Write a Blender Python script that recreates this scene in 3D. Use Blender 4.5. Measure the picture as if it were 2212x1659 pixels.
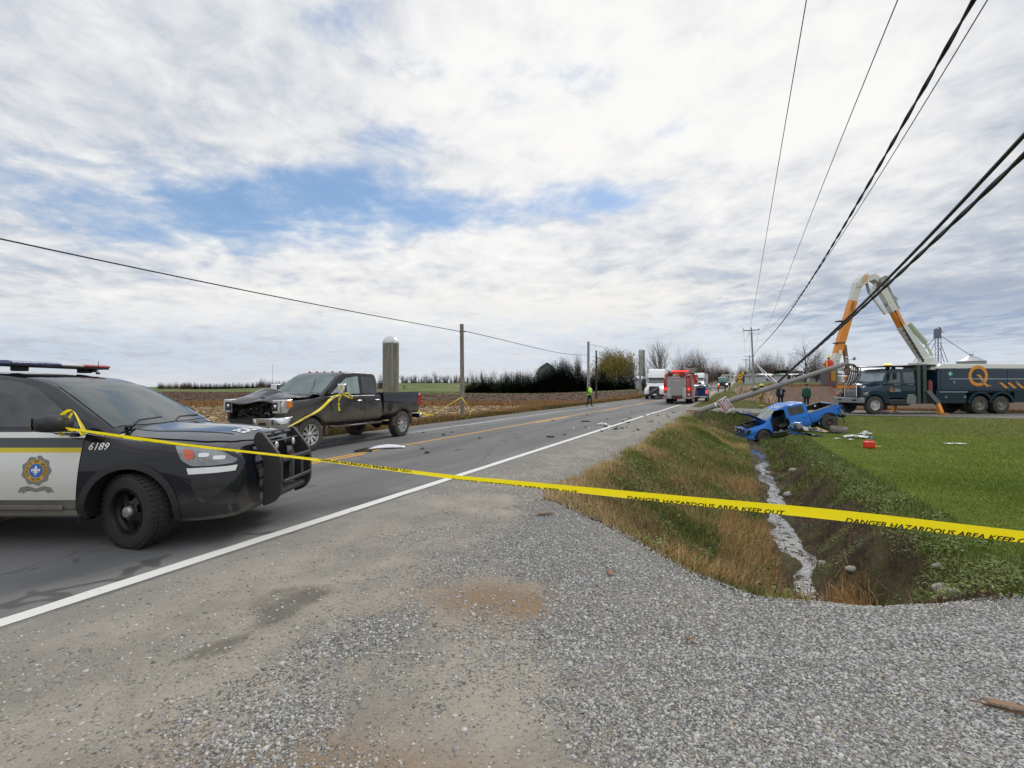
import bpy, bmesh, math, random
import numpy as np
from mathutils import Vector, Matrix, Euler
R = math.radians; PI = math.pi
random.seed(7); RNG = np.random.default_rng(7)
for o in list(bpy.data.objects): bpy.data.objects.remove(o)
SC = bpy.context.scene; COL = SC.collection
# ------------------------------------------------------------------ camera
HC = 1.62
cd = bpy.data.cameras.new('camera'); cam = bpy.data.objects.new('camera', cd); COL.objects.link(cam)
cam.location = (0, 0, HC); cam.rotation_euler = (R(90), 0, 0)
cd.lens = 17.58; cd.sensor_width = 36; cd.shift_y = 0.0025; cd.clip_end = 6000; cd.clip_start = .05
SC.camera = cam
# ------------------------------------------------------------------ node expression helper
class S:
    def __init__(s, nt, k): s.nt, s.k = nt, k
    def _m(s, op, b=None, c=None, clamp=False):
        n = s.nt.nodes.new('ShaderNodeMath'); n.operation = op; n.use_clamp = clamp
        for i, v in enumerate((s, b, c)):
            if v is None: continue
            if isinstance(v, S): s.nt.links.new(v.k, n.inputs[i])
            else: n.inputs[i].default_value = v
        return S(s.nt, n.outputs[0])
    def __add__(s, b): return s._m('ADD', b)
    __radd__ = __add__
    def __sub__(s, b): return s._m('SUBTRACT', b)
    def __rsub__(s, b): return (s * -1) + b
    def __mul__(s, b): return s._m('MULTIPLY', b)
    __rmul__ = __mul__
    def __truediv__(s, b): return s._m('DIVIDE', b)
    def abs(s): return s._m('ABSOLUTE')
    def pw(s, b): return s._m('POWER', b)
    def mx(s, b): return s._m('MAXIMUM', b)
    def mn(s, b): return s._m('MINIMUM', b)
    def clamp(s): return s._m('ADD', 0.0, clamp=True)
    def gt(s, b): return s._m('GREATER_THAN', b)
    def lt(s, b): return s._m('LESS_THAN', b)
    def ss(s, a, b):
        n = s.nt.nodes.new('ShaderNodeMapRange'); n.interpolation_type = 'SMOOTHSTEP'
        s.nt.links.new(s.k, n.inputs['Value'])
        if a < b: v = (a, b, 0, 1)
        else: v = (b, a, 1, 0)
        for nm, x in zip(('From Min', 'From Max', 'To Min', 'To Max'), v): n.inputs[nm].default_value = x
        return S(s.nt, n.outputs[0])
def coord(nt, kind='Object'):
    n = nt.nodes.new('ShaderNodeTexCoord'); return S(nt, n.outputs[kind])
def sep(v):
    n = v.nt.nodes.new('ShaderNodeSeparateXYZ'); v.nt.links.new(v.k, n.inputs[0]); return [S(v.nt, n.outputs[i]) for i in range(3)]
def comb(nt, x, y, z=0.0):
    n = nt.nodes.new('ShaderNodeCombineXYZ')
    for i, v in enumerate((x, y, z)):
        if isinstance(v, S): nt.links.new(v.k, n.inputs[i])
        else: n.inputs[i].default_value = v
    return S(nt, n.outputs[0])
def noise(v, scale, detail=4, rough=.5, dist=0.0, off=None):
    nt = v.nt
    if off is not None:
        m = nt.nodes.new('ShaderNodeVectorMath'); m.operation = 'ADD'; nt.links.new(v.k, m.inputs[0]); m.inputs[1].default_value = off; v = S(nt, m.outputs[0])
    n = nt.nodes.new('ShaderNodeTexNoise'); nt.links.new(v.k, n.inputs['Vector'])
    n.inputs['Scale'].default_value = scale; n.inputs['Detail'].default_value = detail
    n.inputs['Roughness'].default_value = rough; n.inputs['Distortion'].default_value = dist
    return S(nt, n.outputs['Fac'])
def voro(v, scale, feature='F1', out='Distance', rnd=1.0):
    nt = v.nt; n = nt.nodes.new('ShaderNodeTexVoronoi'); n.feature = feature; nt.links.new(v.k, n.inputs['Vector'])
    n.inputs['Scale'].default_value = scale; n.inputs['Randomness'].default_value = rnd; return S(nt, n.outputs[out])
def vscale(v, sc):
    n = v.nt.nodes.new('ShaderNodeVectorMath'); n.operation = 'MULTIPLY'; v.nt.links.new(v.k, n.inputs[0]); n.inputs[1].default_value = sc; return S(v.nt, n.outputs[0])
def mixc(f, a, b):
    nt = f.nt; n = nt.nodes.new('ShaderNodeMix'); n.data_type = 'RGBA'; n.clamp_factor = True
    nt.links.new(f.k, n.inputs[0])
    for i, v in ((6, a), (7, b)):
        if isinstance(v, S): nt.links.new(v.k, n.inputs[i])
        else: n.inputs[i].default_value = (*v, 1) if len(v) == 3 else v
    return S(nt, n.outputs[2])
def cmul(a, f):   # colour * scalar
    nt = a.nt; n = nt.nodes.new('ShaderNodeVectorMath'); n.operation = 'SCALE'; nt.links.new(a.k, n.inputs[0])
    if isinstance(f, S): nt.links.new(f.k, n.inputs['Scale'])
    else: n.inputs['Scale'].default_value = f
    return S(nt, n.outputs[0])
# ------------------------------------------------------------------ world: Nishita blue showing between broken cloud
W = bpy.data.worlds.new('World'); SC.world = W; W.use_nodes = True
nt = W.node_tree; nt.nodes.clear()
SUN_EL, SUN_AZ = R(38), R(35)          # azimuth clockwise from the view direction
sky = nt.nodes.new('ShaderNodeTexSky'); sky.sky_type = 'NISHITA'; sky.sun_disc = False
sky.sun_elevation = SUN_EL; sky.sun_rotation = SUN_AZ; sky.air_density = 1.0; sky.dust_density = .6; sky.ozone_density = 2.0
d = coord(nt, 'Generated'); dx, dy, dz = sep(d); nb_ = lambda v: (dz * 0.0) + v
yy = dy.mx(.12); A = dx / yy; E_ = dz / yy
zz = dz.mx(0.0) + .13
px = dx / zz; py = dy / zz
pl = comb(nt, px, py, 0)
wob = noise(pl, .7, 3, .5)
big = noise(pl, .55, 6, .55, .3, (3.1, 1.7, 0))
mid = noise(pl, 2.2, 6, .6, .4, (9.3, 4.1, 0))
fine = noise(pl, 7.0, 5, .6, .3, (1.3, 8.1, 2))
st = noise(comb(nt, px * 1.4 + py * .5, py * .8 - px * .25, 3.0), 4.0, 4, .6, .8)
def blob(a, e, sa, se, k):
    u = (A - a) / sa; v = (E_ - e) / se
    return ((u * u + v * v) * -1.0)._m('EXPONENT') * k
hole = None
for b in ((-.90, .40, .30, .10, .24), (-.52, .36, .28, .085, .44), (-.36, .41, .12, .05, .30), (-.23, .50, .08, .04, .30), (-.14, .345, .24, .06, .40), (.16, .38, .14, .04, .34),
          (.32, .51, .08, .035, .24), (-.36, .745, .09, .05, .34), (.02, .62, .22, .06, .24), (-.24, .66, .12, .05, .16), (-.62, .30, .35, .04, .16), (-1.0, .47, .12, .07, .12), (.45, .44, .12, .03, .10)):
    g = blob(*b); hole = g if hole is None else hole + g
dens = (big - .5) * .45 + (mid - .5) * .95 + (fine - .5) * .60 + .49 - hole * 1.05 + (dy * -1.0).ss(.0, .4) * -.05
cov = dens.ss(-.10, .36)
thin = dens.ss(-.25, .3)
# cloud brightness: lit tops, grey undersides in rolls, warm glow round the hidden sun
lowf = E_.ss(.0, .26) * .8 + .2
tex = ((mid - .5) * .65 + (fine - .5) * .45 + (st - .5) * .38) * lowf + (big - .5) * .25
glow = blob(.42, .62, .55, .38, 1.0) + blob(.30, .17, .40, .08, .45) + blob(-.35, .20, .5, .10, .45) + blob(-.1, .62, .4, .2, .35)
dark = blob(.95, .17, .75, .075, 1.0) + blob(1.05, .42, .35, .22, .45) + blob(.35, .33, .30, .12, .22) + blob(-.9, .07, .6, .05, .35)
lum = tex * 1.08 + .635 + glow * .30 - dark * .36
lum = lum + (wob - .5) * .10
cl = mixc(lum.ss(.25, 1.0), (.40, .46, .57), (.97, .96, .945))
warm = (blob(.40, .15, .45, .06, 1.0) + blob(-.5, .15, .8, .06, .5)) * .7
cl = mixc(warm.clamp() * lum.ss(.4, .8), cl, (.98, .94, .87))
blu = mixc(nb_(.45), cmul(S(nt, sky.outputs[0]), .11), (.27, .47, .80))
haz = E_.abs().ss(.16, .0)
blu = mixc(haz * .6, blu, (.50, .60, .72))
bluband = blob(.95, .14, .55, .05, .7)
cl = mixc(bluband.clamp() * (st.ss(.60, .38)), cl, (.30, .40, .58))
lowb = (E_.ss(.015, .05) * E_.ss(.20, .09)) * (st.ss(.35, .62)) * .5; cl = mixc(lowb, cl, (.60, .72, .86))
colr = mixc(cov, blu, cl)
colr = mixc(thin * (1.0 - cov) * .34, colr, (.80, .85, .92))
sky_boost = (E_.ss(.95, 1.9) * dz.ss(.25, .6)); colr = cmul(colr, sky_boost * .75 + 1.0)      # extra brightness added to unseen sky overhead and behind, lifts the ground light
grd = (dz * -1.0).ss(.0, .05)
colr = mixc(grd, colr, (.22, .21, .19))
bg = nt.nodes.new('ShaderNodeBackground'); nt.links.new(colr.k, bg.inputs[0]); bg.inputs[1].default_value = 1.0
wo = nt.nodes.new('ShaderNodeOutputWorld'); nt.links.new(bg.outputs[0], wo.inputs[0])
# ------------------------------------------------------------------ sun: veiled, so soft and weak
sd = bpy.data.lights.new('sun', 'SUN'); sd.energy = 1.5; sd.angle = R(14); sd.color = (1, .95, .88)
sun = bpy.data.objects.new('sun', sd); COL.objects.link(sun)
sdir = Vector((math.sin(SUN_AZ) * math.cos(SUN_EL), math.cos(SUN_AZ) * math.cos(SUN_EL), math.sin(SUN_EL)))
sun.rotation_euler = (-sdir).to_track_quat('-Z', 'Y').to_euler(); sun.location = sdir * 60
vs = SC.view_settings; vs.view_transform = 'Standard'; vs.look = 'None'; vs.exposure = 0.0; vs.gamma = 1.0; vs.use_curve_mapping = False
SC.render.engine = 'CYCLES'; SC.cycles.max_bounces = 6; SC.cycles.transparent_max_bounces = 12
# ------------------------------------------------------------------ frames and terrain
TH = .4195; CT, ST = math.cos(TH), math.sin(TH)
def RT(r, t, z=0.0): return Vector((r * CT + t * ST, -r * ST + t * CT, z))      # road frame -> world
def toRT(x, y): return (x * CT - y * ST, x * ST + y * CT)
K = .4629 / 500
def PX(u, v, D): return Vector(((u - 1106) * K * D, D, HC - (v - 835) * K * D))
def sst(x, a, b):
    q = np.clip((np.asarray(x, float) - a) / (b - a), 0, 1); return q * q * (3 - 2 * q)
DRV_R = [-6, -3.2, -2.1, -1.39, -.31, .16, .94, 1.99, 3.5, 8, 40]
DRV_T = [7.2, 6.9, 6.29, 5.66, 4.48, 4.19, 4.33, 4.9, 5.4, 5.6, 5.6]
def lawn_z(t): return np.interp(t, [0, 5, 12, 20, 31, 34.2, 80], [-.15, -.25, -.45, -.65, -.72, -.03, -.03])
def H(r, t):
    r = np.asarray(r, float); t = np.asarray(t, float)
    L = lawn_z(t)
    # ditch profile: left bank, bed, steep right bank
    wr = .22 * np.sin(t * .9) * .5 + .1 * np.sin(t * 2.3 + 1)
    lb = -.06 - 1.24 * sst(r + wr * .5, -2.7, .75) + .10 * np.sin(r * 2.1 + t * .7) * sst(r, -2.7, -1.8) * sst(-r, -.7, .3)
    sh = 1.3 * sst(t, 26.0, 28.5) * sst(-t, -33.5, -31.5)      # bank gouged away under the wreck
    ctr = .93 + .12 * np.sin(t * .9) + .07 * np.sin(t * 2.7 + 1) + .04 * np.sin(t * 6.1); bed = -1.335 + .085 * ((r - ctr) / (.215 + .07 * np.sin(t * 1.9) + .05 * np.sin(t * 5.3))) ** 2 + .018 * np.sin(r * 19 + t * 7) * np.sin(t * 9.7 - r * 6); bed = np.minimum(bed, -1.20)
    rb = -1.32 + (L + 1.32) * sst(r + wr, 1.05 + sh, 2.25 + sh)
    prof = np.where(r < 1.0, np.maximum(lb, bed), np.maximum(rb, bed))
    prof = np.where(r < -2.7, -.06 * sst(r, -4.4, -2.7), prof)
    # drive embankment at the near end, side road embankment at the far end
    te = np.interp(r, DRV_R, DRV_T)
    k = sst(t, te - .05, te + 2.2)
    z = prof * k
    k2 = sst(t, 31.4, 34.4)
    z = z * (1 - k2) + (-.03) * k2
    # left of the road: verge falls away to the field
    lf = -.28 * sst(-r, 12.3, 15.5)
    z = np.where(r < -12.1, lf, z)
    # far ground: road climbs gently beyond 70 m, the land behind the silo too
    q = np.maximum(t - 70, 0)
    rise = np.minimum(.015 * q + 3.0e-5 * q * q, 11)
    lat = sst(-np.abs(r + 4), -48, -15)
    z = z + rise * lat
    x = r * CT + t * ST; y = -r * ST + t * CT
    z = np.maximum(z, z + 2.7 * sst(y, 46, 112) * sst(r, -3, 6) * (1 - .0 * lat) - rise * lat * sst(r, -3, 6))
    z = z + 4.2 * sst(y, 190, 330) * sst(x, -175, -95) * sst(-x, -60, 0)
    return z
def GZ(x, y): r, t = toRT(x, y); return float(H(r, t))
# ------------------------------------------------------------------ materials
MATS = {}
def newmat(name):
    m = bpy.data.materials.new(name); m.use_nodes = True; t = m.node_tree; t.nodes.clear()
    o = t.nodes.new('ShaderNodeOutputMaterial'); b = t.nodes.new('ShaderNodeBsdfPrincipled'); t.links.new(b.outputs[0], o.inputs[0])
    return m, t, b
def setc(t, b, c, key='Base Color'):
    if isinstance(c, S): t.links.new(c.k, b.inputs[key])
    else: b.inputs[key].default_value = (*c, 1)
def bump(t, b, h, strength=.3, dist=.02):
    n = t.nodes.new('ShaderNodeBump'); n.inputs['Strength'].default_value = strength; n.inputs['Distance'].default_value = dist
    t.links.new(h.k, n.inputs['Height']); t.links.new(n.outputs[0], b.inputs['Normal'])
def M(name, col, rough=.5, metal=0, coat=0, var=.12, sc=6, emit=0, bmp=0, spec=.5, alpha=1):
    """plain procedural material: colour with soft uneven tone and roughness"""
    if name in MATS: return MATS[name]
    m, t, b = newmat(name); co = coord(t)
    n = noise(co, sc, 4, .6)
    f = (n - .5) * (2 * var) + 1.0
    base = comb(t, *col); setc(t, b, cmul(base, f))
    n2 = noise(co, sc * 3.1, 3, .6, off=(5, 3, 1))
    rr = (n2 - .5) * .25 + rough
    t.links.new(rr.clamp().k, b.inputs['Roughness'])
    b.inputs['Metallic'].default_value = metal; b.inputs['Coat Weight'].default_value = coat; b.inputs['Coat Roughness'].default_value = .04
    b.inputs['Specular IOR Level'].default_value = spec
    if emit: setc(t, b, col, 'Emission Color'); b.inputs['Emission Strength'].default_value = emit
    if bmp: bump(t, b, noise(co, sc * 6, 4, .6), bmp, .01)
    MATS[name] = m; return m
def paint(name, col, dirt=(.2, .17, .13), z0=.3, z1=.9, amt=.8, rough=.25, metal=0, base=.0):
    """vehicle paint under a film of road dirt thrown up from below (local z)"""
    if name in MATS: return MATS[name]
    m, t, b = newmat(name); co = coord(t); x, y, z = sep(co)
    n = noise(co, 3.0, 5, .6) - .5; n2 = noise(vscale(co, (1, 1, .35)), 22, 4, .6) - .5
    k = ((z + n * .35 + n2 * .10).ss(z1, z0) * amt + base + n2 * .10 * (base + .05)).clamp()
    setc(t, b, mixc(k, comb(t, *col), dirt))
    rr = k * .5 + rough + n2 * .06
    t.links.new(rr.clamp().k, b.inputs['Roughness'])
    b.inputs['Metallic'].default_value = metal
    b.inputs['Specular IOR Level'].default_value = .12; cw = (k * -1.0 + .75).clamp(); t.links.new(cw.k, b.inputs['Coat Weight']); b.inputs['Coat Roughness'].default_value = .05
    MATS[name] = m; return m
def vcmat(name, stops, rough=.9, trans=0, attr='col'):
    """colour ramp driven by a per-leaf random attribute"""
    if name in MATS: return MATS[name]
    m, t, b = newmat(name)
    a = t.nodes.new('ShaderNodeAttribute'); a.attribute_name = attr
    r = t.nodes.new('ShaderNodeValToRGB'); t.links.new(a.outputs['Fac'], r.inputs[0])
    while len(r.color_ramp.elements) < len(stops): r.color_ramp.elements.new(.5)
    for e, (p, c) in zip(r.color_ramp.elements, stops): e.position = p; e.color = (*c, 1)
    t.links.new(r.outputs[0], b.inputs['Base Color']); b.inputs['Roughness'].default_value = rough; b.inputs['Specular IOR Level'].default_value = .25
    MATS[name] = m; return m
def glassmat(name, col=(.02, .03, .03), rough=.03, hazev=.25, tint=(.35, .45, .42)):
    if name in MATS: return MATS[name]
    m, t, b = newmat(name); co = coord(t)
    n = noise(co, 2.2, 4, .6, .5)
    setc(t, b, mixc((n - .35).clamp() * hazev * 2, comb(t, *col), tint))
    b.inputs['Roughness'].default_value = rough; b.inputs['Coat Weight'].default_value = .5; b.inputs['Coat Roughness'].default_value = .01
    b.inputs['IOR'].default_value = 1.5; b.inputs['Specular IOR Level'].default_value = .5
    MATS[name] = m; return m
# common
black_plastic = M('black plastic', (.018, .018, .019), .55, bmp=.1, sc=12)
rubber = M('tyre rubber', (.022, .021, .02), .85, sc=9, var=.35, bmp=.15)
dusty_rubber = M('dusty tyre rubber', (.06, .055, .048), .9, sc=9, var=.4, bmp=.15)
chrome = M('chrome', (.62, .62, .63), .14, metal=1, var=.05)
alu = M('brushed aluminium', (.42, .42, .42), .42, metal=.9, var=.15, sc=4)
steel = M('galvanised steel', (.33, .34, .35), .5, metal=.7, var=.2)
white_paint = M('white paint', (.78, .78, .77), .3, coat=.4, var=.05)
dark_metal = M('dark steel', (.035, .035, .036), .5, metal=.5, var=.3)
clearlens = M('clear lamp lens', (.55, .56, .58), .08, coat=1, metal=.4, var=.3, sc=14)
redlens = M('red lamp lens', (.42, .008, .006), .12, coat=1)
redlit = M('lit red lamp', (1, .03, .02), .2, emit=2.2)
amberlens = M('amber lens', (.75, .22, .02), .15, coat=1)
amberlit = M('lit amber lamp', (1, .35, .05), .2, emit=4)
headlit = M('lit headlamp', (1, .93, .75), .2, emit=3)
tglass = glassmat('tinted window glass', (.008, .012, .013), .04, .07)
wglass = glassmat('windscreen glass', (.012, .022, .022), .03, .35, (.10, .15, .14))
wood_pole = None
# ------------------------------------------------------------------ mesh builder
class MB:
    def __init__(s): s.v = []; s.f = []; s.m = []; s.sm = []
    def add(s, vs, fs, mi=0, smooth=True, T=None):
        o = len(s.v)
        if T is not None: vs = [T @ Vector(p) for p in vs]
        s.v += [tuple(p) for p in vs]; s.f += [tuple(i + o for i in f) for f in fs]; s.m += [mi] * len(fs); s.sm += [smooth] * len(fs); return s
    def box(s, c, d, mi=0, T=None, rz=0, taper=1.0, taperx=None):
        tx = taper if taperx is None else taperx
        x, y, z = d[0] / 2, d[1] / 2, d[2] / 2
        vs = [Vector((sx * x * (tx if sz > 0 else 1), sy * y * (taper if sz > 0 else 1), sz * z)) for sz in (-1, 1) for sx, sy in ((-1, -1), (1, -1), (1, 1), (-1, 1))]
        r = Matrix.Rotation(rz, 3, 'Z'); vs = [r @ v + Vector(c) for v in vs]
        return s.add(vs, [(3, 2, 1, 0), (4, 5, 6, 7), (0, 1, 5, 4), (1, 2, 6, 5), (2, 3, 7, 6), (3, 0, 4, 7)], mi, True, T)
    def cyl(s, a, b, r0, r1=None, n=16, mi=0, cap=True, T=None, rot=0):
        r1 = r0 if r1 is None else r1; a, b = Vector(a), Vector(b); ax = (b - a)
        if ax.length < 1e-9: return s
        q = ax.to_track_quat('Z', 'Y'); vs = []
        for p, r in ((a, r0), (b, r1)):
            for i in range(n):
                th = 2 * PI * i / n + rot; vs.append(p + q @ Vector((r * math.cos(th), r * math.sin(th), 0)))
        fs = [(i, (i + 1) % n, n + (i + 1) % n, n + i) for i in range(n)]
        if cap: fs += [tuple(range(n - 1, -1, -1)), tuple(range(n, 2 * n))]
        return s.add(vs, fs, mi, True, T)
    def bar(s, a, b, w, h, mi=0, up=(0, 0, 1), T=None, w1=None, h1=None):
        a, b = Vector(a), Vector(b); d = (b - a).normalized(); u = Vector(up); x = d.cross(u)
        if x.length < 1e-5: x = d.cross(Vector((1, 0, 0)))
        x.normalize(); u = x.cross(d).normalized(); w1 = w if w1 is None else w1; h1 = h if h1 is None else h1
        vs = []
        for p, ww, hh in ((a, w, h), (b, w1, h1)):
            vs += [p - x * ww / 2 - u * hh / 2, p + x * ww / 2 - u * hh / 2, p + x * ww / 2 + u * hh / 2, p - x * ww / 2 + u * hh / 2]
        return s.add(vs, [(3, 2, 1, 0), (4, 5, 6, 7), (0, 1, 5, 4), (1, 2, 6, 5), (2, 3, 7, 6), (3, 0, 4, 7)], mi, True, T)
    def tube(s, pts, r, n=8, mi=0, cap=True, T=None):
        pts = [Vector(p) for p in pts]; k = len(pts); rs = r if hasattr(r, '__len__') else [r] * k
        vs = []; pu = None
        for i, p in enumerate(pts):
            d = (pts[min(i + 1, k - 1)] - pts[max(i - 1, 0)]).normalized()
            u = (Vector((0, 0, 1)) if pu is None else pu); u = u - d * u.dot(d)
            if u.length < 1e-3: u = Vector((1, 0, 0)) - d * d.x
            u.normalize(); pu = u; w = d.cross(u)
            for j in range(n):
                th = 2 * PI * j / n; vs.append(p + (u * math.cos(th) + w * math.sin(th)) * rs[i])
        fs = [(i * n + j, i * n + (j + 1) % n, (i + 1) * n + (j + 1) % n, (i + 1) * n + j) for i in range(k - 1) for j in range(n)]
        if cap: fs += [tuple(range(n - 1, -1, -1)), tuple(range((k - 1) * n, k * n))]
        return s.add(vs, fs, mi, True, T)
    def lathe(s, prof, o=(0, 0, 0), axis='Z', n=24, mi=0, T=None, arc=2 * PI):
        """prof: (radius, height) list; axis Z, Y or X"""
        vs = []; o = Vector(o); full = abs(arc - 2 * PI) < 1e-6; cnt = n if full else n + 1
        for r, h in prof:
            for i in range(cnt):
                th = arc * i / n; a, b = r * math.cos(th), r * math.sin(th)
                vs.append(o + (Vector((a, b, h)) if axis == 'Z' else Vector((a, h, -b)) if axis == 'Y' else Vector((h, a, b))))
        fs = []
        for k in range(len(prof) - 1):
            for i in range(n):
                j = (i + 1) % n if full else i + 1
                fs.append((k * cnt + i, k * cnt + j, (k + 1) * cnt + j, (k + 1) * cnt + i))
        return s.add(vs, fs, mi, True, T)
    def prism(s, pts, a, b, plane='XZ', mi=0, T=None):
        """extrude a 2D outline between a and b along the third axis"""
        f = {'XZ': lambda p, q: (p[0], q, p[1]), 'XY': lambda p, q: (p[0], p[1], q), 'YZ': lambda p, q: (q, p[0], p[1])}[plane]
        n = len(pts); vs = [f(p, a) for p in pts] + [f(p, b) for p in pts]
        fs = [tuple(range(n)), tuple(range(2 * n - 1, n - 1, -1))] + [(i, n + i, n + (i + 1) % n, (i + 1) % n) for i in range(n)]
        return s.add(vs, fs, mi, True, T)
    def ball(s, c, r, nu=12, nv=8, mi=0, sc=(1, 1, 1), T=None):
        pr = []
        vs = []; c = Vector(c)
        for j in range(nv + 1):
            ph = PI * j / nv
            for i in range(nu):
                th = 2 * PI * i / nu
                vs.append(c + Vector((r * sc[0] * math.sin(ph) * math.cos(th), r * sc[1] * math.sin(ph) * math.sin(th), r * sc[2] * math.cos(ph))))
        fs = [(j * nu + i, (j + 1) * nu + i, (j + 1) * nu + (i + 1) % nu, j * nu + (i + 1) % nu) for j in range(nv) for i in range(nu)]
        return s.add(vs, fs, mi, True, T)
    def grid(s, P, mi=0, T=None, flip=False):
        """P: 2D list of points"""
        a, b = len(P), len(P[0]); vs = [p for row in P for p in row]
        fs = [(i * b + j, i * b + j + 1, (i + 1) * b + j + 1, (i + 1) * b + j) for i in range(a - 1) for j in range(b - 1)]
        if flip: fs = [f[::-1] for f in fs]
        return s.add(vs, fs, mi, True, T)
    def build(s, name, mats, parent=None, bev=0, ang=35, solid=0, fixn=True, flat=False, seg=2):
        me = bpy.data.meshes.new(name); me.from_pydata(s.v, [], s.f)
        for m in (mats if isinstance(mats, (list, tuple)) else [mats]): me.materials.append(m)
        me.polygons.foreach_set('material_index', s.m); me.validate(); me.update()
        bm = bmesh.new(); bm.from_mesh(me); bmesh.ops.remove_doubles(bm, verts=bm.verts, dist=1e-5)
        if fixn: bmesh.ops.recalc_face_normals(bm, faces=bm.faces)
        bm.to_mesh(me); bm.free()
        if not flat:
            me.polygons.foreach_set('use_smooth', [True] * len(me.polygons)); me.set_sharp_from_angle(angle=R(ang))
        o = bpy.data.objects.new(name, me); COL.objects.link(o)
        if parent: o.parent = parent
        if solid:
            q = o.modifiers.new('s', 'SOLIDIFY'); q.thickness = abs(solid); q.offset = 1 if solid > 0 else -1
        if bev:
            q = o.modifiers.new('b', 'BEVEL'); q.width = bev; q.segments = seg; q.limit_method = 'ANGLE'; q.angle_limit = R(40)
        return o
def tag(o, label=None, cat=None, group=None, kind=None):
    if label: o['label'] = label
    if cat: o['category'] = cat
    if group: o['group'] = group
    if kind: o['kind'] = kind
    return o
def empty(name, label, cat, loc=(0, 0, 0), rz=0, group=None, rot=None):
    o = bpy.data.objects.new(name, None); COL.objects.link(o); o.location = loc; o.empty_display_size = .3
    o.rotation_euler = rot if rot else (0, 0, rz)
    return tag(o, label, cat, group)
def copy_tree(o, parent=None):
    c = o.copy(); COL.objects.link(c)
    if parent: c.parent = parent
    for ch in list(o.children): copy_tree(ch, c)
    return c
def npmesh(name, V, F, mat, loops=4, col=None, smooth=False, parent=None):
    """fast mesh: V (n,3), F (m,loops)"""
    me = bpy.data.meshes.new(name); V = np.asarray(V, np.float32); F = np.asarray(F, np.int32)
    me.vertices.add(len(V)); me.vertices.foreach_set('co', V.ravel())
    me.loops.add(F.size); me.loops.foreach_set('vertex_index', F.ravel())
    me.polygons.add(len(F)); me.polygons.foreach_set('loop_start', np.arange(0, F.size, F.shape[1], dtype=np.int32))
    me.polygons.foreach_set('loop_total', np.full(len(F), F.shape[1], np.int32))
    if smooth: me.polygons.foreach_set('use_smooth', np.ones(len(F), bool))
    me.materials.append(mat); me.update(calc_edges=True)
    if col is not None:
        a = me.attributes.new('col', 'FLOAT', 'POINT'); a.data.foreach_set('value', np.asarray(col, np.float32))
    o = bpy.data.objects.new(name, me); COL.objects.link(o)
    if parent: o.parent = parent
    return o
def scatter(P, tv, tf, size, yaw, tilt=None, tdir=None, sx=None, rnd=None):
    """instances of template (tv,tf) at P; size (n,), yaw (n,), tilt (n,) lean towards tdir; returns V,F,col"""
    n = len(P); tv = np.asarray(tv, float); tf = np.asarray(tf, int); k = len(tv)
    v = np.repeat(tv[None], n, 0) * size[:, None, None]
    if sx is not None: v[:, :, 0] *= sx[:, None]
    c, s_ = np.cos(yaw), np.sin(yaw)
    x = v[:, :, 0] * c[:, None] - v[:, :, 1] * s_[:, None]; y = v[:, :, 0] * s_[:, None] + v[:, :, 1] * c[:, None]; z = v[:, :, 2].copy()
    if tilt is not None:
        hx, hy = np.cos(tdir), np.sin(tdir)
        h = x * hx[:, None] + y * hy[:, None]; ct, st_ = np.cos(tilt)[:, None], np.sin(tilt)[:, None]
        h2 = h * ct + z * st_; z = z * ct - h * st_; x = x + (h2 - h) * hx[:, None]; y = y + (h2 - h) * hy[:, None]
    V = np.stack([x, y, z], 2) + P[:, None, :]
    F = (tf[None] + (np.arange(n) * k)[:, None, None]).reshape(-1, tf.shape[1])
    col = np.repeat(rnd if rnd is not None else RNG.random(n), k)
    return V.reshape(-1, 3), F, col
def text_mesh(s, size=1.0, shear=0, bold=0, align='CENTER', space=1.0):
    """outline of built-in lettering as (verts2d, faces), centred"""
    cu = bpy.data.curves.new('t', 'FONT'); cu.body = s; cu.size = size; cu.shear = shear; cu.align_x = align; cu.align_y = 'CENTER'; cu.offset = bold; cu.resolution_u = 2; cu.space_character = space
    ob = bpy.data.objects.new('t', cu); COL.objects.link(ob)
    dg = bpy.context.evaluated_depsgraph_get(); me = bpy.data.meshes.new_from_object(ob.evaluated_get(dg))
    vs = [tuple(v.co) for v in me.vertices]; fs = [tuple(p.vertices) for p in me.polygons]
    bpy.data.objects.remove(ob); bpy.data.curves.remove(cu); bpy.data.meshes.remove(me); return vs, fs
def cat(a, n):   # catmull resample of a list of tuples
    a = [np.array(p, float) for p in a]; out = []
    for i in range(len(a) - 1):
        p0, p1, p2, p3 = a[max(i - 1, 0)], a[i], a[i + 1], a[min(i + 2, len(a) - 1)]
        for k in range(n):
            u = k / n; out.append(tuple(.5 * ((2 * p1) + (-p0 + p2) * u + (2 * p0 - 5 * p1 + 4 * p2 - p3) * u * u + (-p0 + 3 * p1 - 3 * p2 + p3) * u ** 3)))
    out.append(tuple(a[-1])); return out
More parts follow.
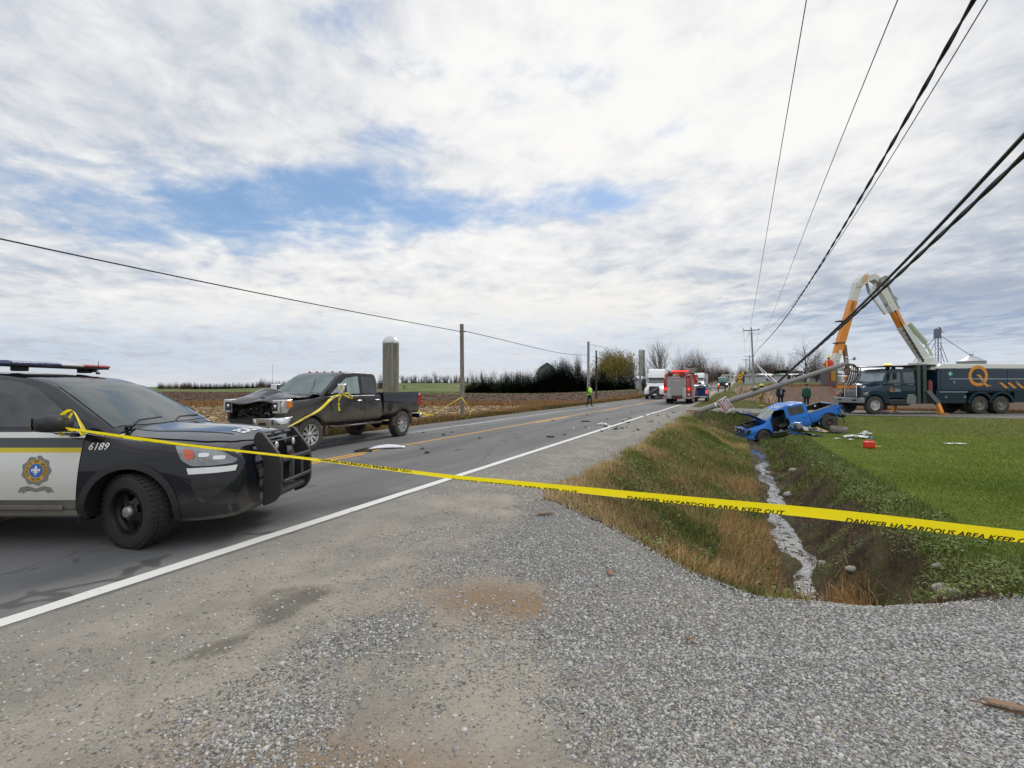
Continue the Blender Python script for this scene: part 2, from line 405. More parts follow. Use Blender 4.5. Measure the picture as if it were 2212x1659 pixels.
class Hull:
    """lofted vehicle skin. keys: [(x, [(y,z)...half section from bottom centre to top centre])...] in increasing x"""
    def __init__(s, keys, step=.06, sub=3):
        s.kx = np.array([k[0] for k in keys]); s.kp = np.array([k[1] for k in keys], float); s.step = step; s.sub = sub
    def sec(s, x):
        kx, kp = s.kx, s.kp; x = min(max(x, kx[0]), kx[-1]); i = int(np.clip(np.searchsorted(kx, x) - 1, 0, len(kx) - 2))
        h = kx[i + 1] - kx[i]; u = (x - kx[i]) / h
        def tan(j):
            if j == 0 or j == len(kx) - 1: return np.zeros_like(kp[0]) + ((kp[1] - kp[0]) / (kx[1] - kx[0]) if j == 0 else (kp[-1] - kp[-2]) / (kx[-1] - kx[-2]))
            a = (kp[j] - kp[j - 1]) / (kx[j] - kx[j - 1]); b = (kp[j + 1] - kp[j]) / (kx[j + 1] - kx[j])
            return np.where(a * b > 0, 2 * a * b / (a + b + 1e-12), 0)      # monotone
        m0, m1 = tan(i) * h, tan(i + 1) * h
        p = (2 * u ** 3 - 3 * u ** 2 + 1) * kp[i] + (u ** 3 - 2 * u ** 2 + u) * m0 + (-2 * u ** 3 + 3 * u ** 2) * kp[i + 1] + (u ** 3 - u ** 2) * m1
        return p
    def poly(s, x): return cat([tuple(p) for p in s.sec(x)], s.sub)
    def side(s, x, z):
        P = s.poly(x); best = None
        for (y0, z0), (y1, z1) in zip(P, P[1:]):
            if (z0 - z) * (z1 - z) <= 0 and abs(z1 - z0) > 1e-6:
                y = y0 + (y1 - y0) * (z - z0) / (z1 - z0); best = y if best is None else max(best, y)
        return best if best is not None else max(p[0] for p in P)
    def top(s, x, y):
        P = s.poly(x); best = -9
        for (y0, z0), (y1, z1) in zip(P, P[1:]):
            if (y0 - y) * (y1 - y) <= 0 and abs(y1 - y0) > 1e-6: best = max(best, z0 + (z1 - z0) * (y - y0) / (y1 - y0))
        return best if best > -9 else P[-1][1]
    def mesh(s, mb, mi=0, xs=None):
        if xs is None: xs = sorted(set(list(np.arange(s.kx[0], s.kx[-1], s.step)) + list(s.kx)))
        rows = []
        for x in xs:
            h = s.poly(x); rows.append([(x, y, z) for y, z in h] + [(x, -y, z) for y, z in h[-2:0:-1]])
        n = len(rows[0]); vs = [p for r in rows for p in r]
        fs = [(i * n + j, i * n + (j + 1) % n, (i + 1) * n + (j + 1) % n, (i + 1) * n + j) for i in range(len(rows) - 1) for j in range(n)]
        fs += [tuple(range(n)), tuple(range(len(vs) - 1, len(vs) - n - 1, -1))]
        return mb.add(vs, fs, mi)
def rounded(pts, r, n=4):
    """round the corners of a 2D outline"""
    out = []; k = len(pts)
    for i in range(k):
        p = Vector(pts[i]); a = Vector(pts[i - 1]) - p; b = Vector(pts[(i + 1) % k]) - p
        rr = r[i] if hasattr(r, '__len__') else r
        d = min(rr, a.length * .45, b.length * .45)
        s0, s1 = p + a.normalized() * d, p + b.normalized() * d
        for j in range(n + 1):
            u = j / n; out.append(tuple((s0 * (1 - u) + p * u) * (1 - u) + (p * (1 - u) + s1 * u) * u))
    return out
def patch(mb, outline, fn, off=.004, cell=.08, mi=0, inside=0):
    """map a 2D outline, cut into cells, through fn(u,v)->Vector point, pushed out by off along the surface normal; inside>0 adds a rim going back in"""
    bm = bmesh.new(); vs = [bm.verts.new((p[0], p[1], 0)) for p in outline]; bm.faces.new(vs)
    us = [p[0] for p in outline]; ws = [p[1] for p in outline]
    for ax, (lo, hi) in enumerate(((min(us), max(us)), (min(ws), max(ws)))):
        q = math.ceil(lo / cell) * cell
        while q < hi - 1e-4:
            co = (q, 0, 0) if ax == 0 else (0, q, 0); no = (1, 0, 0) if ax == 0 else (0, 1, 0)
            bmesh.ops.bisect_plane(bm, geom=bm.verts[:] + bm.edges[:] + bm.faces[:], plane_co=co, plane_no=no); q += cell
    bm.verts.index_update(); out = []
    e = .01
    for v in bm.verts:
        u, w = v.co.x, v.co.y; p = fn(u, w); n = (fn(u + e, w) - fn(u - e, w)).cross(fn(u, w + e) - fn(u, w - e))
        if n.length < 1e-9: n = Vector((0, 0, 1))
        n.normalize(); out.append((p, n))
    cen = sum((p for p, n in out), Vector()) / len(out)
    sg = 1 if sum(n.dot(Vector((0, cen.y, .6 * abs(cen.y) + .2))) for p, n in out) > 0 else -1
    o = len(mb.v); vv = [p + n * sg * off for p, n in out]; fs = [tuple(v.index for v in f.verts) for f in bm.faces]
    mb.add(vv, fs, mi)
    if inside:
        be = [e_ for e_ in bm.edges if e_.is_boundary]; o = len(mb.v); ids = {}; v2 = []
        for e_ in be:
            for v in e_.verts:
                if v.index not in ids: ids[v.index] = len(v2); v2 += [out[v.index][0] + out[v.index][1] * sg * off, out[v.index][0] - out[v.index][1] * sg * inside]
        mb.add(v2, [(ids[e_.verts[0].index], ids[e_.verts[1].index], ids[e_.verts[1].index] + 1, ids[e_.verts[0].index] + 1) for e_ in be], mi)
    bm.free(); return mb
def sidefn(hull, sg): return lambda x, z: Vector((x, sg * hull.side(x, z), z))
def topfn(hull): return lambda x, y: Vector((x, y, hull.top(x, abs(y))))
def put_text(mb, s, size, fn, center, off=.008, shear=0, bold=0, mi=0, flip=1, space=1.0, rot=0):
    vs, fs = text_mesh(s, size, shear, bold, space=space); c, s_ = math.cos(rot), math.sin(rot); out = []
    e = .01
    for x, y, z in vs:
        x, y = x * c - y * s_, x * s_ + y * c; u, w = center[0] + flip * x, center[1] + y
        p = fn(u, w); n = (fn(u + e, w) - fn(u - e, w)).cross(fn(u, w + e) - fn(u, w - e)).normalized()
        out.append((p, n))
    cen = sum((p for p, n in out), Vector()) / max(1, len(out)); sg = 1 if sum(n.dot(Vector((0, cen.y, .6 * abs(cen.y) + .2))) for p, n in out) > 0 else -1
    return mb.add([p + n * sg * off for p, n in out], fs, mi)
def boolcut(o, cutters):
    """subtract temporary meshes from o and bake the result"""
    dg = None; tmp = []
    for c in cutters:
        co_ = c.build('cut', o.data.materials[0]); co_.parent = o.parent; tmp.append(co_)
        q = o.modifiers.new('x', 'BOOLEAN'); q.operation = 'DIFFERENCE'; q.object = co_; q.solver = 'EXACT'
    dg = bpy.context.evaluated_depsgraph_get(); me = bpy.data.meshes.new_from_object(o.evaluated_get(dg))
    o.modifiers.clear(); old = o.data; o.data = me
    for t_ in tmp: bpy.data.objects.remove(t_)
    me.polygons.foreach_set('use_smooth', [True] * len(me.polygons)); me.set_sharp_from_angle(angle=R(35)); return o
def dark_inside(o, tests, mi):
    """faces lying in wheel wells take the dark lining material"""
    for p in o.data.polygons:
        if any(f(p.center, p.normal) for f in tests): p.material_index = mi
def wheel(parent, loc, r, w, rim_r, spokes=5, rimmat=None, tyremat=None, steer=0, side=-1, name='wheel', style='alloy', cap=None, tilt=0):
    """wheel with its axle along y; side -1 faces -y. children: rim"""
    e = MB(); s = side
    prof = [(rim_r * .97, -.5 * w * .8), (rim_r * 1.03, -.5 * w * .96), (r * .90, -.5 * w), (r * .965, -.5 * w * .88), (r * .99, -.5 * w * .72), (r, -.5 * w * .4), (r, .5 * w * .4), (r * .99, .5 * w * .72), (r * .965, .5 * w * .88), (r * .90, .5 * w), (rim_r * 1.03, .5 * w * .96), (rim_r * .97, .5 * w * .8)]
    e.lathe(prof, axis='Y', n=40)
    # tread blocks
    nb = 44
    for i in range(nb):
        th = 2 * PI * i / nb
        for yy, ww in ((-.36, .2), (-.12, .18), (.12, .18), (.36, .2)):
            T = Matrix.Rotation(th + (.07 if yy > 0 else 0), 4, 'Y')
            e.box((0, yy * w, r * .997), (2 * PI * r / nb * .62, ww * w, .016), T=T)
    t = e.build(name, tyremat or rubber, parent, ang=50); t.location = loc; t.rotation_euler = (0, tilt, steer)
    m = MB(); o = s * w * .5
    # barrel, lip and dish
    m.lathe([(rim_r * .98, o * .92), (rim_r * 1.0, o * .99), (rim_r * .95, o * .97), (rim_r * .90, o * .75), (rim_r * .86, o * -.5)], axis='Y', n=32)
    m.lathe([(rim_r * .9, o * -.1), (.02, o * -.1)], axis='Y', n=24, mi=1)
    if style == 'alloy':
        for i in range(spokes):
            th = 2 * PI * i / spokes
            for dth in (-.11, .11):
                T = Matrix.Rotation(th + dth, 4, 'Y')
                m.bar((0, o * .62, rim_r * .12), (0, o * .82, rim_r * .93), rim_r * .13, .03, up=(0, s, 0), T=T)
        m.lathe([(rim_r * .26, o * .5), (rim_r * .25, o * .78), (rim_r * .12, o * .86), (.001, o * .86)], axis='Y', n=20)
    elif style == 'steel':
        m.lathe([(rim_r * .88, o * .55), (rim_r * .80, o * .30), (rim_r * .70, o * .36)], axis='Y', n=32)
        m.lathe([(rim_r * .46, o * .58), (rim_r * .36, o * .66), (rim_r * .3, o * .60), (.001, o * .60)], axis='Y', n=24)
        for i in range(spokes):
            T = Matrix.Rotation(2 * PI * (i + .5) / spokes, 4, 'Y')
            m.bar((0, o * .60, rim_r * .40), (0, o * .36, rim_r * .78), rim_r * .34, .012, up=(0, s, 0), T=T)
            m.ball((0, o * .66, rim_r * .36), .013, 6, 4, T=T)
    elif style == 'truck':
        m.lathe([(rim_r * .9, o * .35), (rim_r * .62, o * .18), (rim_r * .55, o * .35), (rim_r * .30, o * .42), (rim_r * .28, o * .85), (.001, o * .85)], axis='Y', n=32)
        for i in range(spokes):
            T = Matrix.Rotation(2 * PI * i / spokes, 4, 'Y')
            m.cyl((0, o * .36, rim_r * .46), (0, o * .52, rim_r * .46), .022, n=6, T=T)
            m.cyl((0, o * .24, rim_r * .76), (0, o * .275, rim_r * .76), rim_r * .075, n=10, mi=1, T=T)
    m.build('rim', [rimmat or alu, dark_metal], t, ang=40)
    if cap:
        c = MB(); c.lathe([(cap * 1.0, o * .62), (cap, o * .80), (cap * .8, o * .97), (.001, o * 1.0)], axis='Y', n=20)
        for i in range(5):
            T = Matrix.Rotation(2 * PI * i / 5, 4, 'Y'); c.ball((0, o * .93, cap * .62), cap * .14, 6, 4, T=T)
        c.build('hub_cap', alu, t)
    return t
# ------------------------------------------------------------------ value noise for masks shared by sheets and scatters
_L = np.random.default_rng(3).random((256, 256))
def vn(x, y, s=1.0, o=0):
    x = np.asarray(x, float) / s + 31.7 + o * 13.1; y = np.asarray(y, float) / s + 77.3 + o * 7.7
    xi = np.floor(x).astype(int); yi = np.floor(y).astype(int); fx = x - xi; fy = y - yi
    fx = fx * fx * (3 - 2 * fx); fy = fy * fy * (3 - 2 * fy); g = lambda a, b: _L[a % 256, b % 256]
    return (g(xi, yi) * (1 - fx) + g(xi + 1, yi) * fx) * (1 - fy) + (g(xi, yi + 1) * (1 - fx) + g(xi + 1, yi + 1) * fx) * fy
def fbm(x, y, s=1.0, o=0, n=4): return sum(vn(x, y, s / 2 ** i, o + i) / 2 ** i for i in range(n)) / sum(1 / 2 ** i for i in range(n))
def gravel_amount(r, t):
    """1 = loose crushed stone, 0 = packed sandy dirt"""
    r = np.asarray(r, float); t = np.asarray(t, float); x = r * CT + t * ST; y = -r * ST + t * CT
    g = lambda cx, cy, sx, sy, ro=0: np.exp(-(((x - cx) * math.cos(ro) + (y - cy) * math.sin(ro)) / sx) ** 2 - (((y - cy) * math.cos(ro) - (x - cx) * math.sin(ro)) / sy) ** 2)
    a = .05 + .95 * sst(x, -.15, .45)                      # right side is fresh stone
    a = a + .9 * g(.3, 4.9, 1.1, .55, .9) + .75 * g(-.75, 3.35, .75, .28, .9) + .5 * g(-1.05, 2.5, .35, .5)
    a = a - 1.1 * g(-.22, 3.68, .55, .34, .3) - .6 * g(-.5, 2.7, .45, .3) - .35 * g(.45, 2.0, .6, .18) - .5 * g(-.3, 1.9, .8, .3)
    a = np.clip(a, .10, 1.0) * .85 + (fbm(x, y, .9, 5) - .5) * .9 + (fbm(x, y, .15, 9) - .5) * .6
    return np.clip(a, 0, 1) * sst(r, -4.2, -2.6)
def nonuni(a, b, segs):
    """segs: (upto, step)"""
    out = [a]; x = a
    for u, s in segs:
        while x < u - 1e-6: x = min(x + s, u); out.append(x)
    return np.array(out)
def rtgrid(name, rs, ts, mat, zoff=0.0, hf=H, attr=None, keep=None):
    Rr, Tt = np.meshgrid(rs, ts, indexing='ij'); Z = hf(Rr, Tt) + zoff; nr, nt_ = Rr.shape
    V = np.stack([Rr, Tt, Z], 2).reshape(-1, 3); i = np.arange(nr * nt_).reshape(nr, nt_)
    F = np.stack([i[:-1, :-1], i[1:, :-1], i[1:, 1:], i[:-1, 1:]], 2).reshape(-1, 4)
    if keep is not None: F = F[keep(Rr, Tt).reshape(-1)[F].all(1)]
    o = npmesh(name, V, F, mat, col=None if attr is None else attr(V[:, 0], V[:, 1]), smooth=True); o.rotation_euler = (0, 0, -TH); return o
# ------------------------------------------------------------------ ground material, zones laid out in the road frame
def ground_material():
    m, t_, b = newmat('ground'); co = coord(t_); r, t, z = sep(co)
    n1 = noise(co, .35, 5, .6); n2 = noise(co, 2.2, 5, .6, off=(4, 2, 0)); n3 = noise(co, 14, 4, .65, off=(1, 7, 0)); n4 = noise(co, 70, 3, .6)
    flat = vscale(co, (1, 1, 0)); nb = noise(flat, .05, 4, .6)
    # lawn
    lawn = mixc(n1.ss(.35, .68), (.095, .130, .020), (.140, .175, .034)); lawn = mixc(n2.ss(.45, .75) * .5, lawn, (.12, .125, .032)); lawn = cmul(lawn, n3 * .9 + .58)
    lawn = mixc((t.ss(25, 33) * .7 + (n2 - .5)).clamp() * .7, lawn, (.11, .095, .035))
    # bank soil
    soil = mixc(n2.ss(.35, .65), (.034, .024, .015), (.10, .072, .042)); soil = cmul(soil, n3 * 1.0 + .5)
    mossy = mixc(n3.ss(.4, .62), soil, (.050, .068, .018))
    bank = mixc((n2 * .6 + n1 * .4).ss(.38, .6), soil, mossy)
    # stubble field and ploughed land
    strp = noise(vscale(co, (.9, .08, 1)), 3, 3, .6)
    fld = mixc((n3 * .5 + n2 * .5).ss(.36, .64), (.075, .047, .027), (.22, .15, .085)); fld = mixc(strp.ss(.5, .62) * .4, fld, (.20, .145, .085))
    plo = mixc((n2 * .6 + strp * .4).ss(.35, .65), (.042, .024, .015), (.105, .064, .040))
    x = r * CT + t * ST; y = t * CT - r * ST
    fld = mixc((y + (n1 - .5) * 3).ss(49.5, 53), fld, cmul(plo, 1.15))
    grn = mixc(nb.ss(.4, .6), (.075, .115, .026), (.15, .15, .06))
    fld = mixc((y + (nb - .5) * 30 - r * .0).ss(186, 196), fld, grn)
    fld = mixc((y.ss(120, 128) * (x + 60).ss(-10, 4)), fld, grn)
    # right of the road beyond the side road
    rig = mixc(((y + (n1 - .5) * 2)).ss(86, 90), cmul(plo, 1.25), mixc(n2.ss(.4, .6), (.060, .085, .022), (.10, .10, .04)))
    rig = mixc((t + (n1 - .5) * 1.5).ss(44.5, 42.8), rig, mixc(n2.ss(.35, .6), (.10, .075, .045), (.07, .08, .03)))
    rig = mixc(t.ss(170, 300), rig, (.10, .085, .05))
    verge = mixc(n2.ss(.38, .6), (.085, .080, .030), (.17, .11, .055)); verge = cmul(verge, n3 * .9 + .5)
    shoulder = mixc(n2.ss(.3, .7), (.15, .135, .11), (.22, .20, .17)); shoulder = cmul(shoulder, n4 * .6 + .7)
    wig = (n2 - .5) * .9
    c = mixc((r + wig * .6).ss(1.9, 2.4), bank, lawn)
    c = mixc((r + wig * .5).ss(-2.6, -2.8), c, verge)
    c = mixc((r + wig * .4).ss(-2.95, -3.2), c, shoulder)
    c = mixc((t + wig * .5).ss(33.6, 34.2) * r.ss(-3.2, -2.9), c, rig)
    c = mixc((t + wig * 2).ss(44, 46) * (r + wig).ss(-3.4, -3.0) * r.ss(3.2, 2.0), c, mixc(n2.ss(.4, .6), (.070, .10, .024), (.12, .10, .04)))
    c = mixc((r + wig * .4).ss(-12.0, -12.2), c, verge)
    c = mixc((r + wig * 1.6).ss(-15.2, -16.2), c, fld)
    setc(t_, b, c); b.inputs['Roughness'].default_value = .95; b.inputs['Specular IOR Level'].default_value = .15
    bump(t_, b, n3 * .6 + n4 * .25 + n2, .8, .08)
    return m
gm = ground_material()
rs = np.concatenate([-np.geomspace(2500, 40, 26), nonuni(-38, 60, [(-17, 1.0), (-12.6, .3), (-11.9, .35), (-5, 2.2), (-3, .3), (2.8, .085), (6, .25), (14, .8), (60, 2.5)]), np.geomspace(64, 2500, 24)])
ts = np.concatenate([[-60, -40, -25, -15, -8, -4], nonuni(-2, 80, [(3.6, .4), (9, .085), (20, .12), (36, .22), (80, 1.2)]), np.geomspace(83, 420, 60), np.geomspace(450, 4000, 16)])
def Hg(r, t):      # the ground lies under the road, drive and side-road sheets
    z = H(r, t); return z - .014
ground = tag(rtgrid('ground', rs, ts, gm, 0, Hg), kind='structure')
# ------------------------------------------------------------------ asphalt
def asphalt_material():
    m, t_, b = newmat('asphalt'); co = coord(t_); r, t, z = sep(co)
    n1 = noise(vscale(co, (1, .12, 1)), 1.3, 5, .6); n2 = noise(co, 3, 5, .65, off=(3, 1, 0)); n3 = noise(co, 90, 3, .7); n4 = noise(vscale(co, (1.6, .05, 1)), 4, 3, .6)
    c = mixc(n1.ss(.3, .7), (.092, .092, .091), (.148, .145, .140)); c = cmul(c, n3 * .7 + .65); c = cmul(c, n2 * .3 + .85)
    trk = None
    for rc in (-5.5, -7.3, -9.3, -11.2):      # polished wheel tracks
        g = (((r - rc) / .33).pw(2.0) * -1.0)._m('EXPONENT'); trk = g if trk is None else trk + g
    c = mixc(trk.clamp() * (n4 * .5 + .12), c, (.070, .070, .071))
    oil = (((r + 6.4) / .4).pw(2.0) * -1.0)._m('EXPONENT') * n1.ss(.45, .7)
    c = mixc(oil * .35, c, (.05, .05, .05))
    # long curved tyre marks left by the crash
    sk = ((r + 7.0 + (t - 20) * .11).abs().ss(.13, .05) * t.ss(12, 15) * t.ss(33, 24) + (r + 9.2 - (t - 16) * .06).abs().ss(.10, .04) * t.ss(13, 16) * t.ss(40, 28)) * n4.ss(.35, .6)
    c = mixc(sk * .45, c, (.045, .045, .046))
    wet = ((r + 10.4 + (n2 - .5) * 1.3).abs().ss(.65, .3) * t.ss(9.5, 12) * t.ss(38, 22) * n1.ss(.35, .55))
    c = mixc(wet * .7, c, (.04, .041, .043))
    pale = n2.ss(.62, .75) * n1.ss(.5, .6); c = mixc(pale * .3, c, (.24, .225, .19))
    edge = r.ss(-5.1, -4.45); c = mixc(edge * n2.ss(.4, .7) * .5, c, (.22, .205, .175))
    dirt = (r + (n2 - .5) * .5).ss(-11.3, -12.1); c = mixc(dirt * .8, c, (.13, .115, .09))
    stain = ((r + 4.9 - (t - 5.2) * .35).abs().ss(.5, .1) * (t - 5.6).abs().ss(1.2, .3)) * (n2 * 1.2 + n1 * .5 - .2).ss(.35, .7)
    c = mixc(stain * .75, c, (.035, .034, .032))
    cr = voro(vscale(noise_warp(co), (1, .45, 1)), .55, 'DISTANCE_TO_EDGE')
    c = mixc((cr.ss(.012, .004)) * n1.ss(.48, .6) * .7, c, (.03, .03, .03))
    setc(t_, b, c)
    rr = (wet * -.5 + .85 - stain * .3 + n3 * .1).clamp(); t_.links.new(rr.k, b.inputs['Roughness'])
    bump(t_, b, n3 * .5 + voro(co, 120) * .5, .45, .006); return m
def noise_warp(co):
    t_ = co.nt; n = t_.nodes.new('ShaderNodeTexNoise'); t_.links.new(co.k, n.inputs['Vector']); n.inputs['Scale'].default_value = 1.5
    a = t_.nodes.new('ShaderNodeVectorMath'); a.operation = 'MULTIPLY_ADD'; t_.links.new(n.outputs['Color'], a.inputs[0]); a.inputs[1].default_value = (.6, .6, .6); t_.links.new(co.k, a.inputs[2]); return S(t_, a.outputs[0])
asp = asphalt_material()
tr = np.concatenate([nonuni(-14, 80, [(3, 1.0), (30, .5), (80, 2)]), np.geomspace(83, 430, 60)])
def wobble_edge(rs_, ts_):
    Rr, Tt = np.meshgrid(rs_, ts_, indexing='ij'); return Rr, Tt
def BEND(t): return 2.4 * sst(t, 80, 150) + 3.4 * sst(t, 150, 400)
def strip(name, r0, r1, ts_, mat, zoff, wob=0.0, attr=None, wl=.7, seed=0, nr=2):
    ts_ = np.asarray(ts_); bn = BEND(ts_); a = bn + r0 + (fbm(ts_, ts_ * 0, wl, seed) - .5) * wob; bb = bn + r1 + (fbm(ts_, ts_ * 0 + 9, wl, seed + 4) - .5) * wob
    u = np.linspace(0, 1, nr)[:, None]; Rr = a[None] * (1 - u) + bb[None] * u; Tt = np.repeat(ts_[None], nr, 0); Z = H(np.clip(Rr, -12, 99) if r0 < -9 else Rr, Tt) + zoff
    V = np.stack([Rr, Tt, Z], 2).reshape(-1, 3); i = np.arange(Rr.size).reshape(Rr.shape)
    F = np.stack([i[:-1, :-1], i[1:, :-1], i[1:, 1:], i[:-1, 1:]], 2).reshape(-1, 4)
    o = npmesh(name, V, F, mat, col=None if attr is None else attr(V[:, 0], V[:, 1]), smooth=True); o.rotation_euler = (0, 0, -TH); return tag(o, kind='structure')
def Hflat(r, t): return H(np.full_like(np.asarray(r, float), -8.0), t)
tfin = np.concatenate([nonuni(-14, 60, [(0, 1.0), (30, .15), (60, .6)]), np.geomspace(61, 430, 80)])
strip('road', -12.1, -4.40, tfin, asp, .004, .18, wl=.8, nr=8)
def line_material(nm, col, wear):
    m, t_, b = newmat(nm); co = coord(t_); n = noise(co, 9, 6, .7); n2 = noise(vscale(co, (1, .3, 1)), 1.2, 4, .6); n3 = noise(co, 60, 3, .7)
    k = (n * .55 + n2 * .25 + n3 * .2).ss(wear, wear + .12)
    setc(t_, b, mixc(k, cmul(comb(t_, *col), n2 * .25 + .85), (.13, .128, .12))); b.inputs['Roughness'].default_value = .8
    bump(t_, b, n3, .3, .004); return m
lw = line_material('white road paint', (.62, .61, .57), .56); ly = line_material('yellow road paint', (.60, .31, .035), .55); lw2 = line_material('painted wet sheen', (.50, .50, .49), .46)
strip('road_marking', -4.66, -4.50, tfin, lw, .008, .022, wl=.25, seed=2)
strip('road_marking', -8.36, -8.25, tfin, ly, .008, .014, wl=.25, seed=3)
for k in range(18):
    a = 8.3 + k * 12.5
    if k != 0: strip('road_marking', -8.16, -8.05, np.linspace(a, a + 4.6, 20), ly, .008, .014, wl=.25, seed=4 + k)
strip('road_marking', -8.16, -8.05, np.linspace(2, 9.5, 30), ly, .008, .014, wl=.25, seed=44)
strip('road_marking', -10.42, -10.28, nonuni(9, 44, [(44, .2)]), lw2, .008, .03, wl=.3, seed=5)  # pale strip stands for a shiny wet streak, its sheen put into the colour
# ------------------------------------------------------------------ gravel drive and shoulder
def gravel_material():
    m, t_, b = newmat('gravel'); co = coord(t_); r, t, z = sep(co)
    a = t_.nodes.new('ShaderNodeAttribute'); a.attribute_name = 'col'; g = S(t_, a.outputs['Fac'])
    n1 = noise(co, 1.1, 5, .65); n2 = noise(co, 5, 5, .65, off=(2, 2, 0)); n3 = noise(co, 60, 4, .75)
    dirt = mixc(n1.ss(.35, .65), (.215, .197, .165), (.31, .277, .225)); x = r * CT + t * ST; y = t * CT - r * ST
    br = None
    for cx, cy, sx, sy, k in ((-.15, 3.72, .50, .32, 1.1), (-1.05, 2.1, .5, .22, .8), (-.35, 2.05, .5, .14, .5), (.15, 3.5, .3, .3, .45)):
        u = (x - cx) / sx; v = (y - cy) / sy; q = ((u * u + v * v) * -1.0)._m('EXPONENT') * k; br = q if br is None else br + q
    dirt = mixc((br * (n2 + .5)).clamp(), dirt, (.215, .150, .092))
    wet = None      # oil and water that ran off the road
    for cx, cy, sx, sy, ro in ((-1.58, 3.55, .13, .42, -.35), (-1.80, 3.0, .12, .22, -.8), (-1.72, 3.75, .3, .3, 0)):
        c_, s_ = math.cos(ro), math.sin(ro); u = ((x - cx) * c_ + (y - cy) * s_) / sx; v = ((y - cy) * c_ - (x - cx) * s_) / sy
        q = ((u * u + v * v) * -1.0)._m('EXPONENT'); wet = q if wet is None else wet + q
    wet = (wet * (n2 * 1.6 - .1) + (n3 - .5) * .3).ss(.3, .75)
    dirt = cmul(dirt, n3 * .75 + .62)
    vc = voro(co, 75, out='Color'); sx_, sy_, sz_ = sep(vc); vd = voro(co, 75)
    st_ = mixc(sx_, (.18, .175, .165), (.42, .41, .385)); st_ = mixc(sy_.gt(.9), st_, (.34, .28, .2)); st_ = cmul(st_, vd.ss(.75, .25) * .65 + .35)
    kk = (g * 1.2 + (n2 - .5) * .8 + (sz_ - .5) * 1.1).ss(.30, .75)
    c = mixc(kk, dirt, st_); c = mixc(wet * .5, c, (.05, .043, .032))
    c = mixc(r.ss(-3.4, -4.3) * .45, c, cmul(comb(t_, .20, .195, .18), n3 * .6 + .7))
    setc(t_, b, c); b.inputs['Roughness'].default_value = .92; b.inputs['Specular IOR Level'].default_value = .25
    bump(t_, b, (vd * -1.0 + 1.0) * kk + n3 * .35 + n2 * .3, .9, .018); return m
grm = gravel_material()
rr_ = nonuni(-4.44, 40, [(6, .06), (12, .4), (40, 2)]); tt_ = nonuni(-10, 9.0, [(0, .5), (9, .06)])
def Hd(r, t):
    te = np.interp(r, DRV_R, DRV_T); e = 1 - sst(t, te - .8, te)
    return H(r, t) + (fbm(r, t, .5, 2) * .03 * sst(r, -4.1, -3.4) + fbm(r, t, 1.6, 8) * .04 * sst(r, -3.8, -2.8)) * e
def ugrid(name, R2, T2, mat, zoff, hf, attr):
    """grid given directly as 2D arrays of road coordinates, so its edges follow smooth irregular lines"""
    Z = hf(R2, T2) + zoff; Z[:, 0] -= .04; Z[:, -1] -= .04; Z[-1] -= .04      # edges tucked into the ground
    V = np.stack([R2, T2, Z], 2).reshape(-1, 3); i = np.arange(R2.size).reshape(R2.shape); F = np.stack([i[:-1, :-1], i[1:, :-1], i[1:, 1:], i[:-1, 1:]], 2).reshape(-1, 4)
    o = npmesh(name, V, F, mat, col=attr(V[:, 0], V[:, 1]), smooth=True); o.rotation_euler = (0, 0, -TH); return tag(o, kind='structure')
def TE(r): return np.interp(r, DRV_R, DRV_T) + .15 + (fbm(r, r * 0, .8, 12) - .5) * .5 + (fbm(r, r * 0, .15, 13) - .5) * .16
def SE(t): return -2.62 + (fbm(t, t * 0, 1.3, 21) - .5) * .8 + (fbm(t, t * 0, .25, 22) - .5) * .25 + .9 * sst(t, 27, 33.5)
u = 1 - (1 - np.linspace(0, 1, 150)) ** 1.0; te_ = TE(rr_)[:, None]; T2 = -10 + (te_ + 10) * (1 - (1 - u[None]) ** 2.2); R2 = np.repeat(rr_[:, None], 150, 1)
ugrid('gravel_driveway', R2, T2, grm, .006, Hd, gravel_amount)
ts2 = nonuni(6.3, 36, [(36, .08)]); se = SE(ts2)[None]; u = np.linspace(0, 1, 26)[:, None]; R2 = -4.44 + (se + 4.44) * u; T2 = np.repeat(ts2[None], 26, 0)
ugrid('road_shoulder', R2, T2, grm, .007, H, lambda r, t: .10 + .3 * fbm(r, t, .6, 3) + .25 * sst(r, -3.4, -2.7))
strip('road_shoulder', -4.44, -3.2, np.concatenate([np.linspace(41, 80, 60), np.geomspace(81, 400, 40)]), grm, .006, .4, attr=lambda r, t: .1 + 0 * r, seed=9)
rs2 = nonuni(-4.44, 150, [(8, .2), (40, .8), (150, 8)]); t0_ = 34.7 - 1.2 * sst(-rs2, -1.5, 4) + (fbm(rs2, rs2 * 0, 1.2, 2) - .5) * .5; t1_ = 40.9 + 1.6 * sst(-rs2, -1, 4) + (fbm(rs2, rs2 * 0, 1.2, 3) - .5) * .5; u = np.linspace(0, 1, 60)[None]
ugrid('side_road', np.repeat(rs2[:, None], 60, 1), t0_[:, None] + (t1_ - t0_)[:, None] * u, grm, .012, H, lambda r, t: .35 + .3 * fbm(r, t, 1.2, 6))
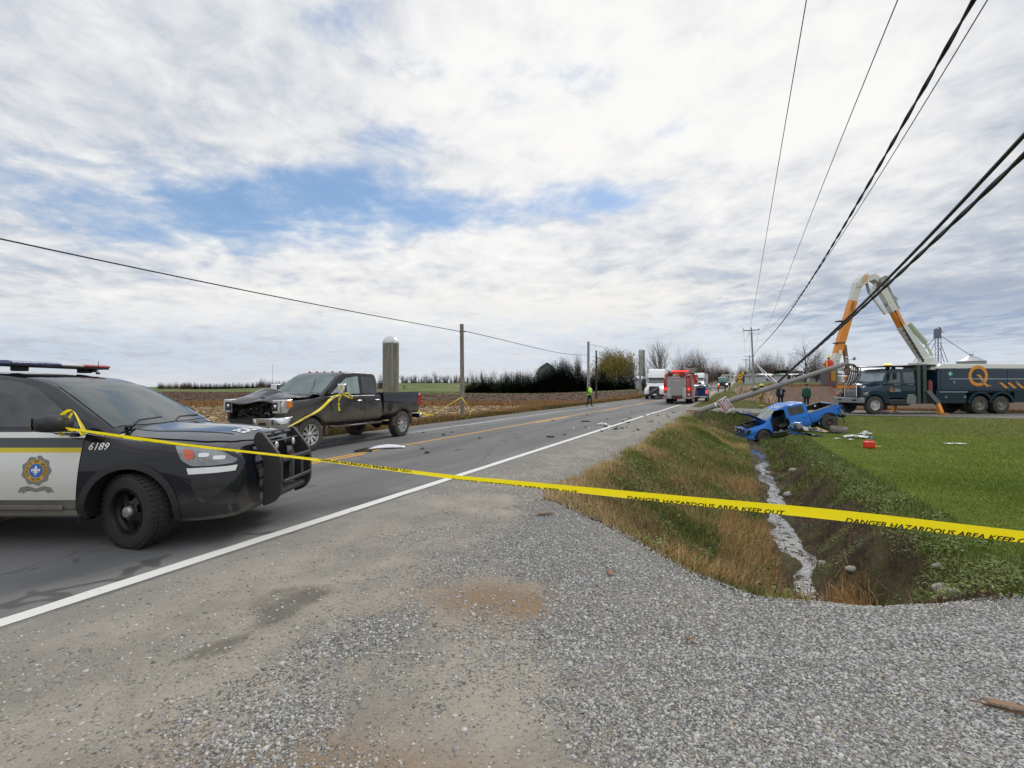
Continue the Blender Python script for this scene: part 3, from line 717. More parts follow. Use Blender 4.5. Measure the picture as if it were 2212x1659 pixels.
# ------------------------------------------------------------------ water in the ditch bed
m, t_, b = newmat('ditch water'); co = coord(t_); n = noise(co, 7, 4, .6); mud = (noise(co, 5, 5, .65) * .6 + noise(co, 26, 3, .6, off=(2, 3, 1)) * .4).ss(.50, .56); setc(t_, b, mixc(mud, (.03, .028, .022), (.045, .036, .022))); rg = mud * .5 + .10; t_.links.new(rg.k, b.inputs['Roughness'])
cw = 1.0 - mud; t_.links.new(cw.k, b.inputs['Coat Weight']); t_.links.new(cw.k, b.inputs['Specular IOR Level']); bump(t_, b, n + noise(co, 30, 3, .6) * .3, .35, .03); water_m = m
def Hw(r, t): return 0 * r - 1.272
tag(rtgrid('water', nonuni(.2, 1.9, [(1.9, .1)]), nonuni(6.0, 25.5, [(25.5, .2)]), water_m, 0, Hw), kind='structure')
# ------------------------------------------------------------------ police SUV
def lowsec(w, zb, zm, ws, zs, zc, ins=.14):
    return [(0, zb), (w - ins, zb), (w - .03, zb + .07), (w, zb + .22 * (zs - zb)), (w, zm), (w * .45 + ws * .55, zs - .05), (ws - .03, zs), (ws * .55, zs * .35 + zc * .65), (0, zc)]
def topsec(wb, wr, zr, z0):
    return [(0, z0), (wb, z0), (wb, z0 + .02), (wr + (wb - wr) * .52, (z0 + zr) / 2), (wr + .015, zr - .07), (wr - .05, zr - .012), (wr * .5, zr + .006), (0, zr + .012)]
def ring(cx, cz, r0, r1, a0, a1, n=22):
    A = [a0 + (a1 - a0) * i / n for i in range(n + 1)]
    return [(cx + r1 * math.cos(a), cz + r1 * math.sin(a)) for a in A] + [(cx + r0 * math.cos(a), cz + r0 * math.sin(a)) for a in A[::-1]]
pb = paint('police black paint', (.008, .009, .014), (.16, .145, .12), .25, .62, .55, .16)
pw_ = paint('police white paint', (.66, .66, .62), (.33, .30, .24), .30, .95, .65, .25)
pg_ = paint('police grey stripe', (.045, .055, .058), (.13, .12, .1), .3, .7, .4, .3)
py_ = paint('police yellow stripe', (.62, .48, .01), (.4, .33, .1), .3, .7, .3, .35)
clad = paint('grey lower cladding', (.035, .034, .034), (.22, .20, .17), .25, .75, .85, .5)
white_dec = M('white decal film', (.72, .72, .70), .35, var=.04)
def suv():
    root = empty('police_car', 'black and white police SUV with light bar and push bumper, tape tied to its mirror', 'police car', (-3.80, 5.93, 0), .005)
    low = Hull([(-4.12, lowsec(.60, .45, .7, .55, .95, .97)), (-4.05, lowsec(.82, .36, .75, .76, 1.08, 1.10)), (-3.8, lowsec(.93, .30, .78, .82, 1.16, 1.19)), (-3.2, lowsec(.975, .30, .78, .87, 1.18, 1.22)),
                (-1.5, lowsec(.985, .30, .78, .885, 1.175, 1.19)), (-.6, lowsec(.985, .30, .78, .89, 1.165, 1.20)), (-.35, lowsec(.985, .30, .80, .89, 1.14, 1.205)), (0, lowsec(.985, .29, .82, .885, 1.085, 1.175)),
                (.30, lowsec(.98, .27, .80, .885, 1.07, 1.16)), (.60, lowsec(.965, .26, .72, .86, 1.04, 1.13)), (.82, lowsec(.93, .27, .66, .80, 1.01, 1.075)), (.93, lowsec(.86, .28, .60, .73, .955, 1.0)),
                (.985, lowsec(.74, .30, .56, .62, .84, .87)), (1.02, lowsec(.55, .34, .5, .45, .68, .70))], .05)
    gh = Hull([(-3.99, topsec(.70, .68, 1.17, 1.08)), (-3.8, topsec(.80, .64, 1.36, 1.08)), (-3.45, topsec(.84, .60, 1.69, 1.08)), (-2.8, topsec(.85, .61, 1.765, 1.08)), (-1.9, topsec(.855, .625, 1.785, 1.08)),
               (-1.33, topsec(.865, .645, 1.735, 1.08)), (-1.05, topsec(.865, .665, 1.65, 1.08)), (-.66, topsec(.86, .75, 1.43, 1.08)), (-.22, topsec(.85, .82, 1.17, 1.08))], .06)
    b = MB(); low.mesh(b, 0); body = b.build('body', [pb, black_plastic], root)
    cs = []
    for ax in (0, -2.86):
        for sy in (-1, 1):
            c = MB(); c.cyl((ax, sy * .60, .37), (ax, sy * 1.2, .37), .435, n=40); cs.append(c)
    boolcut(body, cs)
    inw = lambda c, n: any(math.hypot(c.x - ax, c.z - .37) < .44 and abs(c.y) > .55 and (abs(n.y) < .5 or abs(c.y) < .63) for ax in (0, -2.86))
    dark_inside(body, [inw], 1)
    b = MB(); gh.mesh(b, 0); b.build('roof', pb, root)
    # glass
    w = MB(); patch(w, [(-.30, -.785), (-.26, -.4), (-.25, 0), (-.26, .4), (-.30, .785), (-1.02, .62), (-1.06, .3), (-1.07, 0), (-1.06, -.3), (-1.02, -.62)], topfn(gh), .006, .12); ws_ = w.build('windscreen', wglass, root)
    bk = MB(); patch(bk, rounded([(-3.55, -.5), (-3.55, .5), (-3.9, .58), (-3.9, -.58)], .06), topfn(gh), .006, .12); bk.build('rear_window', tglass, root)
    for sg in (-1, 1):
        f = sidefn(gh, sg)
        for pts in ([(-.58, 1.205), (-1.17, 1.60), (-1.40, 1.675), (-1.78, 1.70), (-1.76, 1.205)], [(-1.88, 1.205), (-1.88, 1.70), (-2.66, 1.70), (-2.80, 1.52), (-2.78, 1.205)], [(-2.90, 1.22), (-2.84, 1.66), (-3.30, 1.60), (-3.62, 1.30)]):
            w = MB(); patch(w, rounded(pts, .05), f, .006, .1); w.build('side_window', tglass, root)
        f2 = sidefn(low, sg)
        # doors: livery bands are patches of one door skin
        for x0, x1 in ((-.465, -1.80), (-1.825, -2.95)):
            dm = MB(); k = lambda z: x0 - .06 * (1.16 - z) / .8 if x0 > -1 else x0
            rr0 = lambda z: x1 if x0 > -1 else (x1 if z > .80 else x1 + .50 * sst(.80 - z, 0, .3))
            for (z1, z0, mi) in ((1.16, 1.108, 0), (1.108, 1.012, 1), (1.012, .964, 2), (.964, .50, 0), (.50, .34, 3)):
                zz_ = [z1 + (z0 - z1) * i / 4 for i in range(5)]
                patch(dm, [(k(z), z) for z in zz_] + [(float(rr0(z)), z) for z in zz_[::-1]], f2, .005, .09, mi)
            dr = dm.build('door', [pw_, pg_, py_, clad], root, ang=60)
            h = MB(); h.bar((x1 + .10, sg * (low.side(x1 + .1, 1.0) + .035), 1.035), (x1 + .32, sg * (low.side(x1 + .3, 1.0) + .035), 1.035), .03, .035); h.build('handle', pb, dr, bev=.008)
            s_ = MB(); s_.bar((k(.42) - .12, sg * (low.side(-1, .42) + .012), .425), (float(rr0(.42)) + .06, sg * (low.side(-2, .42) + .012), .425), .022, .045); s_.build('rub_strip', clad, dr, bev=.008)
            if x0 > -1:      # round crest with its ribbon
                e = MB(); cx, cz = -.90, .79
                wr = [(cx + (.140 + .009 * math.cos(9 * a)) * math.cos(a), cz + (.140 + .009 * math.cos(9 * a)) * math.sin(a)) for a in [2 * PI * i / 72 for i in range(72)]]
                patch(e, wr, f2, .008, .06, 0)
                patch(e, [(cx + .11 * math.cos(a), cz + .11 * math.sin(a)) for a in [2 * PI * i / 40 for i in range(40)]], f2, .010, .06, 1)
                patch(e, [(cx + .068 * math.cos(a), cz + .068 * math.sin(a)) for a in [2 * PI * i / 40 for i in range(40)]], f2, .012, .06, 2)
                for pl_ in ([(0, .052), (.015, .025), (.010, -.015), (-.010, -.015), (-.015, .025)], [(.006, -.01), (.022, .018), (.043, .016), (.045, -.004), (.032, -.012), (.030, .0), (.02, -.004), (.010, -.022)],
                            [(-.006, -.01), (-.022, .018), (-.043, .016), (-.045, -.004), (-.032, -.012), (-.030, .0), (-.02, -.004), (-.010, -.022)], [(-.026, -.014), (.026, -.014), (.026, -.021), (-.026, -.021)], [(0, -.052), (.012, -.025), (-.012, -.025)]):
                    patch(e, [(cx + sg * -1 * p[0], cz + p[1]) for p in pl_], f2, .014, .05, 3)
                patch(e, [(cx, cz + .135), (cx + .012, cz + .117), (cx - .012, cz + .117)], f2, .012, .05, 3)
                rb_ = [(-.15, -.165), (-.08, -.15), (0, -.175), (.08, -.15), (.15, -.165), (.18, -.215), (.135, -.205), (.125, -.225), (.085, -.19), (0, -.21), (-.085, -.19), (-.125, -.225), (-.135, -.205), (-.18, -.215)]
                patch(e, [(cx + p[0], cz + p[1]) for p in rb_], f2, .008, .05, 0)
                tx = 'SÛRETÉ DU QUÉBEC'
                for i, ch in enumerate(tx):
                    if ch == ' ': continue
                    a = R(212) - R(244) * i / (len(tx) - 1); rr = .089
                    put_text(e, ch, .034, f2, (cx - sg * rr * math.cos(a), cz + rr * math.sin(a)), .013, mi=4, flip=-sg, rot=(a - PI / 2), bold=.0006)
                for i, ch in enumerate('POLICE'):
                    a = R(246) + R(48) * i / 5; put_text(e, ch, .026, f2, (cx - sg * .089 * math.cos(a), cz + .089 * math.sin(a)), .013, mi=4, flip=-sg, rot=(a + PI / 2), bold=.0006)
                e.build('crest', [M('crest grey', (.19, .19, .17), .5), M('crest gold', (.55, .32, .05), .5), M('crest blue', (.03, .12, .42), .4), white_dec, M('crest lettering', (.07, .045, .02), .5)], dr, ang=60)
        n = MB(); put_text(n, '6189', .098, f2, (-.32, 1.02), .007, shear=.25, bold=.0012, flip=-sg); n.build('fleet_number', white_dec, root)
        for ax in (0, -2.86): a = MB(); patch(a, ring(ax, .37, .435, .50, R(-9), R(189)), f2, .014, .08, inside=.02); a.build('wheel_arch_trim', black_plastic, root, ang=60)
        # mudflap behind the front wheel
        # headlamp with amber corner and two projectors
        l = MB(); patch(l, rounded([(.42, 1.03), (.68, 1.0), (.86, .955), (.955, .875), (.94, .84), (.78, .825), (.60, .825), (.50, .885)], .03), f2, .008, .05, 0, inside=.02)
        hl = l.build('headlight', [M('headlamp housing', (.20, .21, .22), .10, coat=1, metal=.6, var=.4, sc=12)], root, ang=50)
        q = MB(); patch(q, rounded([(.50, .995), (.60, .975), (.62, .895), (.54, .885)], .02), f2, .013, .05); q.build('amber_reflector', M('orange reflector', (.55, .07, .02), .15, coat=1), hl)
        for xx in (.70, .83):
            q = MB(); patch(q, [(xx + .048 * math.copysign(abs(math.cos(t)) ** .5, math.cos(t)), .93 - (xx - .70) * .22 + .020 * math.copysign(abs(math.sin(t)) ** .6, math.sin(t))) for t in [2 * PI * i / 20 for i in range(20)]], f2, .014, .05); q.build('projector_lens', M('bright lens', (.75, .77, .8), .1, coat=1, var=.1), hl)
        q = MB(); patch(q, [(.56, .805), (.955, .815), (.95, .76), (.58, .745)], f2, .008, .06); q.build('reflective_strip', white_dec, root)
        q = MB(); patch(q, rounded([(.60, .70), (.94, .71), (.90, .60), (.82, .52), (.66, .52)], .02), f2, .004, .05, 0, inside=.0); q.bar((.68, sg * (low.side(.68, .63) + .02), .63), (.90, sg * (low.side(.90, .63) + .02), .64), .02, .03); q.build('fog_lamp_recess', black_plastic, root)
        q = MB(); patch(q, [(.50, .45), (.66, .48), (.82, .44), (.97, .42), (.97, .34), (.50, .30)], f2, .006, .06); q.build('lower_bumper', black_plastic, root)
        # door mirror
        q = MB(); yb = sg * .98
        mx_ = -.60 if sg < 0 else -.86
        P = [[(mx_ + .115 * cx_ * k, sg * (1.0 + .27 * u), 1.265 + .085 * cz_ * k) for cx_, cz_ in [(math.copysign(abs(math.cos(a)) ** .7, math.cos(a)), math.copysign(abs(math.sin(a)) ** .7, math.sin(a))) for a in [2 * PI * i / 16 for i in range(17)]]] for u, k in ((0, .35), (.04, .8), (.2, .97), (.6, 1.0), (.88, .9), (.97, .6), (1, .05))]
        q.grid(P); q.bar((mx_, sg * .93, 1.19), (mx_, sg * 1.06, 1.22), .09, .05); mr = q.build('wing_mirror', black_plastic, root, ang=60)
        q = MB(); q.box((mx_ - .115, sg * 1.15, 1.265), (.01, .19, .11)); q.build('mirror_glass', M('mirror glass', (.5, .52, .55), .05, metal=1), mr)
        q = MB(); patch(q, rounded([(-3.62, 1.12), (-3.95, 1.08), (-4.03, .92), (-3.75, .95)], .03), f2, .008, .06); q.build('tail_light', redlens, root)
    # hood: raised power bulges, shut line, reversed lettering
    h = MB(); tf = topfn(low)
    patch(h, rounded([(-.20, -.80), (-.20, .80), (.30, .82), (.64, .77), (.83, .62), (.90, .30), (.91, 0), (.90, -.30), (.83, -.62), (.64, -.77), (.30, -.82)], .05), tf, .010, .09, inside=.012)
    hd = h.build('hood', pb, root, ang=60)
    for sg in (-1, 1):
        r_ = MB(); pts = [(-.30, sg * .60), (.0, sg * .57), (.35, sg * .50), (.72, sg * .40)]
        r_.tube([(x, y, low.top(x, abs(y)) + .002) for x, y in cat(pts, 5)], .016, 8); r_.build('hood_crease', pb, hd)
        wi = MB(); y0 = sg * .55 if sg < 0 else .12
        pts = [(-.22, .02, 1.20), (-.33, .28, 1.25), (-.34, .66, 1.252)] if sg > 0 else [(-.22, -.66, 1.20), (-.33, -.40, 1.25), (-.345, -.02, 1.262)]
        wi.tube(pts, .011, 6); wi.bar((-.26, pts[0][1], 1.20), (-.20, pts[0][1] - .05, 1.20), .03, .02); wi.build('wiper', black_plastic, root)
    tm = MB(); put_text(tm, 'POLICE', .17, lambda u, v: Vector((v, u, low.top(v, abs(u)))), (0, .70), .014, bold=.006, flip=1, rot=PI); tm.build('hood_lettering', white_dec, hd)
    # front grille and licence area
    g = MB()
    for z in (.68, .73, .78, .83, .88): g.bar((.94 - (z - .68) * .28, -.5, z), (.94 - (z - .68) * .28, .5, z), .05, .022, up=(0, 0, 1))
    g.box((.90, 0, .78), (.08, 1.06, .26), 0); g.box((.955, 0, .45), (.05, .9, .14)); g.build('grille', black_plastic, root, bev=.005)
    # push bumper
    out = rounded([(.95, 1.07), (.99, 1.125), (1.045, 1.11), (1.225, .88), (1.255, .78), (1.255, .46), (1.19, .35), (1.05, .30), (1.05, .50), (1.06, .80), (.95, 1.0)], [.03, .05, .04, .1, .1, .12, .08, .02, .05, .08, .02], 4)
    pbm = MB()
    for y in (-.40, .40): pbm.prism(out, y - .028, y + .028, 'XZ')
    pbm.bar((1.00, -.38, 1.075), (1.00, .38, 1.075), .035, .07); pbm.bar((1.10, -.38, 1.0), (1.10, .38, 1.0), .02, .02)
    pbm.bar((1.235, -.38, .80), (1.235, .38, .80), .05, .05); pbm.bar((1.255, -.38, .56), (1.255, .38, .56), .035, .04); pbm.cyl((1.16, -.38, .43), (1.16, .38, .43), .045, n=14)
    for y in (-.13, .13): pbm.bar((1.25, y, .56), (1.25, y, .80), .06, .02, up=(1, 0, 0))
    for y in (-.25, 0, .25): pbm.box((1.012, y, 1.075), (.035, .17, .03), 1)
    pbm.build('push_bumper', [black_plastic, M('push bumper slots', (.09, .09, .095), .4)], root, bev=.012)
    for y in (-.22, .22):
        q = MB(); q.cyl((1.04, y, .95), (1.11, y, .95), .055, n=16); l_ = q.build('spot_lamp', black_plastic, root); q = MB(); q.ball((1.105, y, .95), .045, 12, 8, sc=(.4, 1, 1)); q.build('lens', clearlens, l_)
    # light bar
    lb = MB(); x0 = -1.62
    def bar_seg(y0, y1, mat, nm):
        q = MB(); o_ = rounded([(x0 - .15, 1.862), (x0 - .13, 1.902), (x0 + .10, 1.902), (x0 + .155, 1.885), (x0 + .15, 1.858)], .02); q.prism(o_, y0, y1, 'XZ'); return q, mat
    base = MB(); base.box((x0, 0, 1.852), (.28, 1.28, .025)); base.box((x0, -.42, 1.82), (.12, .10, .06)); base.box((x0, .42, 1.82), (.12, .10, .06)); base.box((x0 + .05, .47, 1.825), (.1, .06, .045))
    lbo = base.build('light_bar', black_plastic, root, bev=.01)
    for y0, y1, nm, c_ in ((-.66, -.07, 'blue_lens', M('blue lamp lens', (.015, .03, .16), .12, coat=1)), (-.07, .24, 'white_lens', M('white lamp lens', (.55, .53, .5), .2, coat=1)), (.24, .64, 'red_lens', M('dark red lens', (.33, .015, .02), .14, coat=1))):
        q, _ = bar_seg(y0, y1, None, nm); q.build(nm, c_, lbo, bev=.012)
    a = MB(); a.cyl((-1.45, .42, 1.775), (-1.45, .42, 1.80), .022, n=10); a.cyl((-1.45, .42, 1.80), (-1.44, .42, 1.94), .004, .003, n=6); a.build('roof_aerial', black_plastic, root)
    st = M('black steel rim', (.014, .014, .015), .45, metal=.3, var=.3)
    for ax, sy, s_ in ((0, -1, -.34), (0, 1, -.34), (-2.86, -1, 0), (-2.86, 1, 0)):
        wheel(root, (ax, sy * .86, .37), .372, .24, .235, 5, st, rubber, s_, sy, style='steel', cap=.062)
    ax_ = MB(); ax_.box((-1.5, 0, .30), (4.0, 1.3, .12)); ax_.build('chassis', dark_metal, root)
    return root, low, gh
police, SUVL, SUVG = suv()
# ------------------------------------------------------------------ crew-cab pickups
def pickup(name, label, loc, rot, P):
    root = empty(name, label, P.get('cat', 'pickup truck'), loc, rot=rot); g = P.get
    w, zb, zs, zh, zr, r = P['w'], P['zb'], P['zs'], P['zh'], P['zr'], P['r']; nose, cowl, wt, cr, wb = P['nose'], P['cowl'], P['wt'], P['cr'], P['wb']
    body_m, glass = P['paint'], g('glass', tglass); flare = P['flare']
    low = Hull([(cr, lowsec(w - .03, zb, zb + .45 * (zs - zb), w - .10, zs, zs + .01, .2)), (cr + .3, lowsec(w, zb, zb + .45 * (zs - zb), w - .09, zs, zs + .02, .2)), (cowl - .4, lowsec(w, zb, zb + .45 * (zs - zb), w - .09, zs, zs + .03, .2)),
                (cowl, lowsec(w, zb, zb + .45 * (zs - zb), w - .10, zs - .01, zs + .05, .2)), (.0, lowsec(w, zb, zb + .5 * (zs - zb), w - .14, zh - .05, zh + .05, .2)), (nose - .32, lowsec(w - .02, zb + .02, zb + .5 * (zs - zb), w - .17, zh - .08, zh + .02, .2)),
                (nose - .10, lowsec(w - .09, zb + .05, zb + .5 * (zs - zb), w - .22, zh - .14, zh - .04, .2)), (nose, lowsec(w - .2, zb + .08, zb + .5 * (zs - zb), w - .34, zh - .24, zh - .12, .2))], .06)
    gh = Hull([(cr, topsec(w - .17, w - .26, zr - .16, zs - .06)), (cr + .12, topsec(w - .13, w - .25, zr - .03, zs - .06)), (cr + .5, topsec(w - .12, w - .25, zr, zs - .06)), ((wt + cr) / 2, topsec(w - .12, w - .245, zr + .01, zs - .06)), (wt - .25, topsec(w - .12, w - .245, zr - .02, zs - .06)),
               (wt, topsec(w - .12, w - .24, zr - .09, zs - .06)), ((wt + cowl) / 2, topsec(w - .13, w - .19, (zr + zs) / 2 - .01, zs - .06)), (cowl + .04, topsec(w - .14, w - .15, zs + .04, zs - .06))], .06)
    dent = g('dent'); b = MB(); low.mesh(b); body = b.build('body', [body_m, dark_metal], root)
    cs = []
    for sy in (-1, 1):
        c = MB(); c.cyl((0, sy * (w - .38), r * .98), (0, sy * (w + .3), r * .98), r * 1.17, n=32); cs.append(c)
    if g('bay'): c = MB(); c.box(((cowl + .10 + nose - .10) / 2, 0, zh + .1), (nose - .2 - cowl, 2 * w - .42, .62)); cs.append(c)
    if g('nograille'): c = MB(); c.box((nose, 0, zb + .46), (.5, 1.45, .54)); cs.append(c)
    if g('opendoor'): c = MB(); x0, x1 = g('opendoor'); c.box(((x0 + x1) / 2, w - .25, (zb + zs) / 2 + .09), (abs(x0 - x1), .95, zs - zb + .10)); cs.append(c)
    boolcut(body, cs)
    tests = [lambda c, n: math.hypot(c.x, c.z - r * .98) < r * 1.19 and abs(c.y) < w - .02 and abs(c.y) > w - .42]
    if g('bay'): tests.append(lambda c, n: cowl + .09 < c.x < nose - .09 and abs(c.y) < w - .20 and c.z < zh - .03 and c.z > zh - .25 and (abs(n.z) > .9 or abs(n.x) > .9 or abs(n.y) > .9) and not abs(c.y) > w - .2)
    if g('nograille'): tests.append(lambda c, n: c.x < nose - .2 and c.x > nose - .27 and abs(n.x) > .9 and abs(c.y) < .73); tests.append(lambda c, n: c.x > nose - .26 and abs(c.y) < .735 and zb + .18 < c.z < zb + .74)
    if g('opendoor'): tests.append(lambda c, n: x0 - .02 < c.x < x1 + .02 and c.y < w - .03 and c.y > w - .75 and (abs(n.y) > .9 or abs(n.x) > .9 or abs(n.z) > .9))
    dark_inside(body, tests, 1)
    b = MB(); gh.mesh(b)
    if dent: b.v = [dent(v) for v in b.v]
    rf = b.build('roof', [body_m, dark_metal], root)
    if g('opendoor'):      # front door torn off: open the cab side and line the cabin dark
        inside = lambda c_: x0 + .05 < c_.x < x1 - .03 - max(0, (c_.z - zs)) * .62 and c_.y > .3 and c_.z < zr - .15
        li = MB(); gh.mesh(li); li.v = [(v[0] * .985 - .02, v[1] * .955, v[2] - .03) for v in ([dent(v) for v in li.v] if dent else li.v)]; li = li.build('cabin_lining', M('cabin lining', (.035, .035, .034), .9), root)
        for ob in (rf, li):
            bm = bmesh.new(); bm.from_mesh(ob.data); bmesh.ops.delete(bm, geom=[f for f in bm.faces if inside(f.calc_center_median())], context='FACES'); bm.to_mesh(ob.data); bm.free()
    dn = dent or (lambda v: v)
    tf = topfn(gh)
    q = MB(); ww0, ww1 = w - .21, w - .30
    patch(q, [(cowl - .03, -ww0), (cowl + .015, 0), (cowl - .03, ww0), (wt + .03, ww1), (wt, 0), (wt + .03, -ww1)], lambda a, c: Vector(dn(tf(a, c))), .012 if dent else .006, .1); q.build('windscreen', g('wglass', wglass), root)
    q = MB(); q.box((cr - .005, 0, (zs + zr) / 2 + .02), (.02, 2 * w - .66, zr - zs - .22)); q.build('rear_window', glass, root, bev=.01)
    B = g('B', (cowl - .62 + cr) / 2 - .03)      # b-pillar
    for sg in (-1, 1):
        f = sidefn(gh, sg); f2 = sidefn(low, sg); fd = lambda a, c: Vector(dn(f(a, c)))
        skip = g('opendoor') and sg > 0
        for i, pts in enumerate(([(cowl - .30, zs + .05), (wt - .22, zr - .19), (B + .05, zr - .12), (B + .05, zs + .05)], [(B - .07, zs + .05), (B - .07, zr - .12), (cr + .24, zr - .13), (cr + .16, zs + .05)])):
            if skip and i == 0: continue
            q = MB(); patch(q, rounded(pts, .05), fd, .012 if dent else .006, .1); q.build('side_window', glass if not (g('airbag') and i == 0 and sg > 0) else g('airbag'), root)
        for i, (a, c) in enumerate(((cowl - .20, B + .01), (B - .01, cr + .05))):
            if skip and i == 0: continue
            zt = zs - .035
            q = MB(); pts = [(a, zt), (c, zt), (c, zb + .05), (a if i == 0 else a, zb + .05)]
            patch(q, rounded(pts, .03), f2, .008, .1, inside=.012); dr = q.build('door', body_m, root, ang=60)
            q = MB(); yy = low.side(c + .2, zs - .17) + .04; q.bar((c + .10, sg * yy, zs - .15), (c + .34, sg * yy, zs - .15), .03, .04); q.build('handle', g('handle', chrome), dr, bev=.01)
        q = MB(); rr = r * 1.15; patch(q, ring(0, r * .98, rr, rr + g('flw', .07), R(-2), R(182)), f2, .022, .08, inside=.05); q.build('fender_flare', flare, root, ang=60)
        if g('headlight', 1):
            q = MB(); hz = zb + g('hlz', .50); q.prism(rounded([(nose - .30, hz - .16), (nose - .02, hz - .15), (nose - .0, hz + .02), (nose - .06, hz + .16), (nose - .30, hz + .17)], .03), sg * (w - .30), sg * (w - .065), 'XZ'); q.build('headlight', clearlens, root, bev=.015)
            q = MB(); q.prism([(nose - .30, hz - .02), (nose - .14, hz - .02), (nose - .14, hz + .14), (nose - .30, hz + .14)], sg * (w - .08), sg * (w - .048), 'XZ'); q.build('marker_lamp', amberlens, root, bev=.008)
        if g('mirror', 1) and not (skip):
            q = MB(); q.box((cowl - .40, sg * (w + .16), zs + .16), (.13, .22, g('mh', .30)), 0); q.bar((cowl - .38, sg * (w - .10), zs + .05), (cowl - .38, sg * (w + .12), zs + .08), .06, .05, 1)
            mo = q.build('wing_mirror', [g('mirm', chrome), black_plastic], root, bev=.03, seg=3); q = MB(); q.box((cowl - .40, sg * (w + .275), zs + .13), (.05, .014, .16)); q.box((cowl - .475, sg * (w + .16), zs + .16), (.02, .19, g('mh', .3) - .05)); q.build('mirror_housing', black_plastic, mo, bev=.01)
        if g('step', 1): q = MB(); q.bar((cowl - .15, sg * (w - .02), zb - .09), (cr + .1, sg * (w - .02), zb - .09), .16, .06); q.bar((cowl - .8, sg * (w - .2), zb + .0), (cowl - .8, sg * (w - .02), zb - .08), .05, .05); q.bar((cr + .5, sg * (w - .2), zb + .0), (cr + .5, sg * (w - .02), zb - .08), .05, .05); q.build('running_board', g('stepm', dark_metal), root, bev=.02)
    # bed
    bx0, bx1 = cr - .07, P['be']; bt = g('bt', zs + .04)
    bd = Hull([(bx1, lowsec(w - .06, zb + .12, zb + .5 * (bt - zb), w - .08, bt, bt, .2)), (bx1 + .12, lowsec(w - .005, zb + .08, zb + .5 * (bt - zb), w - .05, bt, bt, .2)), (bx0, lowsec(w - .005, zb + .08, zb + .5 * (bt - zb), w - .05, bt, bt, .2))], .1)
    b = MB(); bd.mesh(b); bed = b.build('bed', [g('bedpaint', body_m), dark_metal], root)
    cs = [];
    c = MB(); c.box(((bx0 + bx1) / 2, 0, bt + .0), (bx0 - bx1 - .16, 2 * w - .26, 2 * .52)); cs.append(c)
    for sy in (-1, 1): c = MB(); c.cyl((-wb, sy * (w - .40), r * .98), (-wb, sy * (w + .3), r * .98), r * 1.19, n=32); cs.append(c)
    boolcut(bed, cs)
    dark_inside(bed, [lambda c, n: math.hypot(c.x + wb, c.z - r * .98) < r * 1.2 and abs(c.y) < w - .03 and abs(c.y) > w - .43, lambda c, n: abs(c.y) < w - .12 and bx1 + .07 < c.x < bx0 - .07 and c.z > bt - .53 and c.z < bt - .005], 1)
    for sg in (-1, 1):
        f3 = sidefn(bd, sg); q = MB(); patch(q, ring(-wb, r * .98, r * 1.17, r * 1.17 + g('flw', .07), R(-2), R(182)), f3, .022, .08, inside=.05); q.build('fender_flare', flare, bed, ang=60)
        q = MB(); q.bar((bx0 - .01, sg * (w - .085), bt + .012), (bx1 + .04, sg * (w - .085), bt + .012), .11, .03); q.build('bed_rail', g('railm', black_plastic), bed, bev=.008)
        if g('tail', 1): q = MB(); q.prism(rounded([(bx1 - .02, zb + .33), (bx1 + .17, zb + .36), (bx1 + .12, bt - .06), (bx1 - .01, bt - .05)], .03), sg * (w - .15), sg * (w + .006), 'XZ'); q.build('tail_light', redlens if not g('tlit') else redlit, bed, bev=.01)
    q = MB(); q.box((bx1 - .012, 0, (zb + bt) / 2 + .08), (.03, 2 * w - .36, bt - zb - .20)); tg = q.build('tailgate', g('bedpaint', body_m), bed, bev=.012)
    if g('gate_extra'): g('gate_extra')(tg, bx1, (zb + bt) / 2 + .08)
    q = MB(); q.box((bx1 - .10, 0, zb - .02), (.16, 2 * w - .06, .17)); q.build('rear_bumper', g('bumper', chrome), bed, bev=.03)
    # chassis and wheels
    q = MB()
    for sy in (-.42, .42): q.bar((nose - .3, sy, zb - .02), (bx1 + .1, sy, zb - .02), .09, .16)
    q.cyl((0, -w + .3, r), (0, w - .3, r), .06, n=10); q.cyl((-wb, -w + .3, r), (-wb, w - .3, r), .07, n=10); q.ball((-wb, 0, r), .17); q.cyl((-wb, 0, r), (-1, .1, zb - .05), .05, n=8); q.cyl((-3.2, -.35, zb - .1), (-1.6, -.35, zb - .1), .09, n=10)
    q.build('chassis', dark_metal, root)
    for ax, st_, i in ((0, g('steer', 0), 0), (-wb, 0, 1)):
        for sy in (-1, 1):
            wheel(root, (ax, sy * (w - .14), r) if not (g('rw') and i) else (ax + g('rw')[0], sy * (w - .14), r + g('rw')[1]), r, g('tw', .27), g('rim', .26), g('spokes', 8), g('rimm', alu), g('tyrem', dusty_rubber), st_, sy, style=g('rims', 'alloy'))
    return root, low, gh, bd
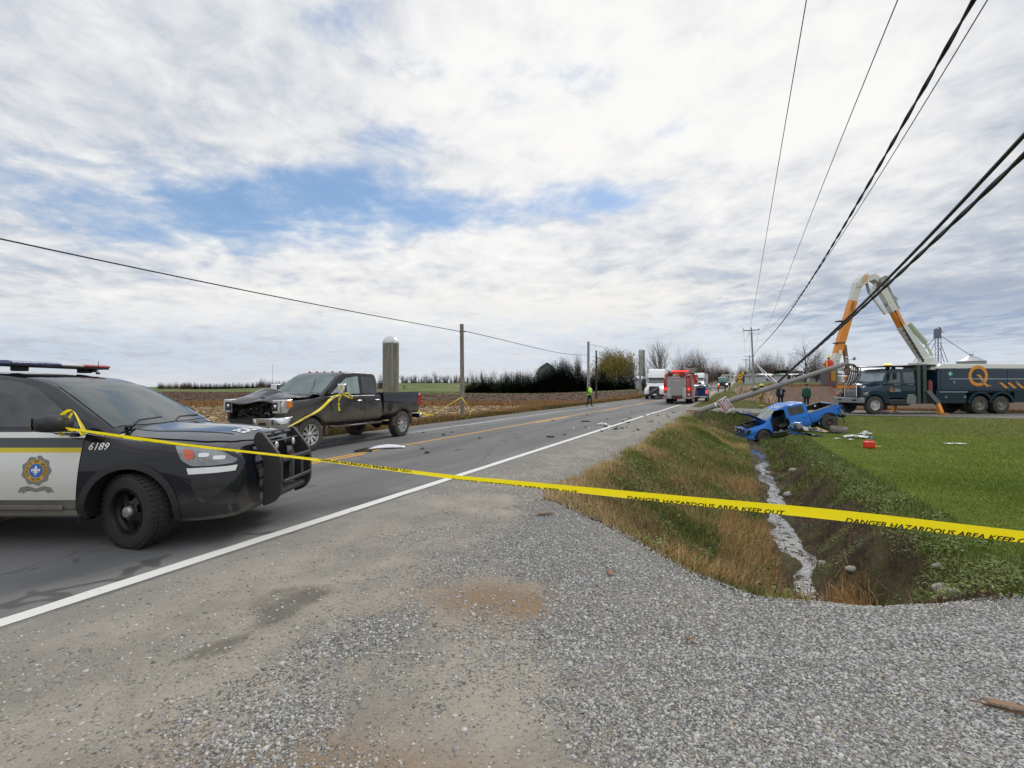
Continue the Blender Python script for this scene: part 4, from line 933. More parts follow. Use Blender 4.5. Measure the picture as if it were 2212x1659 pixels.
# --- black heavy-duty truck with a smashed nose
kb = paint('dirty black truck paint', (.009, .009, .010), (.165, .145, .115), .62, 1.24, .95, .16)
kflare = paint('dirty black flare', (.02, .02, .02), (.12, .105, .085), .5, 1.1, .8, .5)
airbag = glassmat('window with deployed airbag', (.20, .27, .25), .06, .5, (.5, .55, .52))
def gate0(tg, x, z): q = MB(); q.bar((x - .03, -.6, z + .02), (x - .03, .6, z + .02), .012, .06); q.build('trim_bar', chrome, tg)
BLK_ROT = (0, 0, -1.935)
black, BL, BG, BB = pickup('black_pickup', 'dusty black crew cab pickup with crumpled hood and missing grille, tape on its mirror', (-5.93, 12.80, 0), BLK_ROT, dict(
    w=1.0, zb=.64, zs=1.37, zh=1.36, zr=2.04, r=.42, nose=.86, cowl=-.55, wt=-1.30, cr=-2.98, wb=4.06, be=-5.16, paint=kb, flare=kflare, nograille=1, airbag=airbag, gate_extra=gate0,
    wglass=glassmat('pickup windscreen', (.035, .06, .058), .04, .5, (.16, .24, .22)), stepm=paint('dirty step', (.03, .03, .03), (.12, .10, .08), .3, .9, .8, .6), mh=.33, hlz=.50, steer=-.05, rim=.262, spokes=9, bt=1.42, rimm=M('polished rim', (.60, .60, .58), .25, metal=.8, var=.25, sc=14)))
q = MB()      # buckled hood
P_ = []
for i in range(25):
    x = -.56 + 1.42 * i / 24; row = []
    for j in range(29):
        y = -.82 + 1.64 * j / 28; z = 1.415 - .05 * ((x + .5) / 1.4) - .05 * (abs(y) / .86) ** 3
        z += .20 * max(0, 1 - abs((x - .22 - .25 * y) / .38)) ** 1.0 * (.55 + .45 * math.cos(y * 2.2 + 1.2)) * (.35 + .65 * (1 - (y / .9) ** 2))
        z += .08 * max(0, 1 - abs((x + .15 + .35 * (y - .3)) / .25)) * (1 if y > -.2 else .4)
        z -= .11 * max(0, 1 - abs((y - .10) / .14)) * max(0, 1 - abs((x - .30) / .45))
        z -= .13 * max(0, (x - .55) / .3) ** 1.4 * (1 - .3 * math.sin(5 * y)); z += .004 * math.sin(23 * x + 9 * y)
        row.append((x - .05 * math.sin(3 * y) * max(0, x), y * (1 - .04 * max(0, x)), z))
    P_.append(row)
q.grid(P_); q.build('hood', paint('clean black hood paint', (.007, .007, .008), (.1, .09, .08), 0, .1, .1, .2), black, ang=34, solid=-.012)
q = MB(); random.seed(5)      # exposed radiator support and torn plastics
q.box((.60, 0, 1.02), (.04, 1.34, .44)); q.bar((.66, -.68, 1.27), (.68, .40, 1.25), .05, .05); q.bar((.70, -.66, .84), (.72, .62, .86), .06, .07); q.bar((.70, .1, .85), (.68, .12, 1.27), .04, .05)
for i in range(46):
    y = random.uniform(-.64, .64); z = random.uniform(.82, 1.26); a = random.uniform(-.6, .6)
    q.bar((.66 + random.uniform(-.03, .10), y, z), (.68 + random.uniform(-.03, .12), y + random.uniform(.05, .28) * math.cos(a), z + .2 * math.sin(a)), random.uniform(.012, .05), random.uniform(.012, .05), random.choice((0, 0, 0, 1)))
for i in range(6): q.ball((.74, random.uniform(-.5, .6), random.uniform(.85, 1.2)), .016, 6, 4, 2)
q.build('broken_grille', [M('torn black plastic', (.006, .006, .006), .6), black_plastic, clearlens], black, bev=.003)
for sg, x1 in ((1, 0), (-1, 0)):
    q = MB(); q.prism(rounded([(.50, .98), (.86, .97), (.88, 1.30), (.50, 1.32)], .02), sg * .66, sg * .90, 'XZ')
    hl = q.build('headlamp_box', chrome, black, bev=.012)
    q = MB(); q.box((.872, sg * .76, 1.14), (.03, .15, .20)); q.build('lamp_recess', M('lamp recess', (.012, .012, .012), .5), hl, bev=.01)
    q = MB()
    for z in (1.02, 1.27): q.box((.885, sg * .78, z), (.03, .19, .035))
    q.box((.885, sg * .865, 1.14), (.03, .05, .26)); q.ball((.885, sg * .75, 1.15), .045, 10, 6, sc=(.5, 1, 1)); q.build('lamp_bowl', M('bright lamp glass', (.75, .77, .80), .08, metal=.6, coat=1, var=.3, sc=20), hl); q = MB(); q.box((.72, sg * .905, 1.20), (.17, .03, .17)); q.build('amber_marker', amberlens, hl, bev=.01)
q = MB(); rw = [(.70, 1.03), (.92, .93), (1.03, .70), (1.04, .35), (1.02, .22)]
q.grid([[(x, y, z + (0 if k < 3 else 0)) for x, y in [(a - (.06 if k in (0, 4) else 0), b) for a, b in rw]] for k, z in enumerate((.60, .63, .74, .86, .90))]); q.build('front_bumper', chrome, black, ang=50, solid=.01)
q = MB(); q.prism([(0, 0), (.01, 0), (.01, .01), (0, .01)], 0, .01); 
q = MB(); q.box((1.035, .52, .745), (.03, .24, .08)); q.build('tow_slot', M('bumper opening', (.01, .01, .01), .7), black, bev=.02)
for y in (-.55, -.28, 0, .28, .55):
    q = MB(); q.ball((-1.62, y, 2.045), .035, 10, 6, sc=(1.6, 1, .6)); q.build('cab_marker_lamp', M('cab marker lens', (.35, .06, .01), .2, coat=1), black)
q = MB(); q.box((0, 0, 0), (.001, .001, .001))
for nm, pts in (('scrape', [(-1.93, 1.30), (-1.96, 1.05), (-1.92, .98), (-1.975, .92), (-1.99, 1.30)]),):
    q = MB(); patch(q, pts, sidefn(BL, 1), .013, .1); q.build(nm, M('rubbed black paint', (.006, .006, .007), .35), black)
q = MB(); patch(q, [(-3.30, 1.12), (-3.42, 1.16), (-3.52, 1.12), (-3.60, 1.15), (-3.52, 1.05), (-3.50, .98), (-3.40, .86), (-3.30, .84), (-3.26, 1.0)], sidefn(BB, 1), .008, .06); q.build('scrape', MATS['rubbed black paint'], black)
q = MB(); put_text(q, 'SMASHED', .13, lambda a, c: topfn(BG)(c, a), (.25, -1.17), .012, flip=1, rot=0) if False else None
# --- blue wreck nose-down in the ditch
ub = paint('blue wreck paint', (.0, .15, .56), (.16, .20, .22), .45, .95, .3, .3)
def bdent(v):
    x, y, z = v
    if z > 1.25: z -= .10 * math.exp(-((x + 1.25) / .3) ** 2 - ((y - .25) / .4) ** 2) + .035 * math.sin(7 * x + 4 * y) * math.exp(-((x + 1.4) / .5) ** 2) - .02 * math.sin(11 * y) * math.exp(-((x + 1.0) / .35) ** 2)
    return (x, y, z)
wreck, TL, TG, TB = pickup('wrecked_pickup', 'bright blue pickup wreck nose down in the ditch, hood sprung up, front door gone', (13.42, 27.2, -1.40), (-.03, .228, 3.06), dict(
    w=.93, zb=.42, zs=1.13, zh=1.08, zr=1.74, r=.395, nose=.82, cowl=-.42, wt=-.98, cr=-2.50, wb=3.38, be=-4.12, paint=ub, flare=ub, flw=.05, opendoor=(-1.42, -.50), bay=1, dent=bdent, headlight=0, step=0, mirror=0, handle=ub,
    tail=0, railm=M('grey bed rail', (.16, .155, .14), .6), bumper=dark_metal, wglass=glassmat('cracked windscreen', (.10, .13, .11), .12, .8, (.34, .40, .36)), rims='steel', rimm=M('muddy rim', (.10, .085, .07), .8, var=.4), rim=.20, spokes=6, steer=.25, bt=1.10, B=-1.46))
for o in wreck.children:
    if o.name.startswith('bed'):      # the frame is bent: the bed kicks up behind the cab
        px = -2.55; a = .10; c_, s_ = math.cos(a), math.sin(a); o.rotation_euler = (0, a, 0)
        o.location = (px - px * c_, 0, px * s_ - .0); o.location.z += .03
q = MB(); P_ = []
for i in range(13):
    u = i / 12; row = []
    for j in range(13):
        y = -.70 + 1.40 * j / 12; row.append((-.36 + .98 * u, y, 1.20 + .60 * u + .05 * math.sin(u * 3) - .03 * (y / .7) ** 2 + .02 * math.sin(6 * y + 4 * u)))
    P_.append(row)
q.grid(P_); q.build('hood', [ub], wreck, ang=30, solid=.01)
q = MB(); q.grid([[(p[0] - .005, p[1] * .97, p[2] - .022) for p in r_] for r_ in P_]); q.build('hood_liner', M('hood liner', (.02, .02, .02), .8), wreck, solid=-.008)
q = MB(); random.seed(9)
q.box((.15, 0, .86), (.6, .7, .18)); q.box((.30, .42, .92), (.26, .24, .16), 0); q.box((.05, -.40, .90), (.3, .3, .14), 0); q.cyl((-.2, .1, .98), (.4, .15, 1.0), .09, n=10); q.cyl((.4, -.5, .98), (.4, .5, .96), .05, n=8)
for i in range(26):
    p = Vector((random.uniform(-.3, .6), random.uniform(-.6, .6), random.uniform(.86, 1.0))); q.bar(p, p + Vector((random.uniform(-.2, .2), random.uniform(-.2, .2), random.uniform(-.05, .05))), .03, .03, random.choice((0, 1)))
q.build('engine', [dark_metal, M('engine castings', (.13, .13, .12), .6, metal=.4)], wreck, bev=.01)
q = MB()      # bare front: radiator, torn bars
q.box((.80, 0, .78), (.04, 1.1, .36), 0); q.bar((.86, -.66, .98), (.88, .62, .96), .05, .06, 1); q.bar((.88, -.6, .66), (.86, .62, .64), .05, .06, 1)
for i in range(16): q.bar((.86, -.58 + i * .075, .64), (.87 + random.uniform(-.02, .03), -.58 + i * .075 + random.uniform(-.02, .02), .96), .012, .012, 1)
for i in range(14):
    p = Vector((.88, random.uniform(-.6, .6), random.uniform(.6, 1.0))); q.bar(p, p + Vector((random.uniform(-.02, .08), random.uniform(-.15, .15), random.uniform(-.1, .1))), .02, .02, random.choice((0, 2)))
q.build('radiator', [black_plastic, M('bent grey steel', (.22, .22, .21), .5, metal=.6, var=.3), white_paint], wreck)
q = MB(); q.grid([[(x, y, z) for x, y in ((.50, .945), (.70, .90), (.85, .78), (.91, .5), (.92, 0), (.91, -.5), (.85, -.78), (.66, -.9))] for z in (.36, .42, .52, .58)]); q.build('front_bumper', ub, wreck, ang=50, solid=.012)
q = MB(); q.prism(rounded([(.52, .74), (.82, .70), (.80, .88), (.60, .93)], .03), .62, .88, 'XZ'); hl = q.build('headlight', black_plastic, wreck, bev=.015); q = MB(); q.ball((.80, .76, .80), .07, 10, 6, sc=(.5, 1, 1)); q.build('reflector', clearlens, hl)
q = MB(); q.box((-1.25, .35, .70), (.5, .5, .16)); q.box((-1.46, .35, 1.0), (.14, .48, .55)); q.build('front_seat', M('grey seat cloth', (.07, .068, .062), .9), wreck, bev=.05, seg=3)
q = MB(); q.lathe([(.16, -.01), (.18, .0), (.16, .012)], o=(0, 0, 0), n=18, T=Matrix.Translation((-.78, .38, 1.05)) @ Matrix.Rotation(-1.1, 4, 'Y')); q.bar((-.78, .38, 1.05), (-.55, .38, .95), .04, .04); q.box((-.55, .2, .98), (.18, 1.0, .22)); q.build('dashboard', M('dashboard plastic', (.05, .05, .05), .7), wreck, bev=.01)
q = MB(); q.box((-1.0, .80, .47), (.9, .18, .05)); q.bar((-.55, .86, .5), (-1.4, .88, .46), .06, .05, 1)
for i in range(8): p = Vector((random.uniform(-1.35, -.6), .8, .5)); q.bar(p, p + Vector((random.uniform(-.15, .15), random.uniform(-.05, .1), random.uniform(0, .1))), .03, .02, random.choice((0, 1, 2)))
q.build('torn_sill', [dark_metal, MATS['bent grey steel'], white_paint], wreck)
q = MB(); q.box((-1.05, .70, 1.76), (.28, .20, .03)); q.build('roof_dent_glass', M('crushed pale trim', (.45, .46, .44), .5), wreck, bev=.01)
q = MB(); q.grid([[(x + .03 * math.sin(9 * z + 5 * y), y, z) for y in (-1.02, -.97)] for z in (1.1, 1.2, 1.3, 1.42)] if False else [[(-.30 + .05 * u, -.90 - .12 * v, 1.12 + .40 * u) for v in (0, 1)] for u in (0, .3, .7, 1)]); q.build('bent_far_door', ub, wreck, solid=.02)
bedo = [o for o in wreck.children if o.name.startswith('bed')][0]
q = MB(); random.seed(12)      # torn rear corner
for i in range(60):
    p = Vector((-4.14 + random.uniform(-.06, .12), random.uniform(.55, .95), random.uniform(.50, 1.05))); dd = Vector((random.uniform(-.14, .05), random.uniform(-.08, .08), random.uniform(-.16, .16)))
    q.bar(p, p + dd, random.uniform(.01, .07), random.uniform(.01, .03), random.choice((0, 0, 1, 2)))
q.bar((-4.15, .75, .55), (-4.20, .74, .0), .03, .03, 2); q.bar((-3.7, .88, 1.14), (-4.42, .93, 1.22), .05, .03, 3)
q.build('torn_corner', [ub, MATS['bent grey steel'], dark_metal, MATS['grey bed rail']], bedo)
for i in range(5): q = MB(); q.box((-3.4 + random.uniform(-.5, .5), random.uniform(-.4, .5), .66 + .06), (random.uniform(.1, .4), random.uniform(.1, .3), .06), rz=random.uniform(0, 3)); q.build('bed_litter', MATS['bent grey steel'], bedo)
q = MB(); q.ball((-3.7, -.65, 1.0), .05, 8, 6); q.build('bed_lamp', white_paint, bedo)
# --- dark blue pickup with a canopy, parked on the shoulder
db = paint('dark blue paint', (.008, .04, .19), (.2, .19, .18), .4, .8, .3, .2)
def gate2(tg, x, z):
    q = MB(); q.ball((x - .035, 0, z + .02), .06, 10, 6, sc=(.2, 1.4, .7)); q.build('badge', chrome, tg); q = MB(); q.box((x - .14, .42, z - .36), (.02, .32, .15)); q.build('licence_plate', M('plate', (.6, .62, .66), .5), tg)
p = RT(-3.75, 63.0); navy, NL, NG, NB = pickup('parked_pickup', 'dark blue pickup with tinted canopy parked behind the fire truck', (p.x, p.y, 0), (0, 0, PI / 2 - TH), dict(
    w=.98, zb=.50, zs=1.22, zh=1.18, zr=1.84, r=.40, nose=.90, cowl=-.5, wt=-1.15, cr=-2.4, wb=3.55, be=-4.7, paint=db, flare=M('grey flare', (.10, .105, .11), .5), flw=.09, tlit=1, gate_extra=gate2, rim=.22, mh=.2, bumper=chrome))
cap = Hull([(-4.72, topsec(.90, .74, 1.72, 1.24)), (-4.5, topsec(.92, .78, 1.80, 1.24)), (-2.5, topsec(.92, .79, 1.82, 1.24))], .3); q = MB(); cap.mesh(q); q.build('canopy', db, navy)
q = MB(); q.add([(-4.735, -.74, 1.30), (-4.735, .74, 1.30), (-4.70, .62, 1.68), (-4.70, -.62, 1.68)], [(0, 1, 2, 3)]); q.build('canopy_window', tglass, navy, solid=.02)
for o in (black, wreck, navy): pass
# ------------------------------------------------------------------ bucket truck on the side road
hg = paint('dark teal truck paint', (.004, .024, .046), (.06, .06, .055), .4, 1.1, .35, .28)
orange = M('safety orange paint', (.72, .25, .015), .4, coat=.3, var=.08); boomw = M('boom white gelcoat', (.62, .63, .58), .4, coat=.3, var=.08, sc=3)
ora_dec = M('orange decal film', (.70, .27, .02), .4, var=.05); trim_al = M('pale trim strip', (.35, .40, .42), .4)
tiregrey = M('worn truck tyre', (.055, .052, .047), .9, sc=8, var=.35, bmp=.2); hubw = M('white hub paint', (.50, .50, .48), .5, var=.25, sc=14); hubd = M('dusty hub', (.22, .21, .18), .8, var=.3)
def qlogo(mb, cx, cz, r, y, mi=0):
    o = [(cx + r * math.cos(a), cz + r * math.sin(a)) for a in [2 * PI * i / 40 for i in range(41)]]; i_ = [(cx + .70 * r * math.cos(a), cz + .70 * r * math.sin(a)) for a in [2 * PI * i / 40 for i in range(41)]]
    vs = [(p[0], y, p[1]) for p in o + i_]; mb.add(vs, [(k, k + 1, 41 + k + 1, 41 + k) for k in range(40)], mi)
    for pts in ([(-.15, -.05), (.30, -.05), (1.12, -.92), (.86, -.92), (.45, -.50), (.98, -1.15), (.66, -1.02)], [(.80, -.62), (1.60, -.98), (1.15, -.98)]):
        pass
    Q = [(.10, -.10), (-.20, .10), (.20, .12), (.86, -.78), (1.45, -1.0), (.95, -.98), (.98, -1.18), (.45, -.62)]
    mb.add([(cx - p[0] * r, y - .004, cz + p[1] * r) for p in Q], [tuple(range(len(Q)))], mi)
HP = Vector((21.32, 30.63, 0))
def hydro():
    root = empty('bucket_truck', 'dark teal utility bucket truck with white and orange boom raised, outriggers down on the side road', 'bucket truck', HP, rz=3.208)
    root['label'] = 'dark teal utility truck with white and orange boom, standing on outriggers on the side road'
    W_ = 1.2; g = paint
    cab = Hull([(-2.55, lowsec(1.14, .95, 1.5, 1.08, 1.80, 1.85)), (-.75, lowsec(1.14, .95, 1.5, 1.08, 1.80, 1.86)), (-.55, lowsec(1.12, .95, 1.5, 1.00, 1.78, 1.90)), (-.2, lowsec(1.02, 1.0, 1.4, .90, 1.66, 1.84)), (.25, lowsec(.92, .98, 1.3, .74, 1.62, 1.84)), (.50, lowsec(.80, .98, 1.3, .62, 1.58, 1.80)), (.58, lowsec(.62, 1.0, 1.3, .52, 1.52, 1.72))], .1)
    b = MB(); cab.mesh(b); body = b.build('body', [hg, dark_metal], root)
    up = Hull([(-2.55, topsec(1.12, 1.05, 2.60, 1.75)), (-2.3, topsec(1.12, 1.05, 2.68, 1.75)), (-1.1, topsec(1.12, 1.03, 2.68, 1.75)), (-.92, topsec(1.12, 1.02, 2.60, 1.75)), (-.55, topsec(1.10, 1.04, 1.86, 1.75))], .1)
    b = MB(); up.mesh(b); b.build('roof', hg, root)
    tf = topfn(up); q = MB(); patch(q, [(-.60, -1.0), (-.57, 0), (-.60, 1.0), (-.90, .97), (-.91, 0), (-.90, -.97)], tf, .01, .15); q.build('windscreen', glassmat('truck windscreen', (.20, .27, .29), .05, .5, (.45, .55, .58)), root)
    # fenders sweeping over the front wheels
    for sg in (-1, 1):
        o = [(-.92, .95), (-.75, 1.22), (-.5, 1.40), (.0, 1.46), (.35, 1.38), (.60, 1.20), (.68, 1.0), (.68, .72), (.60, .72)] + [(.60 * math.cos(a), .52 + .62 * math.sin(a)) for a in [R(22 + 12 * i) for i in range(12)]] + [(-.62, .62), (-.92, .62)]
        q = MB(); q.prism(o, sg * .72, sg * 1.17, 'XZ'); q.build('fender', hg, root, bev=.04, seg=3)
        q = MB(); q.prism(rounded([(.40, 1.02), (.64, 1.00), (.69, 1.12), (.56, 1.30), (.42, 1.26)], .05), sg * .90, sg * 1.185, 'XZ'); hl = q.build('headlight', M('smoked headlamp', (.10, .10, .10), .15, coat=1, metal=.5), root, bev=.03); q = MB(); q.prism(rounded([(.44, 1.22), (.64, 1.14), (.58, 1.26), (.46, 1.27)], .02), sg * 1.18, sg * 1.20, 'XZ'); q.build('reflector', clearlens, hl)
        f2 = sidefn(cab, sg); f = sidefn(up, sg)
        for x0, x1 in ((-.74, -1.66), (-1.72, -2.50)):
            q = MB(); patch(q, [(x0, 1.70), (x1, 1.70), (x1, 1.02), (x0, 1.02)], f2, .008, .2, inside=.01); patch(q, [(x0 - .06, 1.84), (x1, 1.84), (x1, 2.58), (x0 - .28 if x0 > -1 else x0, 2.58)], f, .006, .2) if False else None; d = q.build('door', hg, root, ang=60)
            q = MB(); patch(q, rounded([(x0 - .10, 1.84), (x1 + .04, 1.84), (x1 + .04, 2.46), (x0 - (.34 if x0 > -1 else .06), 2.46)], .05), f, .012, .2); q.build('side_window', glassmat('truck door glass', (.03, .05, .055), .05, .35), d)
            q = MB(); q.bar((x1 + .10, sg * 1.155, 1.74), (x1 + .46, sg * 1.155, 1.74), .02, .035); q.build('handle', trim_al, d)
            if x0 > -1:
                q = MB(); qlogo(q, -1.02, 1.42, .115, sg * 1.162)
                for tx, zz_ in (('Hydro', 1.46), ('Québec', 1.36)):
                    vs, fs = text_mesh(tx, .125, bold=.002); q.add([(-1.40 - sg * x, sg * 1.162, zz_ + y) for x, y, z in vs], fs, 1)
                q.build('door_lettering', [ora_dec, M('grey lettering', (.45, .5, .5), .5)], d)
        q = MB(); q.box((-1.05, sg * 1.36, 2.25), (.10, .20, .40)); q.bar((-1.0, sg * 1.1, 2.0), (-1.05, sg * 1.34, 2.08), .03, .03); q.bar((-1.0, sg * 1.1, 2.5), (-1.05, sg * 1.34, 2.42), .03, .03); q.build('wing_mirror', black_plastic, root, bev=.02)
        q = MB(); q.box((-1.55, sg * 1.02, .68), (1.35, .30, .40)); q.build('fuel_tank', dark_metal, root, bev=.1, seg=4)
        q = MB(); q.prism([(-1.95, .60), (-2.55, .60), (-2.60, .95), (-2.45, 1.16), (-2.05, 1.16)], sg * .80, sg * 1.18, 'XZ'); q.build('step_box', M('step box tread plate', (.22, .24, .22), .5, metal=.6), root, bev=.02)
    q = MB()
    for i in range(11): q.bar((.62 - .03 * abs(i - 5) / 5, -.42 + .084 * i, 1.0), (.59 - .03 * abs(i - 5) / 5, -.40 + .08 * i, 1.74), .03, .05, 0, up=(1, 0, 0))
    q.bar((.60, -.46, 1.77), (.60, .46, 1.77), .08, .08); q.bar((.62, -.48, 1.0), (.60, -.45, 1.76), .06, .06); q.bar((.62, .48, 1.0), (.60, .45, 1.76), .06, .06); q.box((.55, 0, 1.3), (.06, .9, .6), 1); q.build('grille', [chrome, black_plastic], root, bev=.01)
    q = MB(); q.box((.74, 0, .80), (.22, 2.36, .34)); q.build('front_bumper', M('pale steel bumper', (.30, .31, .33), .35, metal=.7), root, bev=.05, seg=3)
    for y_ in (-.6, .6): q = MB(); q.box((.86, y_, .80), (.02, .3, .1)); q.build('bumper_pocket', black_plastic, root)
    # guard canopy over the cab with beacon
    q = MB(); q.bar((-.55, 0, 2.82), (-3.65, 0, 2.90), 2.1, .05); q.bar((-3.1, 0, 2.90), (-3.9, 0, 2.88), 2.2, .09)
    q.build('cab_guard', dark_metal, root)
    for x, sx in ((-2.72, 0), (-3.10, -.0)):
        for sg in (-1, 1): q = MB(); q.bar((x, sg * 1.10, 2.88), (x - .02, sg * 1.12, .62), .20, .16, up=(0, 1, 0)); q.build('guard_post', M('olive grey post', (.05, .065, .06), .5), root, bev=.02)
    q = MB(); q.box((-1.15, .75, 2.86), (.34, .22, .10)); bc = q.build('beacon', black_plastic, root, bev=.02); q = MB(); q.box((-1.15, .75, 2.94), (.30, .20, .09)); q.build('beacon_lens', amberlit, bc, bev=.03)
    # outriggers
    for sg in (-1, 1):
        q = MB(); q.bar((-3.25, sg * 1.15, 1.35), (-3.60, sg * 1.50, .62), .26, .22, 0, up=(0, 1, 0)); q.bar((-3.58, sg * 1.48, .68), (-3.68, sg * 1.66, .08), .20, .16, 1, up=(0, 1, 0)); q.box((-3.70, sg * 1.68, .035), (.46, .34, .05), 1)
        q.build('outrigger', [M('outrigger steel', (.06, .07, .07), .5), orange], root, bev=.01)
    q = MB(); q.box((-2.28, -.85, .34), (.30, .20, .46)); q.box((-2.28, -.85, .035), (.5, .3, .05)); q.build('jack', [M('red jack', (.35, .06, .03), .6)], root, bev=.02)
    q = MB(); q.box((-3.35, 0, 1.2), (.9, 2.0, 1.2)); q.build('turret_base', dark_metal, root)
    q = MB(); q.cyl((-3.42, 1.17, 1.32), (-3.42, 1.17, 1.95), .12, n=14); q.cyl((-3.42, 1.17, 1.95), (-3.42, 1.17, 2.02), .06, n=8); q.build('red_extinguisher', M('dull red cylinder', (.20, .045, .04), .5), root)
    # service body
    q = MB(); q.box((-8.0, 0, 1.95), (8.3, 2.44, 1.25)); q.box((-4.75, 0, 1.0), (1.9, 2.40, .75)); q.box((-8.05, 0, 2.62), (8.2, 2.42, .10)); sb = q.build('service_body', [hg, white_paint], root, bev=.02)
    q = MB(); q.prism([(-3.9, 2.70), (-12.1, 2.70), (-12.1, 2.98), (-4.3, 2.98)], -1.05, 1.05, 'XZ'); q.build('deck_cover', M('cream deck cover', (.74, .74, .68), .5, var=.06), root, bev=.02)
    q = MB(); q.prism([(-3.6, 2.62), (-4.5, 2.62), (-4.5, 2.74), (-3.7, 2.95)], -1.0, 1.0, 'XZ'); q.build('turret_cover', boomw, root, bev=.03)
    for x0, x1, z in ((-4.6, -12.1, 2.08), (-3.95, -5.75, 1.30)): q = MB(); q.bar((x0, 1.228, z), (x1, 1.228, z), .012, .04); q.build('trim_strip', trim_al, sb)
    for x in (-4.9, -6.7, -8.9, -11.0):
        q = MB(); q.box((x, 1.228, 1.88), (.16, .02, .16)); q.build('latch', M('latch grey', (.12, .17, .17), .5), sb)
    for x in (-4.05, -6.2, -8.3, -10.4): q = MB(); q.bar((x, 1.226, 1.36), (x, 1.226, 2.62), .012, .012); q.build('door_gap', dark_metal, sb)
    for x in (-4.4, -5.6): q = MB(); q.box((x, 1.21, 1.0), (.16, .02, .14)); q.build('latch', MATS['latch grey'], sb)
    q = MB(); qlogo(q, -6.42, 2.26, .62, 1.232); q.build('ring_logo', ora_dec, sb)
    for i in range(7): q = MB(); x = -7.75 - i * .52; q.add([(x, 1.231, 1.86), (x - .20, 1.231, 1.86), (x - .62, 1.231, 1.52), (x - .42, 1.231, 1.52)], [(0, 1, 2, 3)]); q.build('hazard_stripe', ora_dec, sb)
    q = MB(); q.box((-4.65, 1.23, 2.38), (.26, .012, .09)); q.box((-4.65, 1.23, 2.38), (.09, .014, .26)); q.build('green_cross', M('green cross decal', (.25, .6, .42), .5), sb)
    for ax in (-6.6, -7.98):
        for ya, yb in ((.62, 1.225), (-1.225, -.62)): q = MB(); q.prism([(ax + .82 * math.cos(a), .55 + .78 * math.sin(a)) for a in [R(8 + 8.2 * i) for i in range(21)]] + [(ax + .68 * math.cos(a), .55 + .66 * math.sin(a)) for a in [R(172 - 8.2 * i) for i in range(21)]], ya, yb, 'XZ'); q.build('rear_mudguard', hg, root)
    q = MB(); q.box((-10.3, 0, 1.05), (3.0, 2.40, .75)); q.build('rear_lockers', hg, root, bev=.02)
    q = MB()
    for sy in (-.42, .42): q.bar((.6, sy, .85), (-11.8, sy, .85), .09, .26)
    for ax in (0, -6.6, -7.98): q.cyl((ax, -1, .52), (ax, 1, .52), .09, n=10)
    q.box((-7.3, 0, 1.35), (3.4, 2.2, .2)); q.build('chassis', dark_metal, root)
    for ax in (0, -6.6, -7.98):
        for sy in (-1, 1):
            wheel(root, (ax, sy * 1.03, .525), .525, .30, .30, 10, hubw if ax == 0 else hubd, tiregrey, 0, sy, style='truck')
            if ax: wheel(root, (ax, sy * .70, .525), .525, .28, .30, 10, hubd, tiregrey, 0, sy, style='truck')
    # boom: lower boom, telescopic section, elbow, upper boom. Points measured in the plane of the truck
    bm_y = -.1
    def wp(u, v): # point on the boom plane y=bm_y of the truck from a sight line
        return PXplane(u, v)
    inv = Matrix.Translation(HP) @ Matrix.Rotation(3.208, 4, 'Z'); inv = inv.inverted()
    def BP(u, v, D=30.6): return inv @ PX(u, v, D)
    A0 = BP(2003, 778); A1 = BP(1955, 700); A2 = BP(1938, 655); A3 = BP(1893, 602)
    A0 = BP(2000, 780); 
    def seg(nm, a, b_, w0, h0, w1, h1, mat, par): q = MB(); q.bar(a, b_, w0, h0, w1=w1, h1=h1, up=(0, 1, 0)); return q.build(nm, mat, par, bev=.02)
    # bar: width lies in the plane, height across it
    tur = MB(); tur.cyl((-3.75, bm_y, 2.6), (-3.75, bm_y, 3.1), .42, n=20); tur.build('turret', boomw, root, bev=.03)
    tur = MB(); tur.prism([(A0.x + .55, A0.z - .55), (A0.x - .75, A0.z - .55), (A0.x - .85, A0.z - .35), (A0.x - .2, A0.z + .25), (A0.x + .3, A0.z + .15)], A0.y - .30, A0.y + .30, 'XZ'); tur.build('turret_head', boomw, root, bev=.03)
    lo = seg('lower_boom', A0, BP(1947, 705), .50, .40, .42, .36, boomw, root); seg('boom_band', BP(1948, 707), BP(1929, 671), .38, .30, .38, .30, orange, lo); seg('boom_sleeve', BP(1930, 673), BP(1900, 618), .42, .36, .44, .38, boomw, lo)
    c_ = MB(); c_.cyl(BP(1999, 740) + Vector((0, .0, 0)), BP(1962, 698), .16, n=14); c_.cyl(BP(2014, 769), BP(1997, 738), .07, n=10); c_.build('lift_cylinder', M('pale cylinder', (.45, .50, .40), .4), lo)
    c_ = MB(); c_.cyl(BP(1939, 668), BP(1921, 632), .13, n=12); c_.cyl(BP(1937, 657), BP(1915, 612), .07, n=10); c_.ball(BP(1918, 655), .22, 12, 8, sc=(1, .9, 1)); c_.cyl(BP(1904, 608) + Vector((0, -.3, 0)), BP(1904, 608) + Vector((0, .32, 0)), .30, n=16); c_.bar(BP(1922, 640), BP(1934, 650), .2, .3); c_.build('hydraulics', M('grey hydraulics', (.32, .34, .31), .45, metal=.3, var=.3), lo)
    seg('link_rod', BP(1913, 679), BP(1878, 632), .15, .12, .13, .12, boomw, lo); seg('link_arm', BP(1878, 634), BP(1872, 612), .16, .1, .14, .1, M('violet grey arm', (.25, .24, .32), .5), lo); seg('link_arm', BP(1880, 634), BP(1893, 612), .16, .1, .14, .1, boomw, lo)
    q = MB(); k = [BP(u, v) for u, v in ((1849, 607), (1856, 598), (1883, 592), (1892, 594), (1902, 606), (1896, 613), (1884, 605), (1872, 610), (1858, 620), (1846, 622))]; q.prism([(p.x, p.z) for p in k], k[0].y - .26, k[0].y + .26, 'XZ'); elb = q.build('elbow', boomw, lo, bev=.03)
    q = MB()
